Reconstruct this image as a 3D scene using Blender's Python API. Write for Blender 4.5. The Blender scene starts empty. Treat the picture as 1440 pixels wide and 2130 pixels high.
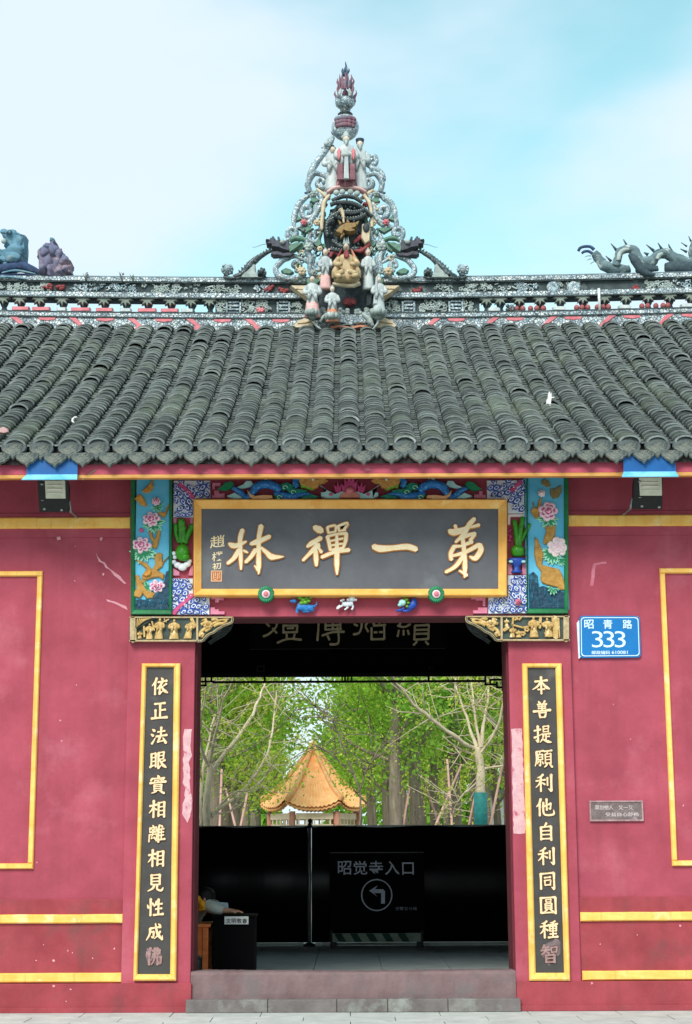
import bpy, math, random
from mathutils import Vector, Matrix, Euler
R = math.radians
sc = bpy.context.scene
COL = sc.collection

# ------------------------------------------------------------------ camera
F_PX, PITCH, ROLL, CAM = 3437.0, R(11.4), R(0.25), Vector((0, -16.0, 1.52))
cd = bpy.data.cameras.new("camera"); cam = bpy.data.objects.new("camera", cd); COL.objects.link(cam)
cam.location = CAM
cam.rotation_euler = (Matrix.Rotation(R(90) + PITCH, 3, 'X') @ Matrix.Rotation(-ROLL, 3, 'Z')).to_euler()
cd.sensor_fit = 'HORIZONTAL'; cd.sensor_width = 36; cd.lens = 36 * F_PX / 1440
cd.clip_start = 0.1; cd.clip_end = 3000
sc.camera = cam

# ------------------------------------------------------------------ light
SUN_EL, SUN_AZ = R(40), R(200)
w = bpy.data.worlds.new("World"); sc.world = w; w.use_nodes = True
nt = w.node_tree; nt.nodes.clear()
def N(t, **k):
    n = nt.nodes.new(t)
    for a, v in k.items(): setattr(n, a, v)
    return n
out = N('ShaderNodeOutputWorld'); bg = N('ShaderNodeBackground'); sky = N('ShaderNodeTexSky')
sky.sky_type = 'NISHITA'; sky.sun_disc = False; sky.sun_elevation = SUN_EL; sky.sun_rotation = SUN_AZ
sky.air_density = 1.0; sky.dust_density = 1.0; sky.ozone_density = 1.0
geo = N('ShaderNodeTexCoord'); mp = N('ShaderNodeMapping'); mp.inputs['Scale'].default_value = (1.0, 1.0, 2.2)
nz = N('ShaderNodeTexNoise'); nz.inputs['Scale'].default_value = 2.6; nz.inputs['Detail'].default_value = 5; nz.inputs['Roughness'].default_value = .5
mp.inputs['Location'].default_value = (0.55, 0.2, 0.35)
nt.links.new(geo.outputs['Generated'], mp.inputs['Vector']); nt.links.new(mp.outputs[0], nz.inputs['Vector'])
dot = N('ShaderNodeVectorMath', operation='DOT_PRODUCT'); dot.inputs[1].default_value = (-1.9, -0.6, -0.55)
nt.links.new(geo.outputs['Generated'], dot.inputs[0])
add = N('ShaderNodeMath', operation='ADD'); nt.links.new(nz.outputs['Fac'], add.inputs[0]); nt.links.new(dot.outputs['Value'], add.inputs[1])
dot2 = N('ShaderNodeVectorMath', operation='DOT_PRODUCT'); dot2.inputs[1].default_value = (1.9, 0, -2.3)
nt.links.new(geo.outputs['Generated'], dot2.inputs[0])
off2 = N('ShaderNodeMath', operation='ADD'); off2.inputs[1].default_value = .72; nt.links.new(dot2.outputs['Value'], off2.inputs[0])
pos2 = N('ShaderNodeMath', operation='MAXIMUM'); pos2.inputs[1].default_value = 0; nt.links.new(off2.outputs[0], pos2.inputs[0])
mul2 = N('ShaderNodeMath', operation='MULTIPLY'); mul2.inputs[1].default_value = 2.2; nt.links.new(pos2.outputs[0], mul2.inputs[0])
amp = N('ShaderNodeMath', operation='MULTIPLY_ADD'); amp.inputs[1].default_value = 2.0; amp.inputs[2].default_value = -.5; nt.links.new(nz.outputs['Fac'], amp.inputs[0]); nt.links.new(amp.outputs[0], add.inputs[0])
add2 = N('ShaderNodeMath', operation='ADD'); nt.links.new(add.outputs[0], add2.inputs[0]); nt.links.new(mul2.outputs[0], add2.inputs[1])
ramp = N('ShaderNodeMapRange', interpolation_type='SMOOTHSTEP')
ramp.inputs['From Min'].default_value = -0.45; ramp.inputs['From Max'].default_value = 0.10
ramp.inputs['To Min'].default_value = 0.12; ramp.inputs['To Max'].default_value = 0.93
nt.links.new(add2.outputs[0], ramp.inputs['Value'])
tint = N('ShaderNodeMix', data_type='RGBA', blend_type='MULTIPLY'); tint.inputs['Factor'].default_value = 1
tint.inputs['B'].default_value = (1.5, 2.15, 1.5, 1)
nt.links.new(sky.outputs[0], tint.inputs['A'])
mix = N('ShaderNodeMix', data_type='RGBA'); mix.inputs['B'].default_value = (5.2, 5.95, 6.7, 1)
nt.links.new(ramp.outputs[0], mix.inputs['Factor']); nt.links.new(tint.outputs['Result'], mix.inputs['A'])
nt.links.new(mix.outputs['Result'], bg.inputs['Color']); bg.inputs['Strength'].default_value = 0.09
nt.links.new(bg.outputs[0], out.inputs['Surface'])
ld = bpy.data.lights.new("sun", 'SUN'); sun = bpy.data.objects.new("sun", ld); COL.objects.link(sun)
ld.energy = 1.9; ld.angle = R(24); ld.color = (1, .96, .9)
sd = Vector((math.sin(SUN_AZ) * math.cos(SUN_EL), math.cos(SUN_AZ) * math.cos(SUN_EL), math.sin(SUN_EL)))
sun.rotation_euler = sd.to_track_quat('Z', 'Y').to_euler(); sun.location = (0, -20, 30)
sc.view_settings.view_transform = 'Standard'; sc.view_settings.look = 'None'
sc.view_settings.gamma = 1; sc.view_settings.use_curve_mapping = False
sc.view_settings.exposure = 0.85

# ------------------------------------------------------------------ pixel of the survey photo -> point on the plane y = Y
def at(px, py, Y=0.0):
    a, b = px - 720, 1065 - py
    c, s = math.cos(-ROLL), math.sin(-ROLL)
    a, b = (a * c - b * s) / F_PX, (a * s + b * c) / F_PX
    cp, sp = math.cos(PITCH), math.sin(PITCH)
    t = (Y - CAM.y) / (cp - b * sp)
    return Vector((t * a, Y, CAM.z + t * (sp + b * cp)))
def X(px, py=1700, Y=0): return at(px, py, Y).x
def Zc(py, Y=0, px=728): return at(px, py, Y).z
PX = lambda Y: at(721, 1000, Y).x - at(720, 1000, Y).x      # metres of one survey pixel at that depth

# ------------------------------------------------------------------ materials
def lin(c):
    if isinstance(c, str): c = [int(c[i:i + 2], 16) / 255 for i in (0, 2, 4)]
    return tuple((x / 12.92 if x <= .04045 else ((x + .055) / 1.055) ** 2.4) for x in c)
def mat(name, col, col2=None, scale=6.0, rough=.7, bump=0.0, bscale=None, spec=.35, island=0.0, metal=0.0, col3=None, s3=1.5, t3=(.58, .7), trans=0.0, stretch=(1, 1, 1), coat=0.0, streak=None):
    m = bpy.data.materials.new(name); m.use_nodes = True
    t = m.node_tree; b = t.nodes['Principled BSDF']
    c1 = lin(col); c2 = lin(col2) if col2 else tuple(x * .72 for x in c1)
    tc = t.nodes.new('ShaderNodeTexCoord'); mpn = t.nodes.new('ShaderNodeMapping'); mpn.inputs['Scale'].default_value = stretch
    t.links.new(tc.outputs['Object'], mpn.inputs['Vector'])
    n = t.nodes.new('ShaderNodeTexNoise'); n.inputs['Scale'].default_value = scale; n.inputs['Detail'].default_value = 6; n.inputs['Roughness'].default_value = .62
    t.links.new(mpn.outputs[0], n.inputs['Vector'])
    mr = t.nodes.new('ShaderNodeMapRange'); mr.inputs['From Min'].default_value = .32; mr.inputs['From Max'].default_value = .68
    t.links.new(n.outputs['Fac'], mr.inputs['Value'])
    mx = t.nodes.new('ShaderNodeMix'); mx.data_type = 'RGBA'
    mx.inputs['A'].default_value = (*c1, 1); mx.inputs['B'].default_value = (*c2, 1)
    t.links.new(mr.outputs[0], mx.inputs['Factor']); res = mx.outputs['Result']
    if col3:
        n3 = t.nodes.new('ShaderNodeTexNoise'); n3.inputs['Scale'].default_value = s3; n3.inputs['Detail'].default_value = 8; n3.inputs['Roughness'].default_value = .66
        t.links.new(mpn.outputs[0], n3.inputs['Vector'])
        r3 = t.nodes.new('ShaderNodeMapRange'); r3.inputs['From Min'].default_value = t3[0]; r3.inputs['From Max'].default_value = t3[1]
        t.links.new(n3.outputs['Fac'], r3.inputs['Value'])
        m3 = t.nodes.new('ShaderNodeMix'); m3.data_type = 'RGBA'; m3.inputs['B'].default_value = (*lin(col3), 1)
        t.links.new(r3.outputs[0], m3.inputs['Factor']); t.links.new(res, m3.inputs['A']); res = m3.outputs['Result']
    if streak:
        ms_ = t.nodes.new('ShaderNodeMapping'); ms_.inputs['Scale'].default_value = (5, 5, .22); t.links.new(tc.outputs['Object'], ms_.inputs['Vector'])
        n4 = t.nodes.new('ShaderNodeTexNoise'); n4.inputs['Scale'].default_value = streak[1]; n4.inputs['Detail'].default_value = 7; n4.inputs['Roughness'].default_value = .6
        t.links.new(ms_.outputs[0], n4.inputs['Vector'])
        r4 = t.nodes.new('ShaderNodeMapRange'); r4.inputs['From Min'].default_value = streak[2]; r4.inputs['From Max'].default_value = streak[3]; r4.inputs['To Max'].default_value = streak[4]
        t.links.new(n4.outputs['Fac'], r4.inputs['Value'])
        m4 = t.nodes.new('ShaderNodeMix'); m4.data_type = 'RGBA'; m4.inputs['B'].default_value = (*lin(streak[0]), 1)
        t.links.new(r4.outputs[0], m4.inputs['Factor']); t.links.new(res, m4.inputs['A']); res = m4.outputs['Result']
    if island:
        g = t.nodes.new('ShaderNodeNewGeometry'); mi = t.nodes.new('ShaderNodeMapRange')
        mi.inputs['To Min'].default_value = 1 - island; mi.inputs['To Max'].default_value = 1 + island
        t.links.new(g.outputs['Random Per Island'], mi.inputs['Value'])
        mm = t.nodes.new('ShaderNodeMix'); mm.data_type = 'RGBA'; mm.blend_type = 'MULTIPLY'; mm.inputs['Factor'].default_value = 1
        t.links.new(res, mm.inputs['A']); t.links.new(mi.outputs[0], mm.inputs['B']); res = mm.outputs['Result']
    t.links.new(res, b.inputs['Base Color'])
    b.inputs['Roughness'].default_value = rough; b.inputs['Specular IOR Level'].default_value = spec; b.inputs['Metallic'].default_value = metal
    b.inputs['Coat Weight'].default_value = coat
    if bump:
        nb = t.nodes.new('ShaderNodeTexNoise'); nb.inputs['Scale'].default_value = bscale or scale * 4; nb.inputs['Detail'].default_value = 5
        t.links.new(tc.outputs['Object'], nb.inputs['Vector'])
        bp = t.nodes.new('ShaderNodeBump'); bp.inputs['Strength'].default_value = bump; bp.inputs['Distance'].default_value = .02
        t.links.new(nb.outputs['Fac'], bp.inputs['Height']); t.links.new(bp.outputs[0], b.inputs['Normal'])
    if trans:
        tr = t.nodes.new('ShaderNodeBsdfTranslucent'); t.links.new(res, tr.inputs['Color'])
        ms = t.nodes.new('ShaderNodeMixShader'); ms.inputs[0].default_value = trans
        o = t.nodes['Material Output']
        t.links.new(b.outputs[0], ms.inputs[1]); t.links.new(tr.outputs[0], ms.inputs[2]); t.links.new(ms.outputs[0], o.inputs['Surface'])
    return m
def mosaic(name, cols, scale=26, grout='303a3c', gw=.07, rough=.3, stain=None, tmin=.52):
    """broken-porcelain mosaic: voronoi shards of the given colours in dark mortar"""
    m = bpy.data.materials.new(name); m.use_nodes = True
    t = m.node_tree; b = t.nodes['Principled BSDF']
    tc = t.nodes.new('ShaderNodeTexCoord')
    v = t.nodes.new('ShaderNodeTexVoronoi'); v.inputs['Scale'].default_value = scale
    e = t.nodes.new('ShaderNodeTexVoronoi'); e.feature = 'DISTANCE_TO_EDGE'; e.inputs['Scale'].default_value = scale
    for q in (v, e): t.links.new(tc.outputs['Object'], q.inputs['Vector'])
    sep = t.nodes.new('ShaderNodeSeparateColor'); t.links.new(v.outputs['Color'], sep.inputs[0])
    cr = t.nodes.new('ShaderNodeValToRGB'); cr.color_ramp.interpolation = 'CONSTANT'
    els = cr.color_ramp.elements
    while len(els) < len(cols): els.new(1)
    for i, c in enumerate(cols): els[i].position = i / len(cols); els[i].color = (*lin(c), 1)
    t.links.new(sep.outputs[0], cr.inputs[0]); res = cr.outputs[0]
    st = t.nodes.new('ShaderNodeTexNoise'); st.inputs['Scale'].default_value = 3.0; st.inputs['Detail'].default_value = 8
    t.links.new(tc.outputs['Object'], st.inputs['Vector'])
    sr = t.nodes.new('ShaderNodeMapRange'); sr.inputs['From Min'].default_value = tmin; sr.inputs['From Max'].default_value = tmin + .2
    sr.inputs['To Max'].default_value = .75
    t.links.new(st.outputs['Fac'], sr.inputs['Value'])
    sm = t.nodes.new('ShaderNodeMix'); sm.data_type = 'RGBA'; sm.inputs['B'].default_value = (*lin(stain or '4a5558'), 1)
    t.links.new(sr.outputs[0], sm.inputs['Factor']); t.links.new(res, sm.inputs['A'])
    er = t.nodes.new('ShaderNodeMapRange'); er.inputs['From Min'].default_value = gw * .5; er.inputs['From Max'].default_value = gw
    t.links.new(e.outputs['Distance'], er.inputs['Value'])
    mx = t.nodes.new('ShaderNodeMix'); mx.data_type = 'RGBA'; mx.inputs['A'].default_value = (*lin(grout), 1)
    t.links.new(sm.outputs['Result'], mx.inputs['B']); t.links.new(er.outputs[0], mx.inputs['Factor'])
    t.links.new(mx.outputs['Result'], b.inputs['Base Color']); b.inputs['Roughness'].default_value = rough
    bp = t.nodes.new('ShaderNodeBump'); bp.inputs['Strength'].default_value = .5; bp.inputs['Distance'].default_value = .01
    t.links.new(er.outputs[0], bp.inputs['Height']); t.links.new(bp.outputs[0], b.inputs['Normal'])
    return m

# ------------------------------------------------------------------ mesh builder
def crom(p, n=6):
    """smooth curve through points"""
    p = [Vector(q) for q in p]
    if len(p) < 3: return p
    o = []
    for i in range(len(p) - 1):
        a, b, c, d = p[max(i - 1, 0)], p[i], p[i + 1], p[min(i + 2, len(p) - 1)]
        for k in range(n):
            t = k / n
            o.append(.5 * ((2 * b) + (c - a) * t + (2 * a - 5 * b + 4 * c - d) * t * t + (3 * b - a - 3 * c + d) * t ** 3))
    o.append(p[-1]); return o
class MB:
    def __init__(s): s.v = []; s.f = []; s.mi = []; s.sm = []
    def add(s, vs, fs, mi=0, smooth=False):
        o = len(s.v); s.v += [tuple(v) for v in vs]
        for f in fs: s.f.append([i + o for i in f]); s.mi.append(mi); s.sm.append(smooth)
        return s
    def box(s, x0, x1, y0, y1, z0, z1, mi=0):
        v = [(x, y, z) for z in (z0, z1) for y in (y0, y1) for x in (x0, x1)]
        return s.add(v, [(0, 2, 3, 1), (4, 5, 7, 6), (0, 1, 5, 4), (2, 6, 7, 3), (0, 4, 6, 2), (1, 3, 7, 5)], mi)
    def obox(s, c, size, rot=(0, 0, 0), mi=0):
        M = Matrix.Translation(c) @ Euler(rot).to_matrix().to_4x4(); a, b, d = [q / 2 for q in size]
        v = [M @ Vector((x, y, z)) for z in (-d, d) for y in (-b, b) for x in (-a, a)]
        return s.add(v, [(0, 2, 3, 1), (4, 5, 7, 6), (0, 1, 5, 4), (2, 6, 7, 3), (0, 4, 6, 2), (1, 3, 7, 5)], mi)
    def prism(s, pts, y0, y1, mi=0, ch=0.0):
        """polygon of (x,z) with its front at y0 (nearer) and back at y1; ch = width of a rounded shoulder"""
        n = len(pts); A = sum(pts[i][0] * pts[(i + 1) % n][1] - pts[(i + 1) % n][0] * pts[i][1] for i in range(n))
        if A < 0: pts = pts[::-1]
        if ch:
            inn = []
            for i in range(n):
                a, b, c = Vector(pts[i - 1][:2]), Vector(pts[i][:2]), Vector(pts[(i + 1) % n][:2])
                d1 = (b - a); d2 = (c - b)
                d1 = d1.normalized() if d1.length > 1e-9 else Vector((1, 0)); d2 = d2.normalized() if d2.length > 1e-9 else d1
                nn = Vector((-d1.y - d2.y, d1.x + d2.x))
                nn = nn.normalized() if nn.length > 1e-6 else Vector((-d1.y, d1.x))
                inn.append(b + nn * ch)
            v = [(x, y1, z) for x, z in pts] + [(x, y0 + (y1 - y0) * .4, z) for x, z in pts] + [(q.x, y0, q.y) for q in inn]
            f = [list(range(2 * n, 3 * n)), list(range(n))[::-1]]
            for i in range(n):
                j = (i + 1) % n; f += [(i, j, n + j, n + i), (n + i, n + j, 2 * n + j, 2 * n + i)]
        else:
            v = [(x, y1, z) for x, z in pts] + [(x, y0, z) for x, z in pts]
            f = [list(range(n, 2 * n)), list(range(n))[::-1]] + [(i, (i + 1) % n, n + (i + 1) % n, n + i) for i in range(n)]
        return s.add(v, f, mi)
    def tube(s, path, rad, seg=8, flat=1.0, mi=0, smooth=True):
        """rad: number or list; flat squeezes the section along y"""
        p = [Vector(q) for q in path]; n = len(p)
        if not hasattr(rad, '__len__'): rad = [rad] * n
        elif len(rad) != n:
            L = len(rad); rr = []
            for i in range(n):
                t = i / (n - 1) * (L - 1); k = min(int(t), L - 2); rr.append(rad[k] + (rad[k + 1] - rad[k]) * (t - k))
            rad = rr
        v = []; ref = Vector((0, 1, 0))
        for i in range(n):
            d = (p[min(i + 1, n - 1)] - p[max(i - 1, 0)])
            d = d.normalized() if d.length > 1e-9 else Vector((0, 0, 1))
            a = ref - d * ref.dot(d)
            if a.length < .15: a = Vector((1, 0, 0)) - d * d.x
            a.normalize(); b = d.cross(a)
            for k in range(seg):
                t = 2 * math.pi * k / seg; v.append(p[i] + a * (math.cos(t) * rad[i] * flat) + b * (math.sin(t) * rad[i]))
        f = [(i * seg + k, i * seg + (k + 1) % seg, (i + 1) * seg + (k + 1) % seg, (i + 1) * seg + k) for i in range(n - 1) for k in range(seg)]
        f += [tuple(range(seg))[::-1], tuple((n - 1) * seg + k for k in range(seg))]
        return s.add(v, f, mi, smooth)
    def ball(s, c, rx, ry=None, rz=None, seg=12, ring=8, rot=None, mi=0):
        ry = rx if ry is None else ry; rz = rx if rz is None else rz; M = Euler(rot).to_matrix() if rot else Matrix.Identity(3)
        v = []; c = Vector(c)
        for i in range(ring + 1):
            a = math.pi * i / ring
            for k in range(seg):
                b = 2 * math.pi * k / seg
                v.append(c + M @ Vector((rx * math.sin(a) * math.cos(b), ry * math.sin(a) * math.sin(b), rz * math.cos(a))))
        f = [(i * seg + k, (i + 1) * seg + k, (i + 1) * seg + (k + 1) % seg, i * seg + (k + 1) % seg) for i in range(ring) for k in range(seg)]
        return s.add(v, f, mi, True)
    def lathe(s, c, prof, seg=16, sy=1.0, mi=0, wav=0, wn=8):
        """profile of (radius, height) about a vertical axis; sy squeezes depth; wav adds vertical folds"""
        c = Vector(c); v = []
        for r, h in prof:
            for k in range(seg):
                t = 2 * math.pi * k / seg; q = r * (1 + wav * math.cos(wn * t))
                v.append((c.x + q * math.cos(t), c.y + q * math.sin(t) * sy, c.z + h))
        n = len(prof)
        f = [(i * seg + k, i * seg + (k + 1) % seg, (i + 1) * seg + (k + 1) % seg, (i + 1) * seg + k) for i in range(n - 1) for k in range(seg)]
        f += [tuple(range(seg))[::-1], tuple((n - 1) * seg + k for k in range(seg))]
        return s.add(v, f, mi, True)
    def ribbon(s, pts, wid, y0, y1, mi=0, ch=0.0, n=6, cap=True):
        """brush stroke: (x,z) centre line with a list of half widths, cut as a solid from y0 (front) to y1"""
        p = crom([(a, b, 0) for a, b in pts], n) if len(pts) > 2 else [Vector((pts[0][0], pts[0][1], 0)).lerp(Vector((pts[1][0], pts[1][1], 0)), k / n) for k in range(n + 1)]
        m = len(p); L = []; Rr = []
        for i in range(m):
            t = i / (m - 1) * (len(wid) - 1); k = min(int(t), len(wid) - 2); h = wid[k] + (wid[k + 1] - wid[k]) * (t - k)
            d = p[min(i + 1, m - 1)] - p[max(i - 1, 0)]; d = d.normalized() if d.length > 1e-9 else Vector((1, 0, 0))
            q = Vector((-d.y, d.x, 0)); L.append(p[i] + q * h); Rr.append(p[i] - q * h)
        d0 = (p[0] - p[1]).normalized() * wid[0] * .7; d1 = (p[-1] - p[-2]).normalized() * wid[-1] * .7
        poly = L + ([p[-1] + d1] if cap else []) + Rr[::-1] + ([p[0] + d0] if cap else [])
        return s.prism([(q.x, q.y) for q in poly], y0, y1, mi, ch)

from mathutils import noise as _mn
def rough(mb, amp, freq=6.0, seed=0, start=0):
    """uneven hand-modelled surface: pushes every vertex by smooth noise"""
    o = Vector((seed * 7.3, seed * 3.1, seed * 5.7))
    for i in range(start, len(mb.v)):
        v = Vector(mb.v[i]); mb.v[i] = tuple(v + _mn.noise_vector(v * freq + o) * amp + _mn.noise_vector(v * freq * 2.7 + o) * amp * .4)
    return mb
def origin(o):
    v = Vector((0, 0, 0))
    while o: v += o.location; o = o.parent
    return v
def tag(o, label=None, cat=None, group=None, kind=None):
    if label: o['label'] = label
    if cat: o['category'] = cat
    if group: o['group'] = group
    if kind: o['kind'] = kind
    return o
def thing(name, label, cat, base=(0, 0, 0), group=None, rz=0):
    o = bpy.data.objects.new(name, None); COL.objects.link(o); o.location = base; o.rotation_euler.z = rz
    o.empty_display_size = .1
    return tag(o, label, cat, group)
def part(name, mb, m, parent=None, label=None, bevel=0, smooth=False, subsurf=0, local=False):
    """one mesh object; vertices are given in world space (or relative to the parent with local=True)"""
    me = bpy.data.meshes.new(name); o0 = Vector((0, 0, 0)) if local or parent is None else origin(parent)
    me.from_pydata([(v[0] - o0.x, v[1] - o0.y, v[2] - o0.z) for v in mb.v], [], mb.f)
    ms = m if isinstance(m, (list, tuple)) else [m]
    for q in ms: me.materials.append(q)
    me.polygons.foreach_set('material_index', mb.mi)
    me.polygons.foreach_set('use_smooth', [bool(a or smooth) for a in mb.sm])
    me.update()
    o = bpy.data.objects.new(name, me); COL.objects.link(o); o.parent = parent
    if label: o['label'] = label
    if bevel:
        b = o.modifiers.new('bevel', 'BEVEL'); b.width = bevel; b.segments = 2; b.limit_method = 'ANGLE'; b.angle_limit = R(40)
    if subsurf:
        b = o.modifiers.new('sub', 'SUBSURF'); b.levels = b.render_levels = subsurf
    return o
def solo(name, mb, m, label, cat, group=None, base=None, bevel=0, kind=None, smooth=False):
    """a thing that is one mesh, its origin at its base"""
    b = Vector(base) if base else Vector((sum(v[0] for v in mb.v) / len(mb.v), sum(v[1] for v in mb.v) / len(mb.v), min(v[2] for v in mb.v)))
    mb.v = [(v[0] - b.x, v[1] - b.y, v[2] - b.z) for v in mb.v]
    o = part(name, mb, m, None, bevel=bevel, smooth=smooth); o.location = b
    return tag(o, label, cat, group, kind)
def kids(o): return [c for c in bpy.data.objects if c.parent == o]
def dup(root, loc=None, rz=None, scale=None, label=None):
    r = root.copy(); COL.objects.link(r)
    if loc is not None: r.location = loc
    if rz is not None: r.rotation_euler.z = rz
    if scale is not None: r.scale = (scale,) * 3 if not hasattr(scale, '__len__') else scale
    if label: r['label'] = label
    for ch in kids(root):
        c = ch.copy(); COL.objects.link(c); c.parent = r
        for g in kids(ch):
            d = g.copy(); COL.objects.link(d); d.parent = c
    return r

def text_mb(s, x0, x1, z0, z1, Y, th=.004, shear=0.0, keep=False, weight=0.0):
    """lettering fitted to the rectangle x0..x1, z0..z1 on the plane y = Y, facing -y"""
    c = bpy.data.curves.new('lettering', 'FONT'); c.body = s; c.resolution_u = 3; c.offset = weight
    o = bpy.data.objects.new('lettering', c); COL.objects.link(o)
    me = bpy.data.meshes.new_from_object(o.evaluated_get(bpy.context.evaluated_depsgraph_get()))
    vs = [v.co.copy() for v in me.vertices]; fs = [list(p.vertices) for p in me.polygons]
    bpy.data.objects.remove(o); bpy.data.curves.remove(c); bpy.data.meshes.remove(me)
    for v in vs: v.y += shear * v.x
    a0, a1 = min(v.x for v in vs), max(v.x for v in vs); b0, b1 = min(v.y for v in vs), max(v.y for v in vs)
    kx, kz = (x1 - x0) / (a1 - a0), (z1 - z0) / (b1 - b0)
    if keep: kx = kz = min(kx, kz)
    mb = MB(); front = [(x0 + (v.x - a0) * kx, Y - th, z0 + (v.y - b0) * kz) for v in vs]
    n = len(vs); mb.add(front, fs)
    cnt = {}
    for f in fs:
        for i in range(len(f)):
            e = (f[i], f[(i + 1) % len(f)]); cnt[e] = 1
    back = [(v[0], Y, v[2]) for v in front]
    sides = [(b, a, a + n, b + n) for a, b in cnt if (b, a) not in cnt]
    o = len(mb.v) - n
    mb.v += back
    for q in sides: mb.f.append([i + o for i in q]); mb.mi.append(0); mb.sm.append(False)
    return mb
PROF = {'h': [1.0, .72, .72, 1.12], 'v': [1.15, .85, .8, .95], 'p': [1.15, .95, .75, .35], 'n': [.5, .9, 1.35, .4], 'd': [.45, 1.0, 1.2], 't': [1.1, .7, .3], 'g': [1.0, .8, .8, .9, .35]}
def strokes(mb, data, x0, x1, z0, z1, w, Y, th, ch=0.0, grow=0.0, step=.0004):
    """brush characters: 'h x,y x,y|p x,y ...' in a 100-unit square, y down; each stroke a sliver further out so none coincide"""
    for i, s in enumerate(data.split('|')):
        k, *pp = s.split(); pr = PROF[k[0]]; ww = w * (float(k[1:]) if len(k) > 1 else 1)
        pts = []
        for q in pp:
            a, b = q.split(','); pts.append((x0 + (x1 - x0) * float(a) / 100, z1 + (z0 - z1) * float(b) / 100))
        mb.ribbon(pts, [q * ww * .5 + grow for q in pr], Y - th - i * step, Y, ch=ch)
    return mb
# ================================================================== materials of the setting
WALL = mat('red_limewash', 'b05262', '994452', scale=2.2, rough=.85, bump=.14, bscale=30, col3='bd6a78', s3=1.3, t3=(.54, .8), spec=.2, streak=('7f3c44', 1.0, .5, .8, .4))
WALL2 = mat('red_limewash_dado', 'a64a52', '8e3c42', scale=3, rough=.85, bump=.15, bscale=45, col3='7d4a4a', s3=2.2, t3=(.52, .72), spec=.2, streak=('6d3a3c', .9, .48, .78, .45))
YEL = mat('yellow_paint', 'f9d074', 'f0b450', scale=5, rough=.6, bump=.1, bscale=25, col3='fbe5ae', s3=4, t3=(.55, .7), streak=('b07f3c', 3, .56, .72, .65))
DARKWOOD = mat('dark_timber', '1c1210', '120c0b', scale=6, rough=.6, stretch=(1, 1, 6))
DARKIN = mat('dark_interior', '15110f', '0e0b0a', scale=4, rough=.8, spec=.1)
CONC = mat('worn_concrete', '836d6d', '6f595a', scale=5, rough=.9, bump=.25, bscale=30, col3='6f6868', s3=3, t3=(.5, .7))
STONE = mat('grey_stone', '737a74', '59605b', scale=6, rough=.85, bump=.25, bscale=50, col3='5f6663', s3=4)
PINKW = mat('scraped_plaster', 'd9b6b9', 'c99aa2', scale=14, rough=.9, bump=.2, col3='b85f72', s3=9, t3=(.55, .62))
FASC = mat('fascia_red_paint', 'c0566b', 'a8445a', scale=4, rough=.7, bump=.1, col3='d68a98', s3=7, t3=(.62, .72), stretch=(1, 1, 4))
OCHRE = mat('ochre_edge', 'd9a860', 'b98040', scale=6, rough=.7, stretch=(.6, 1, 4))
TILE = mat('grey_clay_tile', '39423f', '262d2b', scale=7, rough=.85, bump=.3, bscale=60, island=.22, col3='5f6a58', s3=1.4, t3=(.48, .7), spec=.25)
TLIP = mat('tile_lip', 'a0aaa8', '6c7674', scale=7, rough=.9, island=.28, col3='c2cac6', s3=3.5, t3=(.56, .72), spec=.2)
TCAP = mat('moulded_eave_tile', '5f6968', '474f4e', scale=18, rough=.9, bump=.6, bscale=45, col3='8a8d80', s3=3, t3=(.52, .66), spec=.2)
MORT = mat('lime_mortar', '8a9692', '5d6866', scale=9, rough=.95, bump=.3, col3='b8bdb6', s3=6)
MOS = mosaic('white_porcelain_mosaic', ['d6e0e0', 'bfcfd2', 'a9bdc4', 'dde4e0', '8fa6b0', 'c9d6d8'], scale=27, gw=.10, tmin=.47, grout='46545a', stain='6b7a80')
MOSB = mosaic('bluegrey_porcelain_mosaic', ['b4c6cc', '9fb6be', 'c4d3d8', '8aa6b2', 'd2dcde', 'a9c0c0'], scale=34, grout='50646c', gw=.07)
MOSD = mosaic('dark_porcelain_mosaic', ['4a5a5e', '5b6b70', '3c4a50', '6f7f84', '4c5d58'], scale=30, grout='1e2628')
RIDGED = mat('weathered_ridge_render', '4c585a', '353f41', scale=8, rough=.9, bump=.4, bscale=40, col3='7b8886', s3=6, t3=(.55, .68))
RIDGEC = mat('grey_ridge_cap', '6e8289', '55676e', scale=6, rough=.8)
CORAL = mat('coral_red_porcelain', 'd9848a', 'bf666f', scale=12, rough=.35, island=.15)
REDP = mat('dull_red_render', '9c4a4c', '7a3a3c', scale=12, rough=.7, bump=.3)
CREAM = mat('cream_render', 'd8ccb2', 'bba988', scale=10, rough=.8, bump=.2)
LEAFG = mat('greygreen_render', '8b958c', '6b766c', scale=10, rough=.8, bump=.3, island=.2)
FLOORM = mat('hall_floor_slabs', 'c2ccca', 'a8b3b1', scale=3, rough=.5, bump=.05, col3='8f9996', s3=2)
YARD = mat('yard_paving', 'b4b0a6', '9a968c', scale=2, rough=.9)

# ================================================================== ground
g = MB(); g.box(-600, 600, -400, 900, -.3, -.012)
tag(part('ground', g, mat('pale_street_concrete', 'b4b4ae', '9c9c96', scale=3, rough=.95, bump=.2)), kind='structure')
pv = MB(); rnd = random.Random(4)
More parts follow.
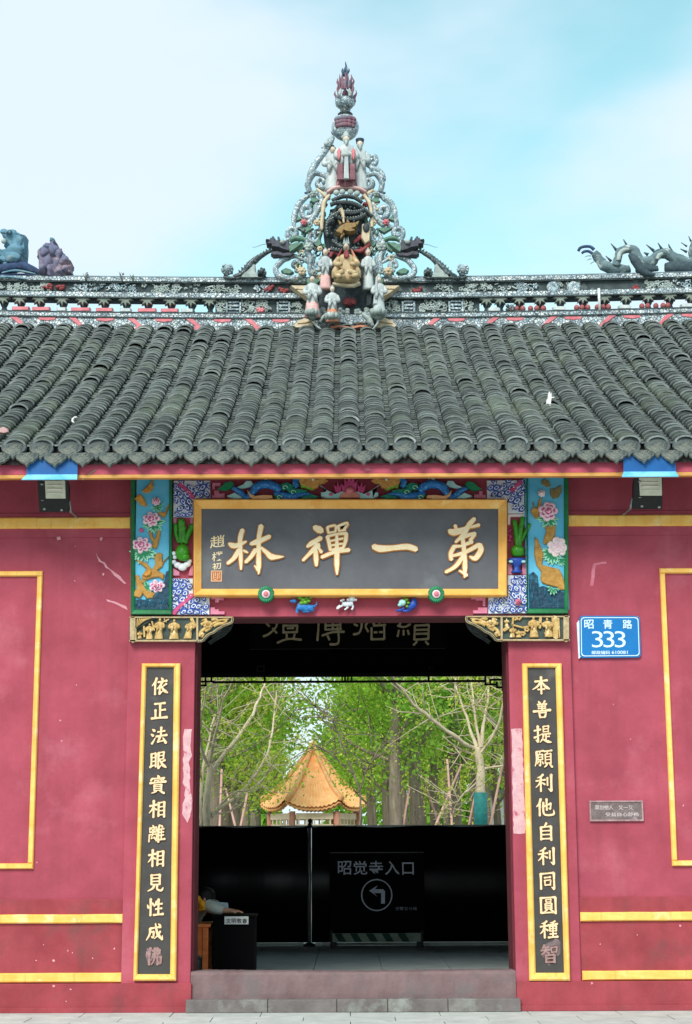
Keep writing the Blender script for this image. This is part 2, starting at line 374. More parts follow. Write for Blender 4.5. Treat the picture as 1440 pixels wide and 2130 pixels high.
# pavement slabs laid in courses in front of the wall
yy = -.02; row = 0
while yy > -3.4:
    d = .42; xx = -9 + (row % 2) * .4
    while xx < 9:
        wd = .82
        pv.box(xx + .004, xx + wd - .004, yy - d + .004, yy - .004, -.05, .0 + rnd.uniform(-.002, .002)); xx += wd
    yy -= d; row += 1
tag(part('pavement', pv, mat('pale_pavement_stone', 'c9cfca', 'b0b7b2', scale=4, rough=.9, bump=.15, bscale=60, island=.06, col3='8f9692', s3=3, t3=(.6, .75))), kind='structure')
pb = MB(); pb.box(-9, 9, -3.4, -.01, -.06, -.008)
tag(part('pavement_bed', pb, mat('joint_sand', '5a5c58', '4a4c48', scale=20, rough=1)), kind='structure')
fl = MB()
for i in range(-7, 8):
    for j in range(0, 16):
        fl.box(i * .8 - .396, i * .8 + .396, .5 + j * .6 + .003, .5 + (j + 1) * .6 - .003, 0, .1)
tag(part('hall_floor', fl, FLOORM), kind='structure')
yd = MB(); yd.box(-60, 60, 10.6, 160, -.01, .06)
tag(part('temple_yard', yd, YARD), kind='structure')

# ================================================================== the gate hall
XL, XR = X(401), X(1066)            # door jambs
PL, PR = X(259), X(1199)            # outer edges of the piers
ZSOF = Zc(989, -.80); ZLIN = Zc(1282, 0)
hall = thing('gate_hall', 'red walled temple gate hall with a grey tiled roof and a wide doorway', 'gatehouse', (0, 0, 0))
HX = 8.0; WT = ZSOF + .34
# side walls (set 5 cm behind the piers)
for x0, x1 in ((-HX, PL), (PR, HX)):
    m = MB(); m.box(x0, x1, .05, .4, 0, WT); wl = part('wall', m, WALL, hall)
    zl = Zc(1868, .05); s = .0
    d = MB(); d.box(x0, x1, .026, .05, 0, zl); part('dado', d, WALL2, wl, bevel=.006)
    d = MB(); d.box(x0, x1, .03, .05, Zc(1116, .05), Zc(1066, .05)); part('string_course', d, WALL, wl, bevel=.005)
    # half round yellow bars
    e = .03
    a, b = (x0, X(256, 1908) if x0 < -5 else x1) if x0 < -5 else (X(1208, 1908), x1)
    for k, (p0, p1) in enumerate(((1900, 1919), (2022, 2042), (1073, 1096))):
        if k == 2: a, b = (x0, X(272, 1085)) if x0 < -5 else (X(1182, 1085), x1)
        z0, z1 = Zc(p1, 0), Zc(p0, 0); zc, r = (z0 + z1) / 2, (z1 - z0) / 2
        mb = MB(); y0 = .026 if k < 2 else .03
        nseg = 60; top_ = [(a + (b - a) * j / nseg, z1) for j in range(nseg, -1, -1)]; bot_ = [(a + (b - a) * j / nseg, z0) for j in range(nseg + 1)]
        mb.prism(bot_ + top_, y0 - .034, y0 + .002, ch=.012); rough(mb, .0035, 3.0, k)
        part('moulding', mb, YEL, wl)
    # framed panel
    sgn = -1 if x0 < 0 else 1
    xi = X(72, 1500) if sgn < 0 else X(1393, 1500); xo = xi + sgn * 2.6
    zt, zb = Zc(1191, .05), Zc(1799, .05); tk = .026
    xa, xb = min(xi, xo), max(xi, xo)
    fr = MB()
    for q in (((xa - tk, zt - tk), (xb + tk, zt - tk), (xb + tk, zt + tk), (xa - tk, zt + tk)), ((xa - tk, zb - tk), (xb + tk, zb - tk), (xb + tk, zb + tk), (xa - tk, zb + tk))):
        fr.prism(list(q), .014, .052, ch=.012)
    for xq in (xa, xb): fr.prism([(xq - tk, zb + tk + .001), (xq + tk, zb + tk + .001), (xq + tk, zt - tk - .001), (xq - tk, zt - tk - .001)], .016, .052, ch=.012)
    part('panel_frame', fr, YEL, wl)
# piers
ZPL = Zc(2044, -.03)
for x0, x1 in ((PL, XL), (XR, PR)):
    m = MB(); m.box(x0, x1, 0, .42, ZPL - .02, WT); part('pier', m, WALL, hall, bevel=.008)
# plinths
for x0, x1, pa, pb_ in ((-HX, XL, 0, 0), (XR, HX, 0, 0)):
    m = MB(); m.box(x0, x1 + (.012 if x0 < -5 else 0), -.035, .40, 0, ZPL); 
    p = part('plinth', m, WALL2, hall, bevel=.006)
    m = MB(); m.box(x0, x1 + (.02 if x0 < -5 else 0), -.055, -.034, 0, Zc(2094, -.055)); part('base_course', m, WALL2, p, bevel=.005)
# lintel over the doorway
m = MB(); m.box(XL + .001, XR - .001, .004, .40, ZLIN, WT - .004); part('lintel', m, WALL, hall, bevel=.006)
m = MB(); m.box(XL + .002, XR - .002, .02, .42, ZLIN - .012, ZLIN - .002); part('lintel_soffit', m, mat('brown_red_paint', '6a3238', '56262c', scale=6), hall)
# timber jamb linings
for x0, x1 in ((XL, XL + .02), (XR - .02, XR)):
    m = MB(); m.box(x0 + .0015, x1 - .0015, .06, .5, .12, ZLIN - .014); part('door_jamb', m, mat('jamb_red_paint', '6d2530', '571c26', scale=5), hall)
# scraped paint patches on the piers
def blotch(name, px, Y, seed, label, m=PINKW, jit=3.2, th=.003):
    rr = random.Random(seed); pts = []
    for i in range(len(px)):
        a, b = px[i], px[(i + 1) % len(px)]; L = math.hypot(b[0] - a[0], b[1] - a[1]); n = max(1, int(L / 9))
        for k in range(n): pts.append((a[0] + (b[0] - a[0]) * k / n + rr.uniform(-jit, jit), a[1] + (b[1] - a[1]) * k / n + rr.uniform(-jit, jit)))
    q = [at(a, b, Y) for a, b in pts]; mb = MB(); mb.prism([(v.x, v.z) for v in q], Y - th, Y + .001)
    return part(name, mb, m, hall, label)
blotch('bare_plaster_patch', [(1064, 1516), (1086, 1516), (1089, 1600), (1093, 1734), (1069, 1734), (1066, 1620)], 0, 1, 'pale scraped strip on the right pier', jit=1.2)
blotch('bare_plaster_patch', [(378, 1525), (397, 1515), (396, 1600), (397, 1690), (388, 1710), (379, 1690), (384, 1640), (377, 1600), (383, 1560)], 0, 2, 'pale peeling strip on the left pier', jit=4)
blotch('bare_plaster_patch', [(1228, 1218), (1234, 1172), (1262, 1168), (1262, 1172), (1240, 1176), (1234, 1218)], .05, 3, 'faint old outline on the right wall', m=mat('rubbed_limewash', 'cf8090', 'c06a7c', scale=9), jit=1, th=.002)
crk = mat('chipped_limewash', 'e0a3ad', 'cf8a97', scale=20)
for i, pl in enumerate(([(199, 1148), (203, 1158), (210, 1166), (218, 1171), (224, 1180), (232, 1184), (238, 1192), (250, 1199), (256, 1207), (263, 1214), (258, 1214), (247, 1203), (236, 1196), (229, 1187), (221, 1182), (214, 1173), (206, 1167)],
                        [(118, 1117), (124, 1116), (127, 1122), (120, 1124)], [(209, 1117), (214, 1119), (212, 1126), (208, 1122)], [(222, 1246), (240, 1252), (262, 1262), (266, 1270), (244, 1258), (224, 1250)])):
    blotch('paint_chip', pl, .05 if i in (0, 3) else .03, 10 + i, None, m=crk, jit=1.3, th=.003)
for i in range(26):
    rr = random.Random(60 + i); side = rr.random() < .5
    cx = rr.uniform(5, 250) if side else rr.uniform(1210, 1435); cy = rr.choice([rr.uniform(1130, 1860), rr.uniform(1925, 2090)])
    Yq = .05 if cy < 1866 else (.026 if cy < 2040 else -.035); r_ = rr.uniform(1.0, 2.6)
    blotch('paint_chip', [(cx + r_ * math.cos(t) * rr.uniform(.5, 1.4), cy + r_ * math.sin(t) * rr.uniform(.5, 1.5)) for t in (0, 1.1, 2.2, 3.3, 4.4, 5.4)], Yq, 80 + i, None, m=crk, jit=.2, th=.002)
# threshold and step
zt = Zc(2018, .08); m = MB(); nx = 80; sec = [(.0, .1), (-.004, .16), (.0, zt - .035), (.008, zt - .014), (.026, zt - .002), (.12, zt), (.26, zt - .004), (.26, .1)]; v = []; rw = random.Random(2)
for i in range(nx + 1):
    x = XL + .002 + (XR - XL - .004) * i / nx; worn = .012 * math.exp(-((x - .1) / .9) ** 2)
    for (y, z) in sec: ok = z > .12; v.append((x, y + (rw.uniform(-.002, .003) if ok else 0), z - (worn if z > zt - .03 else 0) + (rw.uniform(-.003, .003) if ok else 0)))
f = [(i * 8 + j, (i + 1) * 8 + j, (i + 1) * 8 + (j + 1) % 8, i * 8 + (j + 1) % 8) for i in range(nx) for j in range(8)]
m.add(v, f + [tuple(range(8))[::-1], tuple(nx * 8 + j for j in range(8))]); th_ = part('threshold', m, CONC, hall, smooth=False)
zs = Zc(2079, -.1); m = MB()
xs = [X(388, 2090), X(560), X(700), X(803), X(925), X(1082, 2090)]
for a, b in zip(xs, xs[1:]): m.box(a + .002, b - .002, -.1, .25, .0, zs)
part('door_step', m, mat('worn_step_stone', '7b7472', '615b59', scale=5, rough=.9, bump=.3, bscale=40, col3='8f938c', s3=3, t3=(.54, .7)), hall, bevel=.008)
m = MB(); m.box(XL + .003, XR - .003, .004, .25, zs, .1); part('threshold_base', m, CONC, th_)

# interior: side walls, back wall with its opening, roof underside, beams
for xq in (-3.75, 3.6):
    m = MB(); pf = [(.42, 0), (9.0, 0), (9.0, 5.2), (4.9, 6.45), (.42, 5.25)]
    v = [(xq, a, b) for a, b in pf] + [(xq + .15, a, b) for a, b in pf]
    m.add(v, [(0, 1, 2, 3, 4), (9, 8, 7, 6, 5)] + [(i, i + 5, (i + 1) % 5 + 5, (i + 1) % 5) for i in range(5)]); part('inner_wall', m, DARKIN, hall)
ZB = Zc(1402, 9); xa, xb = X(405, 1450, 9), X(1062, 1450, 9)
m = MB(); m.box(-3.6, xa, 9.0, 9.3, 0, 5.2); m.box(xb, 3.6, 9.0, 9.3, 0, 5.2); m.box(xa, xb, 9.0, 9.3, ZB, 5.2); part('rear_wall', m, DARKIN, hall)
for yb, zb_ in ((2.2, 5.25), (6.8, 4.95)):
    m = MB(); m.tube([(-3.6, yb, zb_), (3.6, yb, zb_)], .14, seg=12); part('roof_beam', m, DARKWOOD, hall)
# hanging fretwork under the rear beam
fw = MB(); Yf = 8.95
def bar(px0, py0, px1, py1, wpx=3.0):
    a, b = at(px0, py0, Yf), at(px1, py1, Yf); r_ = wpx * PX(Yf) / 2
    fw.box(min(a.x, b.x) - r_, max(a.x, b.x) + r_, Yf - .025, Yf + .025, min(a.z, b.z) - r_, max(a.z, b.z) + r_)
bar(405, 1404, 1062, 1404, 5); bar(444, 1419, 1006, 1417, 4)
for q in (551, 718, 892): bar(q, 1406, q, 1416, 4)
for q in (712, 724, 732): bar(q, 1408, q, 1414, 3)
for q in ((414, 1409, 414, 1428), (414, 1418, 445, 1418), (428, 1410, 428, 1416), (440, 1410, 440, 1418), (418, 1426, 428, 1426), (428, 1420, 428, 1426), (1010, 1409, 1010, 1424), (1010, 1424, 1030, 1424), (1020, 1414, 1020, 1420), (1020, 1414, 1046, 1414), (1046, 1409, 1046, 1436), (1034, 1420, 1034, 1430), (1034, 1430, 1052, 1430), (1052, 1420, 1052, 1464)): bar(*q, 3.4)
part('fretwork', fw, DARKWOOD, hall)

# ------------------------------------------------------------------ roof
YE, YR = -.85, 4.75
Z_E, Z_R = Zc(934, YE), Zc(689, YR)
SP = (at(745, 940, YE).x - at(687, 940, YE).x) * 1.003
def rise(x): return .05 * min(abs(x) / 4.3, 1.8) ** 2
def roofz(x, u):
    return Z_E + (Z_R - Z_E) * u - .10 * math.sin(math.pi * u) + rise(x) * u
def roofp(x, u, h=0): return Vector((x, YE + (YR - YE) * u, roofz(x, u) + h))
roof = MB()
n = 24
for side in (0, 1):
    grid = []
    for i in range(n + 1):
        for j in range(9):
            x = -HX + 2 * HX * i / n; u = j / 8; p = roofp(x, u, -.05)
            grid.append((p.x, p.y if side == 0 else 2 * 4.9 - p.y, p.z))
    k = len(grid); grid += [(a, b, c - .09) for a, b, c in grid]
    f = []
    for i in range(n):
        for j in range(8):
            a, b, c, d = i * 9 + j, i * 9 + j + 1, (i + 1) * 9 + j + 1, (i + 1) * 9 + j
            f += [(a, b, c, d), (a + k, d + k, c + k, b + k)]
    for i in range(n): f += [(i * 9, (i + 1) * 9, (i + 1) * 9 + k, i * 9 + k), (i * 9 + 8, i * 9 + 8 + k, (i + 1) * 9 + 8 + k, (i + 1) * 9 + 8)]
    roof.add(grid, f)
roofo = part('roof', roof, mat('roof_boarding', '2a2624', '1d1a19', scale=4), hall)
# tiles: every course of every row is its own curved tile
rt = random.Random(11); tiles = MB(); SLOPE = math.atan2(Z_R - Z_E, YR - YE)
up = Vector((0, -math.sin(SLOPE), math.cos(SLOPE))); dn = Vector((0, -math.cos(SLOPE), -math.sin(SLOPE)))
def tile(x, u, rx, hh, L, th, concave, jz, twist):
    seg = 8; p = roofp(x, u); lift = .042 + jz
    P = []
    for (off, hgt) in ((0.0, lift), (L, 0.002)):
        for t_ in (0, th):
            for k in range(seg + 1):
                a = math.pi * k / seg; cx = -math.cos(a) * (rx + (t_ if not concave else 0)); ch = math.sin(a) * hh
                ch = ch + t_ if not concave else (hh * .9 - ch + t_ - .006)
                P.append(p - dn * (off + twist * cx) + Vector((cx, 0, 0)) + up * (ch + hgt))
    m_ = seg + 1; fs = []; mi = []
    for k in range(seg):
        fs.append((m_ + k, m_ + k + 1, 3 * m_ + k + 1, 3 * m_ + k)); mi.append(0)
        fs.append((k, k + 1, m_ + k + 1, m_ + k)); mi.append(1)
    if not concave: fs += [(0, m_, 3 * m_, 2 * m_), (seg, 2 * m_ + seg, 3 * m_ + seg, m_ + seg)]; mi += [0, 0]
    o = len(tiles.v); tiles.v += [tuple(v) for v in P]
    for f, q in zip(fs, mi): tiles.f.append([i + o for i in f]); tiles.mi.append(q); tiles.sm.append(q == 0)
NT = 53; NC = 27
for i in range(-NC, NC + 1):
    x0 = X(727, 940, YE) + i * SP; ph = rt.uniform(0, 1); wob = [rt.uniform(-.010, .010) for _ in range(5)]
    for k in range(NT):
        u = (k + .25 * ph + rt.uniform(-.12, .12)) / NT * .985
        if k == 0: u = 0
        xx = x0 + wob[int(u * 4.99)] * .6 + rt.uniform(-.006, .006) - (x0 * 0)
        tile(xx, u, SP * .335, SP * .235, .30, .016, False, rt.uniform(-.006, .012) + (.02 if rt.random() < .03 else 0), rt.uniform(-.05, .05) * (4 if rt.random() < .03 else 1))
    for k in range(NT):
        u = (k + .3 + rt.uniform(-.1, .1)) / NT * .985
        if k == 0: u = .004
        tile(x0 + SP / 2 + rt.uniform(-.004, .004), u, SP * .42, SP * .18, .26, .016, True, rt.uniform(-.004, .006), rt.uniform(-.04, .04))
part('roof_tiles', tiles, [TILE, TLIP], roofo)
# moulded end tiles: lobed round cap on each cover row, drip tile on each pan row
def cap_mesh(w_, h_, top):
    pts = []
    for k in range(9): a = math.pi * k / 8; pts.append((math.cos(a) * w_, math.sin(a) * top))
    half = [(1.0, .16), (.9, .42), (.66, .58), (.5, .76), (.22, .88), (.1, 1.08)]
    pts += [(-w_ * a, -h_ * b) for a, b in half] + [(0, -h_ * 1.2)] + [(w_ * a, -h_ * b) for a, b in half[::-1]]
    mb = MB(); mb.prism(pts, -.02, .012, ch=.007)
    mb.prism([(a * .7, b * .7 - .003) for a, b in pts], -.024, -.015, ch=.004)
    for q in range(5): mb.ball(((q - 2) * w_ * .22, -.023, -.01 + .012 * math.cos(q * 2.1)), w_ * .11, .006, w_ * .13, seg=7, ring=5)
    return mb
cap0 = drip0 = None; RX = Matrix.Rotation(R(-12), 3, 'X')
for i in range(-15, 16):
    x0 = X(727, 940, YE) + i * SP
    for kind in (0, 1):
        xq = x0 + (SP / 2 if kind else 0)
        pos = roofp(xq, 0, .0) + dn * .012 + Vector((0, -.0, (.028 if kind == 0 else -.045)))
        if kind == 0:
            o = part('eave_cap_tile', cap_mesh(SP * .44, SP * .40, SP * .38), TCAP, None, local=True) if cap0 is None else cap0.copy()
            if cap0 is None: cap0 = o
            else: COL.objects.link(o)
        else:
            pos += Vector((0, -.02, 0))
            o = part('eave_drip_tile', cap_mesh(SP * .42, SP * .40, SP * .08), TCAP, None, local=True) if drip0 is None else drip0.copy()
            if drip0 is None: drip0 = o
            else: COL.objects.link(o)
        o.parent = roofo; o.location = pos + Vector((rt.uniform(-.006, .006), 0, rt.uniform(-.006, .006)))
        o.rotation_euler = (R(-10) + rt.uniform(-.08, .08), rt.uniform(-.06, .06), rt.uniform(-.08, .08)); s_ = rt.uniform(.95, 1.06); o.scale = (s_, 1, s_)
# eaves board
YF = -.80
m = MB(); m.box(-HX, HX, YF + .002, YF + .048, Zc(952, YF) + .001, Zc(922, YF)); part('eave_shade_strip', m, DARKWOOD, hall)  # dark strip added for the shade between the end tiles
m = MB(); m.box(-HX, HX, YF, YF + .05, Zc(985, YF), Zc(952, YF)); part('fascia_board', m, FASC, hall, bevel=.004)
m = MB(); m.box(-HX, HX, YF - .012, YF + .06, Zc(993, YF), Zc(985.5, YF)); part('fascia_edge', m, OCHRE, hall, bevel=.004)
m = MB(); m.box(-HX, HX, YF + .062, .5, Zc(984, 0), Zc(984, 0) + .03); part('eave_soffit', m, mat('brown_soffit_boards', '8a6a60', '6f5048', scale=5), hall)

# ------------------------------------------------------------------ ridge
YD = 4.75; CX0 = 718
ridge = thing('ridge', None, None); ridge.parent = hall
def zr(py, px=718): return at(px, py, YD).z
def strip(mb, x0, x1, zb, zt_, y0, y1, n=None, wave=None, mi=0):
    n = n or max(2, int((x1 - x0) / .25)); v = []
    for i in range(n + 1):
        x = x0 + (x1 - x0) * i / n; r_ = rise(x)
        b = zb + (wave(x) if wave else 0)
        v += [(x, y0, b + r_), (x, y0, zt_ + r_), (x, y1, zt_ + r_), (x, y1, b + r_)]
    f = []
    for i in range(n):
        a = i * 4; f += [(a, a + 4, a + 5, a + 1), (a + 1, a + 5, a + 6, a + 2), (a + 2, a + 6, a + 7, a + 3), (a + 3, a + 7, a + 4, a)]
    f += [(0, 1, 2, 3), (n * 4 + 3, n * 4 + 2, n * 4 + 1, n * 4)]
    return mb.add(v, f, mi)
m = MB(); strip(m, -HX, HX, zr(712), zr(688), YD - .06, YD + .36, n=300, wave=lambda x: .05 * math.cos(2 * math.pi * (x - X(727, 940, YE)) / SP)); part('ridge_mortar', m, MORT, ridge)
m = MB(); strip(m, -HX, HX, zr(689), zr(665), YD - .04, YD + .34, n=240, wave=lambda x: .022 * math.sin(x * 5.2)); band = part('ridge_band', m, MOS, ridge)
for (p0, p1, d_, e_) in ((665, 662.5, .05, .35), (655, 652.5, .05, .32), (624.5, 622, .06, .32), (592, 589.5, .05, .32)):
    m = MB(); strip(m, -HX, HX, zr(p0), zr(p1), YD - d_ - .01, YD + .08); part('ridge_fillet', m, RIDGED, ridge)
for (p0, p1, d_) in ((662.4, 655.1, .055), (621.9, 613, .07), (589.4, 581.5, .07)):
    m = MB(); strip(m, -HX, HX, zr(p0), zr(p1), YD - d_, YD + .09); part('ridge_moulding', m, MOS, ridge)
m = MB(); strip(m, -HX, HX, zr(612.9), zr(592.1), YD - .01, YD + .07); part('relief_frieze', m, RIDGED, ridge)
m = MB(); strip(m, -HX, HX, zr(581.4), zr(576.5), YD - .03, YD + .1); part('ridge_cap', m, RIDGEC, ridge, bevel=.01)
# coral panels and leaves on the lowest band (spacing read off the photo)
for i in range(-12, 13):
    xc = X(567 + i * 121.5, 672, YD)
    if abs(xc - X(718, 672, YD)) < .75: continue
    m = MB(); r_ = rise(xc); z0, z1 = zr(690) + r_, zr(664) + r_; w_ = .13; sg = -1 if xc < 0 else 1
    xq = X(567 + i * 121.5 - 36, 672, YD)
    m.prism([(xq + w_ * .35 * sg, z1 - .005), (xq + .15 * sg, z1 - .0), (xq + .02 * sg, z0 + .065), (xq + .045 * sg, z0 + .012), (xq - .1 * sg, z0 + .005), (xq - .055 * sg, z0 + .06)], YD - .052, YD - .039, ch=.008)
    part('coral_leaf', m, CORAL, band)
    xq = X(567 + i * 121.5 + 18, 672, YD); m = MB()
    m.prism([(xq - .12, z1 - .01), (xq + .12, z1 - .01), (xq + .1, z1 - .05), (xq + .05, z1 - .052), (xq, z1 - .062), (xq - .05, z1 - .052), (xq - .1, z1 - .05)], YD - .05, YD - .039, ch=.006)
    part('coral_panel', m, CORAL, band)
# open balustrade course between y 622 and 655: end solid panels near the centre, pierced at both ends
zb0, zb1 = zr(652.4), zr(624.6)
xs0, xs1 = X(448, 640, YD), X(998, 640, YD)
m = MB(); strip(m, xs0, xs1, zb0, zb1, YD + .01, YD + .07); cpan = part('relief_panel', m, RIDGED, ridge)
DKST = mat('shade_toned_ridge_post', '39464c', '2a343a', scale=9, rough=.9, bump=.3)  # shade of the posts and rail put into a dark colour
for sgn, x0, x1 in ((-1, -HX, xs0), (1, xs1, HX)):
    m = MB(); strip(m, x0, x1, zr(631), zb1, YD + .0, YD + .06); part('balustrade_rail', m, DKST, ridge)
def starleaf(xc, zc, r_, Y):
    mb = MB(); pts = []
    for k in range(5):
        a = math.pi * (1.0 + k / 4.0); pts.append((xc + math.cos(a) * r_, zc + math.sin(a) * r_ * .9))
        if k < 4:
            a2 = math.pi * (1.0 + (k + .5) / 4.0); pts.append((xc + math.cos(a2) * r_ * .5, zc + math.sin(a2) * r_ * .45))
    pts = [(xc - r_ * .5, zc + r_ * .35), *pts, (xc + r_ * .5, zc + r_ * .35)]
    return mb.prism(pts, Y - .05, Y + .02, ch=r_ * .12)
rb = random.Random(21)
WHITEB = mat('white_glazed_block', 'cfd8d6', 'aab6b6', scale=12, rough=.5, bump=.2)
lft = [7, 42, 83, 130, 173, 217, 262, 307, 355, 398, 436]; lft = [-170, -126, -82, -38] + lft
rgt = [1012, 1040, 1080, 1123, 1165, 1212, 1257, 1302, 1348, 1393, 1437, 1480, 1525, 1570]
for px in lft + rgt:
    xc = X(px, 627, YD); part('baluster_leaf', starleaf(xc, zr(627) + rise(xc), .105, YD), LEAFG, ridge)
    # waisted post under each leaf
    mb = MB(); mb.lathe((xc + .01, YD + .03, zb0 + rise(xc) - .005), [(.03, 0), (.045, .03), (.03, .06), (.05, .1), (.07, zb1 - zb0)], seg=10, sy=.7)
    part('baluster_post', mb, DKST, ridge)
for px0, px1, col in [(-60, -20, 'r'), (-110, -75, 'w'), (25, 61, 'r'), (67, 104, 'r'), (118, 138, 'w'), (148, 188, 'r'), (200, 235, 'r'), (250, 273, 'w'), (287, 325, 'r'), (335, 371, 'r'), (378, 402, 'w')]:
    a, b = X(px0, 645, YD), X(px1, 645, YD); z0 = zb0 + rise(a); mb = MB()
    mb.prism([(a, z0), (b, z0), (b + .004, z0 + .055), (b, z0 + .062), (a, z0 + .062), (a - .004, z0 + .055)], YD - .045, YD + .06, ch=.012)
    part('red_coping_block' if col == 'r' else 'white_coping_block', mb, CORAL if col == 'r' else WHITEB, ridge)
for px, col in [(1028, 'w'), (1063, 'r'), (1075, 'r'), (1088, 'r'), (1104, 'r'), (1117, 'r'), (1131, 'r'), (1163, 'w'), (1200, 'r'), (1211, 'r'), (1223, 'r'), (1243, 'r'), (1255, 'r'), (1266, 'r'), (1300, 'w'), (1336, 'r'), (1348, 'r'), (1365, 'r'), (1380, 'r'), (1390, 'r'), (1430, 'w'), (1465, 'r'), (1480, 'r')]:
    a = X(px, 645, YD); z0 = zb0 + rise(a); mb = MB()
    if col == 'r': mb.ball((a, YD - .005, z0 + .04), .037, .045, .042, seg=10, ring=7)
    else: mb.prism([(a - .08, z0), (a + .08, z0), (a + .085, z0 + .05), (a + .05, z0 + .066), (a - .05, z0 + .066), (a - .085, z0 + .05)], YD - .045, YD + .06, ch=.012)
    part('red_bead' if col == 'r' else 'white_coping_block', mb, mat('dull_red_bead', 'b06a68', '8d4c50', scale=14) if (col == 'r' and px == 1063) else (bpy.data.materials['dull_red_bead'] if col == 'r' else WHITEB), ridge)
# carved flowers, fret and scrolls of the frieze and of the centre panels
FLW = mat('pale_relief_render', 'b2bfbc', '87958f', scale=12, rough=.85, bump=.3, island=.15)
def scatter_relief(name, x0, x1, z0, z1, Y, n, m_, seed, rmin=.014, rmax=.032):
    rr = random.Random(seed); mb = MB()
    for k in range(n):
        x, z = rr.uniform(x0, x1), rr.uniform(z0, z1) + rise(x0); r_ = rr.uniform(rmin, rmax); q = rr.random()
        if q < .45:
            for j in range(5):
                a = 2 * math.pi * j / 5; mb.ball((x + math.cos(a) * r_ * .8, Y - .012, z + math.sin(a) * r_ * .8), r_ * .55, .02, r_ * .55, seg=7, ring=5)
        elif q < .75:
            a0 = rr.uniform(0, 6.3); pth = [(x + r_ * 1.6 * (1 - t / 7) * math.cos(a0 + t * .9), Y - .012, z + r_ * 1.4 * (1 - t / 7) * math.sin(a0 + t * .9)) for t in range(7)]
            mb.tube(pth, [.012, .009, .006], seg=6)
        else:
            mb.obox((x, Y - .012, z), (r_ * 2.4, .03, r_ * .5), (0, rr.uniform(-.6, .6), 0))
    return tag(part(name, mb, m_, ridge), kind='stuff')
za, zb_ = zr(611), zr(594)
for k, (p0, p1, nn) in enumerate(((-80, 20, 30), (20, 105, 40), (145, 285, 46), (318, 372, 26), (450, 500, 24), (530, 558, 14), (905, 940, 14), (958, 985, 14), (1070, 1115, 22), (1160, 1215, 20), (1345, 1400, 30), (1400, 1500, 20), (300, 450, 20), (985, 1070, 20))):
    scatter_relief('frieze_relief', X(p0, 600, YD), X(p1, 600, YD), za, zb_, YD - .012, nn, FLW if k % 3 != 2 else MOSB, 300 + k)
za, zb_ = zr(651), zr(627)
for k, (p0, p1, nn) in enumerate(((452, 470, 14), (505, 560, 44), (605, 632, 20), (800, 830, 20), (875, 930, 40), (965, 990, 16))):
    scatter_relief('panel_relief', X(p0, 640, YD), X(p1, 640, YD), za, zb_, YD + .006, nn, FLW, 400 + k)
def fret(px0, px1):
    mb = MB(); x0, x1 = X(px0, 640, YD), X(px1, 640, YD); z0, z1 = zr(650), zr(628); h = (z1 - z0)
    for t in (0, .33, .66, 1): mb.box(x0 + .02, x1 - .02, YD - .022, YD + .012, z0 + h * t - .012, z0 + h * t + .012)
    for a in (x0, x1): mb.box(a - .012, a + .012, YD - .024, YD + .012, z0, z1)
    mb.box((x0 + x1) / 2 - .05, (x0 + x1) / 2 - .03, YD - .02, YD + .012, z0 + h * .3, z0 + h * .7)
    part('fret_relief', mb, MOSB, ridge)
for a in ((472, 500), (578, 602), (838, 862), (935, 962)): fret(*a)
for a, b in ((1085, 1135), (548, 575)):
    pass
for k, (px, py, c) in enumerate(((541, 647, 'c'), (1062, 641, 'd'), (560, 601, 'r'), (590, 605, 'r'), (868, 604, 'r'), (100, 598, 'r'), (128, 600, 'r'), (1325, 600, 'r'))):
    p = at(px, py, YD); mb = MB(); rr = random.Random(k)
    for j in range(7): mb.ball((p.x + rr.uniform(-.05, .05), YD - .03, p.z + rr.uniform(-.03, .03)), .028, .03, .024, seg=8, ring=6)
    part('ridge_flower', mb, CORAL if c == 'c' else (REDP if c == 'r' else MOSD), ridge)
for px0, px1 in ((1135, 1165), (1175, 1212)):
    mb = MB(); c_ = at((px0 + px1) / 2, 600, YD); mb.lathe((0, 0, 0), [(.075, -.01), (.085, .02), (.05, .035), (.03, .02)], seg=16)
    mb.v = [(c_.x + a, YD - .03 - c, c_.z + b) for a, b, c in mb.v]; part('roundel', mb, MOSB, ridge)
# the thin white conduit leaning on the ridge
p0, p1 = at(1246, 600, YD - .12), at(1248, 646, YD - .12)
mb = MB(); mb.tube([p0, p1], .018, seg=8); solo('white_pipe', mb, mat('white_plastic', 'd9dedd', 'c4cccc'), 'short white pipe standing against the ridge below the right dragon', 'pipe')
# ================================================================== things fixed to the front of the gate
GOLDP = mat('pale_gold_leaf', 'fdeecb', 'f8dca4', scale=20, rough=.45)
GOLDE = mat('orange_gold_edge', 'd8903c', 'b8702c', scale=20, rough=.5)
BOARD = mat('grey_black_lacquer', '65676c', '56585e', scale=3, rough=.45, col3='74787c', s3=2, t3=(.6, .75), bump=.04)
BOARD2 = mat('black_lacquer', '484746', '3c3a39', scale=5, rough=.6, col3='5b5856', s3=3)
ORP = mat('orange_yellow_paint', 'f6c06a', 'e8a84e', scale=6, rough=.5, bump=.1, col3='f7d084', s3=4)
GREENF = mat('green_frame_paint', '1f7a4a', '146038', scale=8, rough=.5, bump=.1)
SKYB = mat('sky_blue_paint', '6fc3e2', '4fb2d8', scale=3, rough=.6, col3='8fd0e8', s3=2)
BRN = mat('ochre_brown_paint', 'c89a4c', '9c7030', scale=18, rough=.6, bump=.4, bscale=40)
PETAL = mat('pale_pink_petal', 'f2dce4', 'e6b9cb', scale=25, rough=.5, island=.06)
PINK = mat('deep_pink_petal', 'd06a94', 'b94c7c', scale=25, rough=.5, island=.15)
PETALW = mat('white_petal', 'f1e6e4', 'e2cccb', scale=25, rough=.5, island=.06)
LEAFD = mat('leaf_green_paint', '1f8a5c', '137048', scale=20, rough=.5, island=.2)
LEAFL = mat('mint_leaf_paint', 'bfeed2', '7fd6ac', scale=20, rough=.5, island=.12)
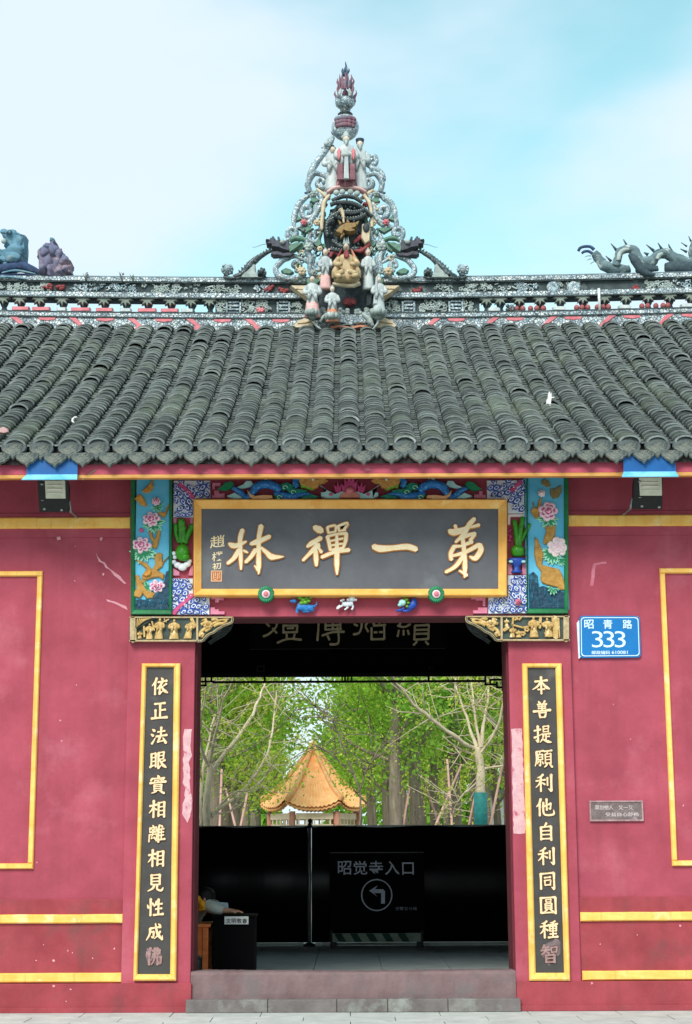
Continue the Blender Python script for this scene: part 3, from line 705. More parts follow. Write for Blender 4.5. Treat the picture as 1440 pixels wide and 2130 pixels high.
ROCKB = mat('dark_teal_rock_paint', '1d4a60', '123246', scale=14, rough=.6, bump=.6, bscale=26, col3='2c7890', s3=9, t3=(.58, .68))
BLUE = mat('cobalt_blue_paint', '2a56b4', '1d3f94', scale=20, rough=.4, island=.25)
WHITE = mat('white_gloss_paint', 'e6eaee', 'cdd5de', scale=14, rough=.4, island=.08)
AZURE = mat('azure_scale_paint', '2a7fc8', '1a5ea4', scale=40, rough=.4, col3='56a6e2', s3=46, t3=(.54, .6))
AQUA = mat('pale_aqua_paint', 'bfe6e4', '8fd0d2', scale=12, rough=.5)
PINKF = mat('pink_fret_paint', 'e093ac', 'cc6f8c', scale=10, rough=.6)
MAG = mat('magenta_flame_paint', 'd0588a', 'b03c70', scale=14, rough=.5)
GOLDB = mat('gold_dragon_paint', 'd9a862', 'b07c3a', scale=30, rough=.5, island=.15)
VGREEN = mat('glossy_green_glaze', '3f9a20', '2a7414', scale=16, rough=.25, bump=.3, bscale=40, col3='73c044', s3=14, t3=(.6, .68))
TEAL = mat('teal_green_paint', '1f8f78', '15705c', scale=22, rough=.45, island=.2)

# ------------------------------------------------------------------ name plaque
pq = thing('name_plaque', 'large dark name plaque in a yellow frame with four gold brush characters above the doorway', 'plaque', at(728, 1240, 0))
YB = -.07
a, b = at(416, 1228, YB), at(1040, 1055, YB); m = MB(); m.box(a.x - .02, b.x + .02, YB, -.001, a.z - .02, b.z + .02); part('board', m, BOARD, pq)
def frame4(mb, ox0, oy0, ox1, oy1, ix0, iy0, ix1, iy1, Y0, Y1, Yi):
    """picture frame with a sloping face: outer and inner corners in survey pixels, outer edge at Y0, inner edge at Yi"""
    O = [at(ox0, oy1, Y0), at(ox1, oy1, Y0), at(ox1, oy0, Y0), at(ox0, oy0, Y0)]
    I = [at(ix0, iy1, Yi), at(ix1, iy1, Yi), at(ix1, iy0, Yi), at(ix0, iy0, Yi)]
    v = []
    for o, i in zip(O, I):
        q = o.lerp(i, .16); q2 = o.lerp(i, .8)
        v += [(o.x, Y1, o.z), (o.x, Y0, o.z), (q.x, Y0 - .014, q.z), (q2.x, Yi - .012, q2.z), (i.x, Yi, i.z), (i.x, Yi + .06, i.z)]
    f = [(k * 6 + j, ((k + 1) % 4) * 6 + j, ((k + 1) % 4) * 6 + j + 1, k * 6 + j + 1) for k in range(4) for j in range(5)]
    return mb.add(v, f)
m = MB(); frame4(m, 403, 1038, 1055, 1240, 419, 1058, 1037, 1225, -.13, -.0, -.085); part('frame', m, ORP, pq)
def zc(ox, oy, k): return lambda *p: [(ox + p[i] / k, oy + p[i + 1] / k) for i in range(0, len(p), 2)]
def big(data, conv, label):
    """brush character given as strokes in survey pixels: list of (points, half widths px)"""
    e, f_ = MB(), MB(); Yc = YB; k = PX(Yc)
    for i, (pts, wd) in enumerate(data):
        q = [at(x, y, Yc) for x, y in conv(*pts)]; q = [(v.x, v.z) for v in q]
        wd = [w_ * k * .9 for w_ in wd]
        e.ribbon(q, [w_ + 1.7 * k for w_ in wd], Yc - .012 - i * .0005, Yc + .001)
        f_.ribbon(q, [max(w_ - .3 * k, .3 * k) for w_ in wd], Yc - .024 - i * .0005, Yc - .010)
    o = part('character', f_, GOLDP, pq, label); part('character_edge', e, GOLDE, o)
c1 = zc(420, 1070, 8)
big([((450, 490, 560, 530, 745, 455), [2.5, 6.5, 5.5, 2.0]), ((680, 262, 640, 420, 650, 700, 655, 925), [5, 5.5, 5, 4.5, 2]), ((625, 590, 540, 730, 430, 825), [5, 5.5, 4.5, 3.5]), ((690, 605, 770, 645), [2, 3, 1.5]),
     ((812, 500, 960, 450, 1135, 370), [3.5, 6.5, 5.5, 4.5]), ((990, 195, 950, 420, 950, 700, 950, 1000), [6, 5.5, 5, 5, 6, 1.2]), ((900, 590, 830, 700, 730, 805), [5, 5, 4.5, 3.5]), ((985, 560, 1090, 650, 1170, 715, 1365, 712), [3, 5, 7, 1]), ((880, 860, 940, 930), [1.5, 4])],
    c1, 'gold brush character at the left end')
c2 = zc(610, 1070, 5.143)
big([((225, 140, 275, 165, 310, 185), [5, 8.5, 6]), ((150, 350, 200, 315, 300, 255), [3, 6, 5]), ((270, 330, 200, 400, 105, 498), [7, 6, 4, 3]), ((235, 370, 245, 450, 250, 555), [5.5, 5.5, 5.5, 3]), ((270, 360, 305, 410), [2.5, 4]),
     ((365, 140, 380, 205), [3, 3]), ((365, 140, 450, 125, 455, 185), [2.5, 3, 3]), ((380, 203, 455, 190), [2.5, 2.5]), ((480, 125, 492, 185), [3, 3]), ((480, 130, 580, 100, 545, 165), [3, 3.5, 3]), ((492, 183, 560, 172), [2.5, 2.5]),
     ((368, 240, 385, 310, 400, 390), [4.5, 4, 3.5]), ((370, 240, 470, 215, 575, 210), [3, 3, 4]), ((568, 210, 560, 290, 535, 365), [4.5, 4.5, 3]), ((400, 290, 535, 262), [2.6, 2.6]), ((395, 340, 530, 318), [2.6, 2.6]), ((400, 385, 540, 362), [2.8, 2.8]),
     ((305, 465, 440, 410, 600, 385), [4, 4.5, 4.5]), ((468, 215, 468, 420, 470, 650), [3, 4, 6, 5.5, 1.5])],
    c2, 'gold brush character second from the left')
big([((858, 345, 930, 370, 1080, 362, 1220, 350, 1318, 378), [6, 8, 6, 7, 6])], c2, 'single horizontal gold stroke')
c3 = zc(900, 1070, 9)
big([((310, 310, 400, 340, 620, 280, 700, 180, 785, 85), [5, 8, 6, 6, 4.5]), ((420, 210, 450, 300), [4, 3]), ((720, 245, 870, 205), [3, 4]), ((640, 300, 560, 400, 430, 530), [5, 5.5, 4, 3]), ((520, 470, 660, 400, 800, 365), [3.5, 4.5, 4]), ((790, 380, 700, 500), [4, 4]), ((560, 590, 740, 520), [3.5, 4.5]),
     ((410, 600, 340, 740, 350, 860), [5, 5, 4]), ((400, 610, 540, 600), [4, 3]), ((350, 790, 600, 720, 860, 580), [3, 4.5, 5]), ((870, 570, 900, 680, 800, 830, 690, 795), [6, 6.5, 6, 2]), ((560, 440, 590, 700, 605, 950, 600, 1190), [4.5, 5, 5, 5.5, 1.5]), ((640, 1150, 500, 1060), [4, 2]), ((570, 790, 430, 980, 245, 1090), [4.5, 5, 4, 3.5])],
    c3, 'gold brush character at the right end')
for s, x0, y0, x1, y1 in (('趙', 437, 1113, 468, 1141), ('樸', 441, 1147, 464, 1168), ('初', 442, 1171, 460, 1185)):
    p, q = at(x0, y1, YB), at(x1, y0, YB); part('signature', text_mb(s, p.x, q.x, p.z, q.z, YB, .006, shear=.16, weight=.008), GOLDP, pq)
p, q = at(439, 1210, YB), at(462, 1187, YB); m = MB(); m.box(p.x, q.x, YB - .004, YB + .001, p.z, q.z)
se = part('seal', m, mat('faded_red_seal', 'c07a52', 'a8603e', scale=40), pq)
m = MB(); rr = random.Random(3)
for (u0, v0, u1, v1) in ((0, 0, 1, .09), (0, .91, 1, 1), (0, .09, .09, .91), (.91, .09, 1, .91)): m.box(p.x + (q.x - p.x) * u0, p.x + (q.x - p.x) * u1, YB - .007, YB - .003, p.z + (q.z - p.z) * v0, p.z + (q.z - p.z) * v1)
for (u0, v0, u1, v1) in ((.2, .2, .28, .8), (.36, .5, .44, .85), (.3, .15, .5, .23), (.56, .2, .64, .8), (.72, .3, .8, .85), (.66, .55, .78, .62), (.34, .34, .5, .41)): m.box(p.x + (q.x - p.x) * u0, p.x + (q.x - p.x) * u1, YB - .006, YB - .0035, p.z + (q.z - p.z) * v0, p.z + (q.z - p.z) * v1)
part('seal_carving', m, mat('pale_seal_line', 'e6bd92', 'd6a87c'), se)

# ------------------------------------------------------------------ couplet boards
KAI = {
 '依': "p 30,2 20,26 2,48|v 21,28 21,98|d 58,0 67,12|h 38,26 92,17|p 64,24 52,46 32,66|v 50,48 48,92|t 46,94 68,76|p.8 90,34 66,52|n 56,44 74,72 99,88",
 '正': "h 20,10 84,4|v 54,10 54,86|h 54,46 86,42|v 26,44 27,88|h1.1 2,94 98,86",
 '法': "d 10,14 24,24|d 2,42 16,52|t 8,98 16,86 30,62|h.8 42,30 86,23|v 64,2 62,54|h 34,56 99,47|p 58,58 50,74 42,88|h.8 42,88 84,78|d 74,62 94,94",
 '眼': "v.9 8,14 8,84|h.8 8,16 34,10|v.9 34,11 34,90|h.7 10,38 32,34|h.7 10,60 32,56|t 0,92 14,84 38,76|h.8 50,8 84,3|v.8 83,4 80,44|h.7 52,26 80,22|h.7 52,46 80,42|v 51,8 49,96|t 49,98 68,80|p.8 92,50 68,62|n 58,48 76,76 99,94",
 '實': "d 48,-4 56,8|d.8 14,12 8,28|h.8 14,16 90,11|d.6 90,11 80,24|v.6 32,24 30,38|h.6 30,26 74,22|v.6 72,22 70,36|v.6 50,24 50,40|h 2,42 99,32|v.7 28,52 28,84|h.7 28,52 72,49|v.7 73,49 73,84|h.6 28,62 72,60|h.6 28,73 72,71|h.6 28,84 72,82|p.8 42,86 30,94 12,100|d.8 60,86 90,100",
 '相': "h 4,32 46,24|v 28,0 27,98|p.8 27,34 17,54 0,74|d.7 30,42 46,54|v 58,12 57,92|h.8 58,14 92,8|v 92,8 92,96|h.7 60,38 90,34|h.7 60,60 90,57|h.7 60,84 90,81",
 '離': "h.7 6,18 48,12|d.7 24,0 30,10|p.6 36,20 28,30 16,38|d.6 16,22 38,38|v.6 8,22 8,42|h.6 8,42 46,40|v.6 46,20 46,42|v.7 6,56 3,98|h.7 6,56 50,52|v.7 50,52 47,92|p.6 28,44 24,58 16,76|h.6 16,78 38,72|d.6 33,66 42,82|p.9 68,0 60,18 50,34|v 60,22 60,99|d.7 78,0 84,12|h.7 60,26 94,20|h.7 60,44 92,39|h.7 60,62 92,57|v.7 78,22 78,82|h.9 58,86 100,80",
 '見': "v 24,4 24,60|h.8 24,6 74,2|v 74,2 74,60|h.7 26,24 72,22|h.7 26,42 72,40|h.7 26,60 72,58|p 42,62 32,82 2,98|g 60,60 60,86 84,94 96,76",
 '性': "d.8 2,34 10,54|v 22,0 22,98|d.8 32,22 40,36|p.8 58,14 52,32 42,46|h.8 50,34 92,28|h.8 52,60 90,55|v 70,2 69,90|h 40,94 99,88",
 '成': "h 22,30 86,20|p 22,30 20,62 0,98|h.8 24,52 44,47|g 44,48 42,80 30,76|n 54,0 66,56 94,94|t 94,94 97,70|p.8 84,46 70,68 48,90|d.8 72,2 84,14",
 '佛': "p 28,0 18,26 0,46|v 20,28 20,98|h.8 38,16 84,11|v.8 84,11 82,34|h.8 42,35 82,31|v.8 42,35 38,54|h.8 38,55 90,50|g 90,50 88,88 74,80|p.9 54,0 52,60 34,98|v.9 70,0 70,98",
 '本': "h 14,28 86,20|v 50,0 50,99|p 48,28 30,54 0,74|n 52,28 74,56 99,72|h.8 30,74 70,71",
 '善': "d.9 30,0 40,14|p.8 68,-2 62,8 55,16|h.8 24,20 78,16|h.7 28,31 72,28|h.7 28,42 72,40|v.8 50,16 50,54|h1.1 0,60 99,51|d.8 32,66 38,90|h.8 30,68 74,65|d.8 74,66 66,90|h.8 36,94 66,92",
 '提': "h.9 0,30 38,22|v 22,2 22,92|t 22,94 8,82|t.9 0,70 20,62 42,50|v.7 54,4 54,38|h.7 54,5 84,1|v.7 84,2 82,38|h.6 56,20 82,18|h.6 56,36 82,34|h.8 44,51 94,46|v.8 68,50 67,82|h.7 68,65 88,62|p.8 54,56 48,78 32,98|n.9 48,78 70,90 99,97",
 '願': "h.8 8,10 50,4|p.9 10,10 10,60 0,94|p.6 30,12 24,26|v.7 18,28 18,56|h.7 18,28 44,25|v.7 44,26 44,56|h.6 20,42 42,40|h.6 20,56 42,54|g.7 31,56 31,90 22,84|p.6 22,64 18,72 12,82|d.6 40,64 48,80|h.8 54,8 99,2|p.6 76,6 72,14 66,22|v.7 60,24 60,78|h.7 60,24 92,20|v.7 92,20 92,78|h.6 62,40 90,37|h.6 62,57 90,54|h.6 62,76 90,74|p.8 70,78 64,90 52,100|d.8 82,78 99,99",
 '利': "p.9 44,0 30,12 10,20|h.8 2,38 56,30|v.9 30,12 29,98|p.8 28,40 18,58 0,76|d.7 34,46 54,58|v.8 68,18 68,64|v1.1 90,0 90,94|t 90,96 72,82",
 '他': "p 26,0 16,28 0,46|v 18,28 18,98|h.9 34,48 84,26|v.8 83,27 80,58|t.7 80,60 68,52|v.9 59,0 59,66|g 40,20 40,80 60,94 98,88 98,64",
 '自': "p.9 54,-2 48,10 38,22|v 22,22 22,96|h.9 22,23 80,17|v 80,18 80,99|h.7 26,44 76,42|h.7 26,66 76,64|h.8 24,90 78,88",
 '同': "v 12,8 12,98|h.9 12,10 88,3|v 88,4 88,96|t 88,98 72,86|h.8 32,32 68,28|v.7 34,48 36,76|h.7 34,48 68,45|v.7 68,46 66,76|h.7 36,75 66,72",
 '圓': "v 8,6 8,96|h.9 8,8 92,3|v 92,4 92,99|h.9 10,94 90,90|v.6 36,18 38,32|h.6 36,18 66,15|v.6 66,16 64,32|h.6 38,32 64,30|v.6 32,42 32,72|h.6 32,42 70,39|v.6 70,40 70,72|h.6 34,52 68,50|h.6 34,62 68,60|h.6 34,72 68,70|p.7 42,74 36,82 24,87|d.7 58,74 78,86",
 '種': "p.8 38,0 26,10 8,15|h.8 0,33 46,26|v.9 24,12 24,98|p.8 24,36 14,58 -2,74|d.7 28,43 44,55|p.7 86,0 72,8 56,10|h.8 46,23 99,16|v.7 54,31 54,58|h.7 54,31 92,27|v.7 92,28 92,58|h.6 56,45 90,42|h.6 54,58 92,56|v.8 72,8 72,92|h.7 54,75 92,72|h.9 44,95 100,90",
 '智': "p.8 20,-2 14,8 6,18|h.7 14,12 46,8|h.8 0,29 50,24|p.8 30,12 22,36 0,54|d.7 30,33 48,48|v.7 58,12 60,40|h.7 58,12 92,8|v.7 92,9 88,40|h.7 60,39 88,36|v.9 28,57 28,99|h.8 28,57 76,53|v.9 76,54 76,99|h.7 30,75 74,73|h.7 30,97 74,94",
}
KWORN = mat('worn_characters', 'a98a84', '86686a', scale=30, rough=.8)
KGOLD = mat('cream_gold_characters', 'f4dcb4', 'e8c494', scale=40, rough=.5, col3='c79a72', s3=20, t3=(.6, .7))
def couplet(chars, f0, f1, i0, i1, pos0, pos1, label):
    cpl = thing('couplet_board', label, 'couplet board', at((f0[0] + f1[2]) / 2, f1[1], 0), 'couplet boards beside the doorway')
    # corners: outer (x0top,ytop,x1top) (x0bot,ybot,x1bot)
    m = MB(); O = [at(f1[0], f1[1], -.05), at(f1[2], f1[1], -.05), at(f0[2], f0[1], -.05), at(f0[0], f0[1], -.05)]
    I = [at(i1[0], i1[1], -.03), at(i1[2], i1[1], -.03), at(i0[2], i0[1], -.03), at(i0[0], i0[1], -.03)]
    v = []
    for o, i in zip(O, I):
        q, q2 = o.lerp(i, .25), o.lerp(i, .75)
        v += [(o.x, 0.001, o.z), (o.x, -.04, o.z), (q.x, -.055, q.z), (q2.x, -.05, q2.z), (i.x, -.03, i.z), (i.x, .0, i.z)]
    m.add(v, [(k * 6 + j, ((k + 1) % 4) * 6 + j, ((k + 1) % 4) * 6 + j + 1, k * 6 + j + 1) for k in range(4) for j in range(5)])
    part('frame', m, YEL, cpl, bevel=.003)
    m = MB(); m.prism([(I[k].x, I[k].z) for k in range(4)], -.018, .0005); part('board', m, BOARD2, cpl)
    n = len(chars)
    for k, c in enumerate(chars):
        t = k / (n - 1); cx, cy = pos0[0] + (pos1[0] - pos0[0]) * t, pos0[1] + (pos1[1] - pos0[1]) * t
        p, q = at(cx - 17.5, cy + 18, -.018), at(cx + 17.5, cy - 18, -.018); mb = MB()
        worn = k == n - 1
        strokes(mb, KAI[c], p.x, q.x, p.z, q.z, .0225 if not worn else .027, -.018, .008)
        o = part('character', mb, KWORN if worn else KGOLD, cpl, 'worn greyed character' if worn else None)
        eb = MB(); strokes(eb, KAI[c], p.x, q.x, p.z, q.z, .0225, -.018, .002, grow=.0075, step=.0003)
        part('character_edge', eb, bpy.data.materials.get('carved_brown_edge') or mat('carved_brown_edge', '5a4028', '4a3424', scale=20), o)
    return cpl
cl = couplet('依正法眼實相離相見性成佛', (295, 1380, 375), (277, 2041, 366), (305, 1388, 362), (286, 2027, 354), (333, 1428), (321, 1990),
        'long black couplet board framed in yellow on the pier left of the doorway')
cr_ = couplet('本菩提願利他自利同圓種智'.replace('菩', '善'), (1087, 1380, 1169), (1102, 2041, 1187), (1098, 1389, 1156), (1115, 2024, 1174), (1126, 1426), (1144, 1985),
        'long black couplet board framed in yellow on the pier right of the doorway')
def smear(cpl, px, seed, m_, nm='flaked_patch'):
    rr = random.Random(seed); mb = MB(); q = [at(a + rr.uniform(-1, 1), b + rr.uniform(-1, 1), -.018) for a, b in px]
    mb.prism([(v.x, v.z) for v in q], -.0215, -.0175); part(nm, mb, m_, cpl)
PATCH = mat('flaked_grey_pink', '7d6d6e', '5a4e50', scale=22, rough=.9, col3='b98d96', s3=14, t3=(.56, .64))
smear(cr_, [(1138, 1962), (1150, 1958), (1158, 1948), (1166, 1960), (1167, 1985), (1160, 1990), (1152, 1982), (1144, 1992), (1146, 2008), (1138, 2009), (1136, 1996), (1127, 1990), (1128, 1976)], 1, PATCH)
smear(cl, [(305, 1972), (314, 1976), (322, 1986), (332, 1978), (338, 1990), (333, 2002), (322, 2006), (312, 1998), (306, 2002), (303, 1988)], 2, PATCH)

# ------------------------------------------------------------------ flower relief panels
def poly(mb, pts, Y0, d, ch=.006, mi=0):
    q = [at(a, b, Y0) for a, b in pts]; mb.prism([(v.x, v.z) for v in q], Y0 - d, Y0 + .002, mi, ch); return mb
def flower(parent, cx, cy, r, Y, rim, core, n=7, seed=0, flat=1.0):
    rr = random.Random(seed); c = at(cx, cy, Y); k = PX(Y); r *= k; pm, cm = MB(), MB()
    for ring, (rad, pr, nn, yo) in enumerate(((.68, .42, n, .012), (.34, .34, 5, .026), (.0, .26, 1, .04))):
        for j in range(nn):
            a = 2 * math.pi * (j + rr.uniform(-.15, .15) + ring * .5) / nn
            x, z = c.x + math.cos(a) * r * rad, c.z + math.sin(a) * r * rad * flat
            q = r * pr * rr.uniform(.9, 1.12)
            pm.ball((x, Y - yo, z), q, .016, q * .92 * flat, seg=12, ring=8, rot=(0, -a, 0))
            cm.ball((x - math.cos(a) * q * .28, Y - yo - .010, z - math.sin(a) * q * .28 * flat), q * .62, .012, q * .56 * flat, seg=10, ring=6, rot=(0, -a, 0))
    o = part('flower', pm, rim, parent); part('petal_core', cm, core, o); return o  # second paint colour in the middle of each petal
def leaves(parent, cx, cy, L, Y, a0, a1, n, seed=0, nm='leaves'):
    """a fan of pointed leaves hanging round a point: mint edges, darker middle"""
    rr = random.Random(seed); c = at(cx, cy, Y); k = PX(Y); lm, dm = MB(), MB()
    for j in range(n):
        a = R(a0 + (a1 - a0) * j / max(1, n - 1) + rr.uniform(-7, 7)); l = L * k * rr.uniform(.75, 1.1); w_ = l * .17
        ux, uz = math.cos(a), math.sin(a)
        def P(t, s): return (c.x + ux * l * t - uz * w_ * s, c.z + uz * l * t + ux * w_ * s)
        y = Y - .004 - .0012 * j
        lm.prism([P(.1, .5), P(.35, 1.1), P(.55, .7), P(.7, .9), P(1, 0), P(.7, -.9), P(.55, -.7), P(.35, -1.1), P(.1, -.5)], y - .008, Y + .002)
        dm.prism([P(.12, .25), P(.4, .6), P(.85, 0), P(.4, -.6), P(.12, -.25)], y - .013, y - .006)
    o = part(nm, lm, LEAFL, parent); part('leaf_veins', dm, LEAFD, o)
def panel(label, cs, ox0, oy0, ox1, oy1, ix0, iy0, ix1, iy1):
    t = thing('flower_panel', label, 'relief panel', at((ox0 + ox1) / 2, oy1, 0), 'painted flower panels beside the plaque')
    m = MB(); frame4(m, ox0, oy0, ox1, oy1, ix0, iy0, ix1, iy1, -.06, 0, -.045); part('frame', m, GREENF, t)
    p, q = at(ix0, iy1, -.03), at(ix1, iy0, -.03); m = MB(); m.box(p.x - .01, q.x + .01, -.03, -.001, p.z - .01, q.z + .01); part('background', m, SKYB, t)
    return t
YP = -.03
zl = zc(270, 980, 6.872)
fpl = panel('blue flower panel left of the plaque with pink peonies, brown branch and two birds', zl, 272, 990, 358, 1279, 281, 997, 357 - 5, 1268)
for pts in ([(270, 860), (320, 880), (350, 980), (370, 960), (400, 840), (440, 830), (440, 920), (400, 1090), (370, 1120), (310, 1080), (330, 1030), (290, 960)],
            [(380, 1190), (420, 1165), (470, 1185), (470, 1300), (580, 1200), (490, 1310), (470, 1370), (400, 1420), (500, 1480), (480, 1560), (420, 1520), (340, 1530), (240, 1560), (190, 1560), (170, 1520), (240, 1400), (180, 1350), (90, 1280), (140, 1270), (250, 1320), (320, 1410), (370, 1330), (350, 1240)],
            [(80, 1490), (130, 1490), (160, 1560), (250, 1560), (190, 1610), (240, 1680), (370, 1760), (330, 1820), (250, 1830), (190, 1760), (150, 1820), (60, 1800), (40, 1760), (100, 1680)],
            [(405, 600), (430, 580), (500, 590), (560, 470), (570, 490), (520, 640), (490, 680), (470, 650), (430, 640)]):
    m = MB(); poly(m, zl(*[c for p in pts for c in p]), YP, .026, ch=.010); part('branch', m, BRN, fpl)
for pts in ([(175, 295), (215, 250), (260, 215), (320, 140), (350, 135), (320, 200), (350, 215), (310, 290), (250, 320)], [(70, 400), (110, 350), (160, 335), (210, 400), (250, 490), (230, 510), (160, 490), (100, 420)], [(180, 1485), (240, 1440), (290, 1400), (315, 1440), (300, 1490), (240, 1515), (200, 1500)]):
    m = MB(); poly(m, zl(*[c for p in pts for c in p]), YP - (.0 if pts[0][1] < 900 else .02), .03, ch=.010); part('bird', m, mat('orange_bird_paint', 'dba04a', 'b87c30', scale=24, bump=.3) if pts[0][0] == 175 else bpy.data.materials['orange_bird_paint'], fpl)
m = MB(); poly(m, zl(20, 1850, 160, 1830, 300, 1860, 420, 1740, 500, 1560, 520, 1440, 600, 1400, 600, 1980, 30, 1985), YP, .014, ch=.004); part('rock', m, ROCKB, fpl)
rr = random.Random(8); m = MB()
for k in range(34):
    x, y = rr.uniform(40, 570), rr.uniform(1860, 1960); p = zl(x, y, x + rr.uniform(-25, 25), y - rr.uniform(40, 90)); q = [at(*c, YP) for c in p]
    m.tube([(q[0].x, YP - .014, q[0].z), (q[1].x, YP - .018, q[1].z)], [.006, .003], seg=5)
part('grass_relief', m, mat('teal_grass_paint', '2f6d84', '1a4a60', scale=20, island=.4), fpl)
for i, (x, y, r_, rm, cm, la) in enumerate(((310, 690, 120, PETAL, PINK, None), (170, 1060, 132, PETAL, PINK, None), (390, 1650, 105, PETAL, PINK, None), (378, 435, 58, PETAL, PINK, None))):
    px = zl(x, y)[0]; flower(fpl, px[0], px[1], r_ / 6.872, YP - .012, rm, cm, seed=i, flat=.8 if i != 3 else 1)
for i, (x, y, L, a0, a1, n) in enumerate(((340, 750, 165, -170, 5, 9), (190, 1150, 190, -175, 15, 10), (270, 1650, 120, -240, -70, 7), (400, 510, 105, -170, 20, 6))):
    px = zl(x, y)[0]; leaves(fpl, px[0], px[1], L / 6.872, YP - .004, a0, a1, n, seed=i)
m = MB(); p = at(*zl(170, 850)[0], YP); m.ball((p.x, YP - .015, p.z), .022, .02, .024, seg=10, ring=7); part('bud', m, PINK, fpl)
zq = zc(1040, 980, 6.869)
fpr = panel('blue flower panel right of the plaque with a pink and a white peony', zq, 1096, 988, 1183, 1277, 1099, 992, 1174, 1266)
for pts in ([(480, 520), (470, 440), (500, 520), (530, 540), (560, 400), (600, 380), (590, 470), (570, 560), (540, 690), (500, 680), (450, 600), (440, 560)],
            [(640, 790), (800, 780), (790, 900), (740, 1010), (660, 1040), (630, 1060), (620, 1000), (660, 860)],
            [(500, 940), (540, 980), (590, 1100), (630, 1190), (600, 1340), (700, 1370), (840, 1400), (890, 1480), (930, 1620), (930, 1700), (860, 1710), (800, 1660), (700, 1640), (600, 1600), (580, 1540), (590, 1440), (520, 1340), (490, 1200)]):
    m = MB(); poly(m, zq(*[c for p in pts for c in p]), YP, .026, ch=.010); part('branch', m, BRN, fpr)
for pts in ([(590, 150), (640, 110), (700, 150), (730, 220), (680, 235), (600, 190)], [(720, 260), (790, 250), (880, 200), (880, 300), (840, 380), (760, 400), (720, 340)]):
    m = MB(); poly(m, zq(*[c for p in pts for c in p]), YP, .022, ch=.008); part('bird', m, mat('faded_bird_paint', '8f8152', '75683f', scale=24, bump=.3) if pts[0][0] == 590 else bpy.data.materials['faded_bird_paint'], fpr)
m = MB(); poly(m, zq(415, 1480, 480, 1440, 540, 1500, 560, 1660, 620, 1640, 760, 1700, 950, 1740, 955, 1960, 420, 1960), YP, .014, ch=.004); part('rock', m, ROCKB, fpr)
m = MB(); rr = random.Random(9)
for k in range(26):
    x, y = rr.uniform(430, 920), rr.uniform(1700, 1930); p = zq(x, y, x + rr.uniform(-20, 20), y - rr.uniform(50, 140)); q = [at(*c, YP) for c in p]
    m.tube([(q[0].x, YP - .014, q[0].z), (q[1].x, YP - .018, q[1].z)], [.007, .003], seg=5)
part('grass_relief', m, bpy.data.materials['teal_grass_paint'], fpr)
for i, (x, y, r_, rm, cm) in enumerate(((690, 580, 130, PETAL, PINK), (825, 1090, 140, PETALW, PETAL), (595, 320, 52, PETALW, PETAL))):
    px = zq(x, y)[0]; flower(fpr, px[0], px[1], r_ / 6.869, YP - .012, rm, cm, seed=20 + i)
for i, (x, y, L, a0, a1, n) in enumerate(((690, 670, 170, -175, -10, 8), (760, 1170, 190, -200, -40, 9), (860, 1260, 130, -100, 0, 5), (760, 1690, 90, -200, 0, 6))):
    px = zq(x, y)[0]; leaves(fpr, px[0], px[1], L / 6.869, YP - .004 - (.02 if i == 3 else 0), a0, a1, n, seed=40 + i)

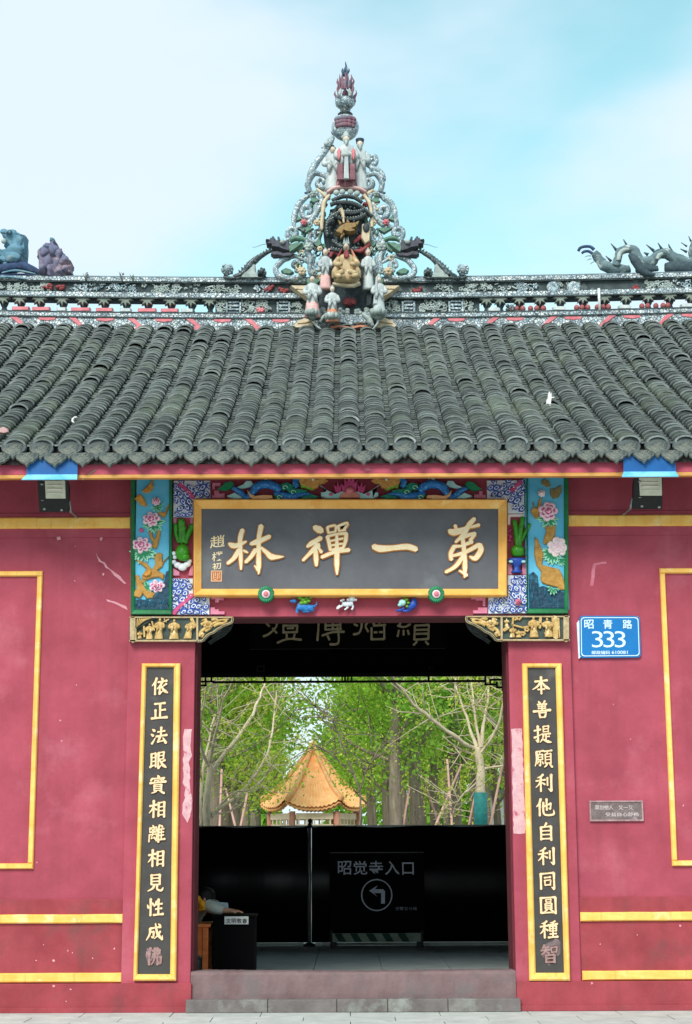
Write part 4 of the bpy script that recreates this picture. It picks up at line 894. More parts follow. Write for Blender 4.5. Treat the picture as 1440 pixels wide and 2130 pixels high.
# ------------------------------------------------------------------ blue and white brocade corner reliefs
def brocade(label, pts, seed, ribbon=None, lean=1, keyp=()):
    t = thing('brocade_relief', label, 'relief', at(sum(p[0] for p in pts) / len(pts), max(p[1] for p in pts), 0), 'blue and white corner reliefs round the plaque')
    Y = -.03; q = [at(a, b, Y) for a, b in pts]; m = MB(); m.prism([(v.x, v.z) for v in q], Y, -.0005, ch=.006); part('ground_plate', m, WHITE, t)
    rr = random.Random(seed); bm_, wm = MB(), MB()
    def inside(x, y):
        c = False; n = len(pts)
        for i in range(n):
            (x1, y1), (x2, y2) = pts[i], pts[i - 1]
            if (y1 > y) != (y2 > y) and x < (x2 - x1) * (y - y1) / (y2 - y1) + x1: c = not c
        return c
    x0, x1 = min(p[0] for p in pts), max(p[0] for p in pts); y0, y1 = min(p[1] for p in pts), max(p[1] for p in pts)
    sp = 14.5; i = 0
    for gx in range(int((x1 - x0) / sp) + 2):
        for gy in range(int((y1 - y0) / sp) + 2):
            x = x0 + gx * sp + rr.uniform(-3, 3) + (gy % 2) * 7; y = y0 + gy * sp + rr.uniform(-3, 3)
            L, W_ = rr.uniform(8, 11.5), rr.uniform(4.4, 6); a = lean * R(rr.choice([38, 45, 52])) + (math.pi / 2 if rr.random() < .2 else 0)
            if not inside(x, y): continue
            ux, uy = math.cos(a), math.sin(a); D = []
            for s_, r_ in ((-1, -.25), (-.55, -1), (.5, -1), (1, .25), (.55, 1), (-.5, 1)):
                q_ = 1.0
                while q_ > .2 and not inside(x + (ux * L * s_ - uy * W_ * r_) * q_ * 1.04, y + (uy * L * s_ + ux * W_ * r_) * q_ * 1.04): q_ -= .1
                D.append((x + (ux * L * s_ - uy * W_ * r_) * q_, y + (uy * L * s_ + ux * W_ * r_) * q_))
            i += 1
            for sc_, tgt, off in ((1, bm_, .010), (.62, wm, .015), (.34, bm_, .019)):
                w3 = [at(x + (d[0] - x) * sc_, y + (d[1] - y) * sc_, Y) for d in D]; tgt.prism([(v.x, v.z) for v in w3], Y - off - .0003 * i, Y + .001)
    for k in range(int((x1 - x0) * (y1 - y0) / 120)):
        x, y = rr.uniform(x0 + 3, x1 - 3), rr.uniform(y0 + 3, y1 - 3)
        if inside(x - 2.5, y) and inside(x + 2.5, y) and inside(x, y - 2.5) and inside(x, y + 2.5):
            v = at(x, y, Y); r_ = rr.uniform(1.0, 2.4) * PX(Y); wm.ball((v.x, Y - .018, v.z), r_, .018, r_ * rr.uniform(.7, 1.1), seg=7, ring=5)
    tag(part('blue_pattern', bm_, BLUE, t), kind='stuff'); tag(part('white_flowers', wm, WHITE, t), kind='stuff')
    if ribbon:
        m = MB(); r0 = [at(a, b, Y) for a, b in ribbon]; m.ribbon([(v.x, v.z) for v in r0], [.022, .020, .022, .024], Y - .026, Y, ch=.005); part('pink_ribbon', m, MAG, t)
    for kp in keyp:
        m = MB(); poly(m, kp, -.002, .024, ch=.003); part('key_fret', m, PINKF, t)
    return t
zt_ = zc(270, 980, 6.872)
brocade('blue and white brocade relief at the upper left corner of the plaque', [(361, 999), (437, 999), (438, 1036), (403, 1037), (403, 1076), (360, 1076)], 1, [(374, 1008), (384, 1016), (394, 1026), (402, 1035)], 1,
        ([(446, 1021), (456, 1021), (456, 1027), (468, 1027), (468, 1037), (441, 1037), (441, 1031), (446, 1031)], [(442, 1005), (460, 1005), (460, 1012), (448, 1012), (448, 1018), (442, 1018)]))
brocade('blue and white brocade relief with pink ribbon, lower left corner of the plaque', [(358, 1203), (402, 1203), (402, 1242), (436, 1243), (436, 1279), (358, 1279)], 2, [(362, 1277), (374, 1262), (388, 1250), (400, 1238)], -1,
        ([(440, 1241), (466, 1241), (466, 1249), (456, 1249), (456, 1254), (448, 1254), (448, 1247), (440, 1247)], [(438, 1264), (448, 1264), (448, 1268), (456, 1268), (456, 1272), (468, 1272), (468, 1279), (438, 1279)]))
brocade('blue and white brocade relief at the upper right corner of the plaque', [(1013, 999), (1093, 998), (1094, 1068), (1056, 1068), (1056, 1038), (1013, 1037)], 3, [(1084, 1002), (1076, 1010), (1070, 1016), (1064, 1021)], -1,
        ([(986, 1037), (986, 1029), (996, 1029), (996, 1022), (1004, 1022), (1004, 1030), (1011, 1030), (1011, 1037)],))
brocade('blue and white brocade relief with a small pink blossom, lower right plaque corner', [(1056, 1196), (1098, 1196), (1100, 1276), (1016, 1277), (1016, 1242), (1056, 1241)], 4, None, 1,
        ([(980, 1242), (1010, 1242), (1010, 1262), (1004, 1262), (1004, 1250), (990, 1250), (990, 1247), (980, 1247)], [(984, 1277), (984, 1270), (994, 1270), (994, 1264), (1014, 1264), (1014, 1277)]))
bq = [o for o in bpy.data.objects if o.get('label', '').startswith('blue and white brocade relief with a small pink')][0]
flower(bq, 1078, 1253, 7, -.05, CORAL, MAG, n=5, seed=77)

# ------------------------------------------------------------------ potted plants in the side niches
def niche_frame(t, rect):
    pass
fpot = thing('plant_relief', 'glossy green plant relief on a white cloud left of the plaque', 'relief', at(378, 1200, 0), 'green plant reliefs beside the plaque')
m = MB(); rr = random.Random(2); Yq = -.03
for pts, r_ in (((372, 1130, 366, 1110, 366, 1090), 4), ((376, 1130, 376, 1105, 377, 1080), 5), ((381, 1130, 383, 1110, 380, 1084), 4), ((386, 1132, 392, 1112, 402, 1092), 5.5), ((379, 1132, 380, 1112, 384, 1096), 4)):
    p = [at(pts[i], pts[i + 1], Yq) for i in (0, 2, 4)]; m.tube(crom([(v.x, Yq - .012, v.z) for v in p], 4), [r_ * PX(Yq) * .8, r_ * PX(Yq), r_ * PX(Yq) * 1.3], seg=8, flat=.7)
part('stems', m, VGREEN, fpot)
m = MB(); v = at(380, 1150, Yq); m.ball((v.x, Yq - .02, v.z), 15 * PX(Yq), .05, 18 * PX(Yq)); v = at(386, 1160, Yq); m.ball((v.x, Yq - .03, v.z), 10 * PX(Yq), .05, 9 * PX(Yq)); part('bulb', m, VGREEN, fpot)
m = MB()
for a, b, r_ in ((364, 1160, 5), (362, 1170, 6), (370, 1176, 8), (380, 1180, 10), (390, 1174, 8), (394, 1168, 6), (362, 1152, 6)):
    v = at(a, b, Yq); m.ball((v.x, Yq - .01, v.z), r_ * PX(Yq), .025, r_ * .8 * PX(Yq), seg=10, ring=7)
part('cloud', m, WHITE, fpot)
for pts in ([(361, 1078), (368, 1078), (368, 1098), (361, 1098)], [(396, 1078), (402, 1078), (402, 1092), (396, 1092)], [(360, 1182), (374, 1190), (374, 1198), (360, 1198)], [(396, 1180), (402, 1176), (402, 1198), (392, 1198)]):
    m = MB(); poly(m, pts, -.002, .02, ch=.003); part('niche_edge', m, PINKF, fpot)
fpo2 = thing('plant_relief', 'green cactus shaped relief on a blue and white stand right of the plaque', 'relief', at(1077, 1195, 0), 'green plant reliefs beside the plaque')
m = MB()
for pts, r_ in (((1078, 1140, 1074, 1110, 1070, 1082), 6), ((1080, 1140, 1082, 1108, 1088, 1076), 6), ((1084, 1126, 1094, 1108, 1102, 1090), 4.5)):
    p = [at(pts[i], pts[i + 1], Yq) for i in (0, 2, 4)]; m.tube(crom([(v.x, Yq - .015, v.z) for v in p], 4), [r_ * PX(Yq), r_ * PX(Yq), r_ * .8 * PX(Yq)], seg=9, flat=.8)
part('stems', m, VGREEN, fpo2)
m = MB(); v = at(1077, 1146, Yq); m.lathe((v.x, Yq - .02, v.z - .06), [(.04, 0), (.062, .02), (.068, .07), (.05, .1), (.03, .11)], seg=16, sy=.7, wav=.06); part('pot', m, VGREEN, fpo2)
m = MB(); v = at(1075, 1190, Yq); k = PX(Yq)
m.lathe((v.x, Yq - .015, v.z), [(12 * k, -2 * k), (10 * k, 2 * k), (6 * k, 6 * k), (6 * k, 12 * k), (17 * k, 20 * k), (19 * k, 25 * k), (15 * k, 28 * k)], seg=18, sy=.6); part('stand', m, BLUE, fpo2)
m = MB()
for a, b in ((1062, 1170), (1088, 1170)): v = at(a, b, Yq); m.ball((v.x, Yq - .05, v.z), 5 * k, .015, 3 * k)
part('cloud_scroll', m, AQUA, fpo2)
for pts in ([(1056, 1070), (1093, 1070), (1093, 1092), (1086, 1092), (1086, 1076), (1062, 1076), (1062, 1092), (1056, 1092)], [(1056, 1172), (1066, 1172), (1066, 1196), (1056, 1196)], [(1086, 1172), (1096, 1172), (1096, 1196), (1086, 1196)]):
    m = MB(); poly(m, pts, -.002, .02, ch=.003); part('niche_edge', m, PINKF if pts[0][1] > 1100 else PETALW, fpo2)
m = MB(); rr = random.Random(5)
for j in range(12): v = at(1060 + rr.uniform(-3, 4), 1112 + rr.uniform(-14, 14), Yq); m.ball((v.x, -.012, v.z), .014, .02, .014, seg=7, ring=5)
part('pink_blossom', m, MAG, fpo2)

# ------------------------------------------------------------------ dragons, pearl, above the plaque
ZD = zc(420, 980, 4.645)
def dragon_relief(label, mir):
    MX = (lambda x: 727.5 * 2 - x) if mir else (lambda x: x)
    def Q(*p): return [(MX(a), b) for a, b in ZD(*p)]
    t = thing('dragon_relief', label, 'relief', at(Q(600, 280)[0][0], 1038, 0), 'blue dragon reliefs above the plaque'); Y = -.05; k = PX(Y)
    def tb(p, rad, name, m_, y=-.02, flat=.9, lab=None):
        mb = MB(); q = [at(a, b, Y) for a, b in Q(*p)]; mb.tube(crom([(v.x, Y + y, v.z) for v in q], 6), [r_ * k for r_ in rad], seg=10, flat=flat); return part(name, mb, m_, t, lab)
    def pl(p, name, m_, d=.03, y=0): mb = MB(); poly(mb, Q(*p), Y + y, d, ch=.006); return part(name, mb, m_, t)
    bd = tb((300, 165, 370, 205, 430, 260, 480, 225, 540, 150, 640, 130, 720, 160, 760, 195), [4.5, 6, 6, 7.5, 9, 9.5, 9, 7], 'body', AZURE)
    tb((700, 215, 790, 240, 880, 250, 960, 225, 1060, 225), [5, 9, 9, 6, 2], 'body_coil', AZURE, y=-.01)
    tb((925, 160, 905, 120, 915, 85, 960, 75), [5.5, 6.5, 6, 5], 'neck', AZURE)
    pl((190, 190, 150, 180, 200, 140, 230, 110, 290, 100, 315, 130, 300, 165, 240, 195), 'tail_fan', LEAFD)
    pl((950, 60, 1010, 55, 1050, 85, 1130, 85, 1180, 70, 1220, 100, 1180, 125, 1140, 130, 1120, 165, 1080, 180, 1000, 150, 960, 140, 940, 110), 'head', GOLDB, .05, -.01)
    pl((930, 70, 975, 50, 1000, 100, 1010, 130, 1090, 185, 1060, 190, 990, 165, 960, 170, 950, 130), 'mane', mat('lime_mane_paint', '9cc24a', '5f9a30', scale=30) if not mir else bpy.data.materials['lime_mane_paint'], .045)
    mb = MB(); v = at(*Q(1075, 95)[0], Y); mb.ball((v.x, Y - .07, v.z), .014, .012, .012); part('eye', mb, WHITE, t)
    tb((1060, 60, 1030, 35, 990, 20), [2, 1.6, .8], 'horn', GOLDB, y=-.03)
    pl((560, 135, 600, 95, 620, 60, 600, 50, 640, 52, 665, 48, 668, 80, 640, 75, 615, 110, 580, 140), 'claw', AQUA, .03)
    pl((440, 190, 480, 230, 520, 245, 600, 235, 680, 240, 690, 270, 620, 285, 500, 285, 460, 255), 'orange_cloud', mat('peach_cloud_paint', 'e8b888', 'd09860', scale=14) if not mir else bpy.data.materials['peach_cloud_paint'], .05, -.01)
    pl((320, 165, 400, 130, 430, 95, 480, 95, 500, 130, 470, 155, 400, 170), 'cloud', AQUA, .02)
    pl((240, 245, 320, 210, 360, 235, 400, 265, 330, 275, 270, 262), 'cloud', AQUA, .03)
    for p, m_ in (((690, 240, 760, 205, 830, 250, 780, 275, 720, 275), TEAL), ((820, 180, 870, 165, 940, 175, 1020, 190, 1010, 215, 960, 215, 900, 235, 840, 215), TEAL), ((760, 130, 830, 110, 900, 150, 860, 180, 780, 190), TEAL), ((960, 255, 1060, 225, 1140, 250, 1080, 270, 980, 272), TEAL)):
        pl(p, 'green_wave', m_, .03, -.004)
    for sp_ in ((880, 205), (800, 160), (745, 255)):
        mb = MB(); c = at(*Q(*sp_)[0], Y - .05); mb.tube([(c.x + math.cos(a * .8) * (.03 - a * .0035), Y - .045, c.z + math.sin(a * .8) * (.03 - a * .0035)) for a in range(8)], .005, seg=6); part('wave_scroll', mb, LEAFL, t)
    # pale wisp breathed out toward the pearl
    pl((1135, 135, 1160, 150, 1220, 190, 1290, 225, 1330, 200, 1370, 200, 1390, 225, 1370, 255, 1320, 272, 1200, 270, 1150, 250, 1150, 210, 1190, 205, 1205, 190), 'breath_cloud', AQUA, .035, 0)
    mb = MB(); v = at(*Q(1248, 225)[0], Y - .036); mb.ball((v.x, Y - .037, v.z), .02, .012, .016); part('cloud_pearl', mb, PINK, t)
    return t
dragon_relief('blue scaled dragon relief left of the flaming pearl above the plaque', False)
dragon_relief('blue scaled dragon relief right of the flaming pearl above the plaque', True)
pr = thing('flaming_pearl_relief', 'pink flaming pearl relief above the middle of the plaque', 'relief', at(728, 1038, 0)); Y = -.06
for pts in ([(712, 1024), (710, 1006), (716, 1012), (717, 994), (722, 1004), (727, 984), (731, 1002), (736, 990), (738, 1006), (744, 1000), (741, 1024)], [(697, 1022), (694, 1008), (700, 1014), (703, 1002), (706, 1014), (711, 1006), (710, 1024), (704, 1028)], [(744, 1024), (744, 1008), (749, 1014), (753, 1002), (755, 1014), (761, 1008), (758, 1024), (750, 1028)]):
    m = MB(); poly(m, pts, Y, .03, ch=.006); part('flame', m, MAG, pr)
m = MB(); v = at(728, 1022, Y); m.ball((v.x, Y - .03, v.z), .045, .04, .04); part('pearl', m, CORAL, pr)
m = MB(); poly(m, [(706, 1037), (708, 1030), (716, 1024), (740, 1024), (748, 1030), (750, 1037)], Y, .04, ch=.006); part('base_cloud', m, mat('salmon_paint', 'd99a86', 'c27c6c'), pr)

# ------------------------------------------------------------------ rosettes and small beasts under the plaque
for px, lab in ((553.5, 'green rosette with a pink centre on the lower left edge of the plaque frame'), (908, 'green rosette with a pink centre on the lower right edge of the plaque frame')):
    Y = -.14; c = at(px, 1236, Y); ro = thing('rosette', lab, 'rosette', (c.x, 0, c.z - .08), 'green rosettes under the plaque'); k = PX(Y)
    m = MB(); m.lathe((0, 0, 0), [(17.5 * k, 0), (17.5 * k, .03), (16 * k, .05), (11 * k, .055), (0.001, .055)], seg=32); m.v = [(c.x + a, Y + .05 - d, c.z + b) for a, b, d in m.v]; part('disc', m, GREENF, ro)
    m = MB()
    for j in range(26):
        a = 2 * math.pi * j / 26; m.ball((c.x + math.cos(a) * 13.4 * k, Y - .006, c.z + math.sin(a) * 13.4 * k), 3.4 * k, .008, 1.15 * k, seg=8, ring=5, rot=(0, -a, 0))
    part('petal_ring', m, TEAL if False else mat('mint_green', '4fb486', '2f9468') if px < 600 else bpy.data.materials['mint_green'], ro)
    m = MB(); m.ball((c.x, Y - .008, c.z), 8.8 * k, .02, 8.8 * k); o = part('centre', m, PETAL, ro)
    m = MB(); m.ball((c.x, Y - .02, c.z), 5.6 * k, .018, 5.6 * k); part('pink_boss', m, PINK if False else CORAL, o)
    m = MB(); m.lathe((0, 0, 0), [(8 * k, 0), (8 * k, .2)], seg=12); m.v = [(c.x + a, .0 - d * .5, c.z + b) for a, b, d in m.v]; part('peg', m, GREENF, ro)
ZB_ = zc(530, 1210, 3.6)
def beast(label, mats, body, legs, head, extra, tail, name='beast_relief'):
    t = thing(name, label, 'relief', at(*ZB_(*body[1])[0], 0), 'small animal reliefs under the plaque'); Y = -.03; k = PX(Y) / 3.6
    mb = MB(); q = [at(*p, Y) for p in ZB_(*body[0])]; mb.tube(crom([(v.x, Y - .02, v.z) for v in q], 5), [r_ * k for r_ in body[2]], seg=12, flat=.8)
    for L, r_ in legs:
        q = [at(*p, Y) for p in ZB_(*L)]; mb.tube(crom([(v.x, Y - .018, v.z) for v in q], 4), [r_ * k * 1.2, r_ * k, r_ * k * .75, r_ * k], seg=8)
    part('body', mb, mats[0], t)
    mb = MB(); v = at(*ZB_(head[0], head[1])[0], Y); mb.ball((v.x, Y - .035, v.z), head[2] * k, .035, head[3] * k); v = at(*ZB_(head[4], head[5])[0], Y); mb.ball((v.x, Y - .04, v.z), head[6] * k, .028, head[6] * .75 * k); part('head', mb, mats[1], t)
    if tail: mb = MB(); q = [at(*p, Y) for p in ZB_(*tail)]; mb.tube(crom([(v.x, Y - .015, v.z) for v in q], 5), [9 * k, 7 * k, 2 * k], seg=8); part('tail', mb, mats[0], t)
    if extra:
        mb = MB(); rr = random.Random(3)
        for (x, y, r_) in extra: v = at(*ZB_(x, y)[0], Y); mb.ball((v.x, Y - .04, v.z), r_ * k, .03, r_ * k * .8, seg=9, ring=6)
        part('mane', mb, mats[2], t)
    return t
LIME = mat('lime_leaf_glaze', '7fb83c', '4f8f2c', scale=25, rough=.3, island=.2)
beast('blue beast relief with a green saddle of leaves under the left of the plaque', (AZURE, AZURE, LIME), ((320, 180, 370, 195, 440, 200), (380, 230), [26, 30, 22]), [((330, 190, 318, 215, 320, 235), 12), ((360, 205, 370, 225, 410, 222), 11), ((430, 205, 425, 220, 445, 215), 10)], (295, 150, 22, 16, 275, 150, 12), [(340, 125, 20), (365, 140, 22), (390, 130, 18), (380, 160, 20), (350, 165, 18), (405, 150, 16), (420, 125, 12)], (440, 195, 462, 170, 465, 150))
beast('small white beast relief under the middle of the plaque', (WHITE, WHITE, WHITE), ((655, 165, 690, 170, 735, 160), (690, 214), [16, 20, 22]), [((735, 180, 735, 200, 725, 212), 8), ((660, 180, 640, 190, 622, 205), 8), ((700, 190, 685, 205, 672, 212), 7)], (728, 132, 26, 24, 755, 140, 14), [(650, 148, 12), (665, 140, 10), (700, 140, 14)], (640, 180, 620, 195, 615, 210))
beast('blue and green beast relief with an upright crest under the right of the plaque', (BLUE, AQUA, LIME), ((1190, 130, 1185, 175, 1140, 205), (1140, 232), [20, 30, 18]), [((1120, 200, 1090, 215, 1060, 220), 12), ((1180, 200, 1150, 218, 1110, 222), 11)], (1105, 160, 28, 26, 1085, 180, 16), [(1135, 140, 16), (1120, 120, 12), (1150, 165, 14), (1170, 110, 14), (1185, 85, 12), (1190, 70, 8), (1140, 190, 12)], (1195, 150, 1205, 120, 1190, 70))

# ------------------------------------------------------------------ carved brackets at the top corners of the doorway
CARV = mat('gilt_carving', 'd8b878', 'a8864c', scale=22, rough=.6, bump=.4, bscale=60, col3='efdcae', s3=16, t3=(.56, .66))
CARVB = mat('dark_green_ground', '4e5c58', '38443f', scale=10, rough=.8)
CARVF = mat('buff_frame', 'c8b48c', '9f8c68', scale=16, rough=.8, bump=.3, col3='d8c4b4', s3=8)
CARVD = mat('dark_carving', '3c423f', '22282a', scale=18, rough=.85, bump=.5)  # darker tone for the return carving and the small eave
def figure(parent, cx, ytop, ybot, Y, robe, face, hat=None, wk=.34, fold=8, name='figure', lean=0, depth=.6, hatm=None, beard=None, arms=True, skirt=None):
    """standing robed figure: one continuous robe with shoulders and joined sleeves, head, hair or hat"""
    top, bot = at(cx, ytop, Y), at(cx, ybot, Y); H = top.z - bot.z; x, z0 = bot.x, bot.z; r_ = H * wk / 2
    mb = MB(); prof = [(r_ * 1.05, 0), (r_ * 1.0, H * .05), (r_ * .8, H * .3), (r_ * .68, H * .48), (r_ * .78, H * .62), (r_ * .92, H * .72), (r_ * .75, H * .79), (r_ * .3, H * .83), (r_ * .22, H * .86)]
    n0 = len(mb.v); mb.lathe((x, Y, z0), prof, seg=20, sy=depth, wav=.05, wn=fold)
    mb.v = [(a + lean * ((c - z0) / H) ** 1.2 * H, b, c) for a, b, c in mb.v]
    lx = lambda h: x + lean * h ** 1.2 * H
    if arms:
        for s in (-1, 1):
            p = [(lx(.74) + s * r_ * .8, Y, z0 + H * .74), (lx(.6) + s * r_ * 1.02, Y - r_ * depth * .6, z0 + H * .58), (lx(.55) + s * r_ * .2, Y - r_ * depth * 1.25, z0 + H * .57)]
            mb.tube(crom(p, 4), [r_ * .28, r_ * .34, r_ * .42], seg=8)
            mb.tube([(lx(.55) + s * r_ * .35, Y - r_ * depth * 1.2, z0 + H * .57), (lx(.4) + s * r_ * .5, Y - r_ * depth * 1.1, z0 + H * .38)], [r_ * .34, r_ * .16], seg=8)
    o = part(name, mb, robe, parent)
    hr = H * .072; mb = MB(); mb.ball((lx(.92), Y - hr * .25, z0 + H * .915), hr * .86, hr * .9, hr * 1.12); mb.ball((lx(.92), Y - hr * 1.15, z0 + H * .90), hr * .2, hr * .22, hr * .28, seg=6, ring=5)
    part('head', mb, face, o)
    if hat:
        mb = MB(); c = (lx(.93), Y + hr * .1, z0 + H * .94)
        if hat == 'tall': mb.lathe(c, [(hr * .95, 0), (hr * 1.0, hr * .6), (hr * 1.15, hr * 1.0), (hr * 1.1, hr * 1.3), (hr * .4, hr * 1.45)], seg=12)
        elif hat == 'crown': mb.lathe(c, [(hr * .95, 0), (hr * 1.2, hr * .5), (hr * .7, hr * 1.1), (hr * .5, hr * 1.7), (hr * .1, hr * 2.1)], seg=12, wav=.12, wn=6)
        else: mb.ball((c[0], c[1], c[2] + hr * .2), hr * .95, hr * .95, hr * .8); mb.ball((c[0], c[1], c[2] + hr * 1.1), hr * .42)
        part('hat' if hat != 'hair' else 'hair', mb, hatm or robe, o)
    if beard:
        mb = MB(); mb.tube([(lx(.9), Y - hr * .9, z0 + H * .885), (lx(.8), Y - hr * 1.6, z0 + H * .78)], [hr * .55, hr * .2], seg=8); part('beard', mb, beard, o)
    if skirt:
        mb = MB(); mb.lathe((x, Y, z0 - .001), [(r_ * 1.08, 0), (r_ * 1.04, H * .06), (r_ * .86, H * .26), (r_ * .8, H * .36)], seg=20, sy=depth * 1.06, wav=.06, wn=fold); part('skirt', mb, skirt, o)
    return o
def bracket(label, mir):
    cz = zc(260, 1270, 6)
    MX = (lambda x: 1454.5 - x) if mir else (lambda x: x)
    dy = -1.5 if mir else 0
    def Q(*p): return [(MX(a), b + dy) for a, b in cz(*p)]
    t = thing('carved_bracket', label, 'bracket', at(MX(340), 1336, 0), 'carved brackets at the door corners'); Yb = -.06
    outl = [(60, 80), (1355, 80), (1350, 150), (1290, 195), (1230, 205), (1180, 265), (1110, 280), (1060, 320), (1000, 385), (940, 395), (60, 395)]
    m = MB(); poly(m, Q(*[c for p in outl for c in p]), Yb + .058, .055, ch=.004); part('backing', m, CARVB, t)
    k = PX(Yb)
    def bar_(p, w_, nm='frame', m_=CARVF, y=-.012):
        mb = MB(); q = [at(a, b, Yb) for a, b in Q(*p)]; mb.ribbon([(v.x, v.z) for v in q], [w_ * k, w_ * k], Yb + y - .012, Yb + .004, ch=.003, n=5); return part(nm, mb, m_, t)
    bar_((60, 88, 1350, 88), 1.6); bar_((60, 380, 930, 380), 2.0); bar_((100, 95, 100, 385), 6); bar_((905, 95, 905, 375), 2.4, y=-.014)
    mb = MB(); e = [(1345, 95), (1335, 150), (1260, 180), (1215, 205), (1160, 235), (1110, 275), (1050, 300), (1000, 345), (970, 380), (900, 385)]
    q = [at(a, b, Yb) for a, b in Q(*[c for p in e for c in p])]; cv = crom([(v.x, Yb - .016, v.z) for v in q], 4)
    mb.tube(cv, 2.6 * k, seg=8, flat=.8); part('scalloped_edge', mb, CARVF, t)
    mb = MB()
    for c in cv[::1]: mb.ball((c.x, Yb - .03, c.z), 1.1 * k, .006, 1.1 * k, seg=6, ring=4)
    part('beading', mb, CARVB, t)
    # scrollwork of the tapering end
    for i, p in enumerate(((930, 330, 950, 270, 1000, 230, 1060, 190, 1130, 150, 1200, 120, 1300, 110), (950, 180, 1000, 150, 1010, 110, 960, 130), (1000, 260, 1050, 230, 1090, 170, 1040, 150, 1010, 190), (1110, 200, 1160, 170, 1230, 160, 1270, 130, 1220, 120), (940, 290, 980, 300, 960, 340), (1080, 120, 1140, 110, 1180, 140))):
        mb = MB(); q = [at(a, b, Yb) for a, b in Q(*p)]; mb.tube(crom([(v.x, Yb - .010, v.z) for v in q], 5), [3.2 * k, 3.8 * k, 2.6 * k, 1.6 * k], seg=8, flat=.8); part('scroll', mb, CARV, t)
    mb = MB()
    for j in range(9):
        a = 2 * math.pi * j / 7; rd = 0 if j > 6 else 6.5; v = at(*Q(1040, 180)[0], Yb); mb.ball((v.x + math.cos(a) * rd * k, Yb - .015, v.z + math.sin(a) * rd * k * .8), 4.2 * k, .02, 3.6 * k, seg=8, ring=6)
    part('flower', mb, CARV, t)
    # the dark return carving below, turned into the doorway
    for i, (p, y) in enumerate((((1345, 160, 1300, 225, 1200, 280, 1120, 340, 1040, 400), .14), ((1330, 215, 1230, 300, 1120, 370, 1060, 420), .2), ((1290, 190, 1180, 260, 1080, 330), .09))):
        mb = MB(); q = [at(a, b, y) for a, b in Q(*p)]; mb.tube(crom([(v.x, v.y, v.z) for v in q], 5), [2.0 * k, 4.2 * k, 3 * k, 2 * k], seg=8); part('return_carving', mb, CARVD, t)
    if not mir:
        mb = MB()
        for j in range(8): 
            q = [at(a, b, Yb) for a, b in Q(160 + j * 27, 92, 150 + j * 14, 215 - j * 14)]; mb.tube([(v.x, Yb - .01, v.z) for v in q], 1.5 * k, seg=6)
        part('thatched_roof', mb, CARV, t)
        bar_((150, 235, 390, 95), 1.3, 'eave', CARVD); bar_((135, 230, 135, 370), 2, 'post', CARV); bar_((240, 200, 245, 330), 2.2, 'post', CARV)
        for cx, yt, yb, wk, ln in ((304, 160, 360, .42, 0), (420, 95, 358, .40, -.06), (612, 108, 358, .46, 0), (780, 110, 352, .40, -.24), (185, 255, 352, .55, 0)):
            a = Q(cx, yt)[0]; b = Q(cx, yb)[0]; figure(t, b[0], a[1], b[1], Yb - .012, CARV, CARV, wk=wk, lean=-ln, depth=.45, fold=7)
        bar_((340, 140, 372, 250), 1.8, 'staff', CARV, y=-.02); bar_((830, 100, 880, 200), 3.4, 'tree_trunk', CARV, y=-.012); bar_((480, 150, 550, 110), 1.4, 'branch', CARV); bar_((490, 105, 520, 150), 1.2, 'branch', CARV)
    else:
        for cx, yt, yb, wk, ln in ((840, 110, 210, .5, 0), (770, 205, 345, .5, .1), (500, 80, 345, .42, 0), (310, 100, 340, .46, -.1), (690, 250, 345, .7, 0)):
            a = Q(cx, yt)[0]; b = Q(cx, yb)[0]; figure(t, b[0], a[1], b[1], Yb - .012, CARV, CARV, wk=wk, lean=ln, depth=.45, fold=7)
        for p, w_ in (((760, 100, 770, 190), 2.2), ((775, 190, 640, 225), 2), ((640, 225, 400, 175), 2), ((250, 95, 225, 350), 6), ((200, 110, 190, 345), 2.5), ((420, 95, 430, 230), 3), ((820, 220, 880, 260), 3.5), ((360, 290, 300, 330), 4)):
            bar_(p, w_, 'carved_branch', CARV, y=-.014)
        for p in ((690, 105), (740, 110), (590, 250), (640, 300)):
            mb = MB(); v = at(*Q(*p)[0], Yb)
            for j in range(6): mb.ball((v.x + math.cos(j) * 4 * k, Yb - .012, v.z + math.sin(j) * 3 * k), 2.6 * k, .014, 2.4 * k, seg=7, ring=5)
            part('foliage', mb, CARV, t)
    return t
bracket('gilded carved bracket with robed figures under a thatched roof at the left door corner', False)
bracket('gilded carved bracket with a seated group among branches at the right door corner', True)

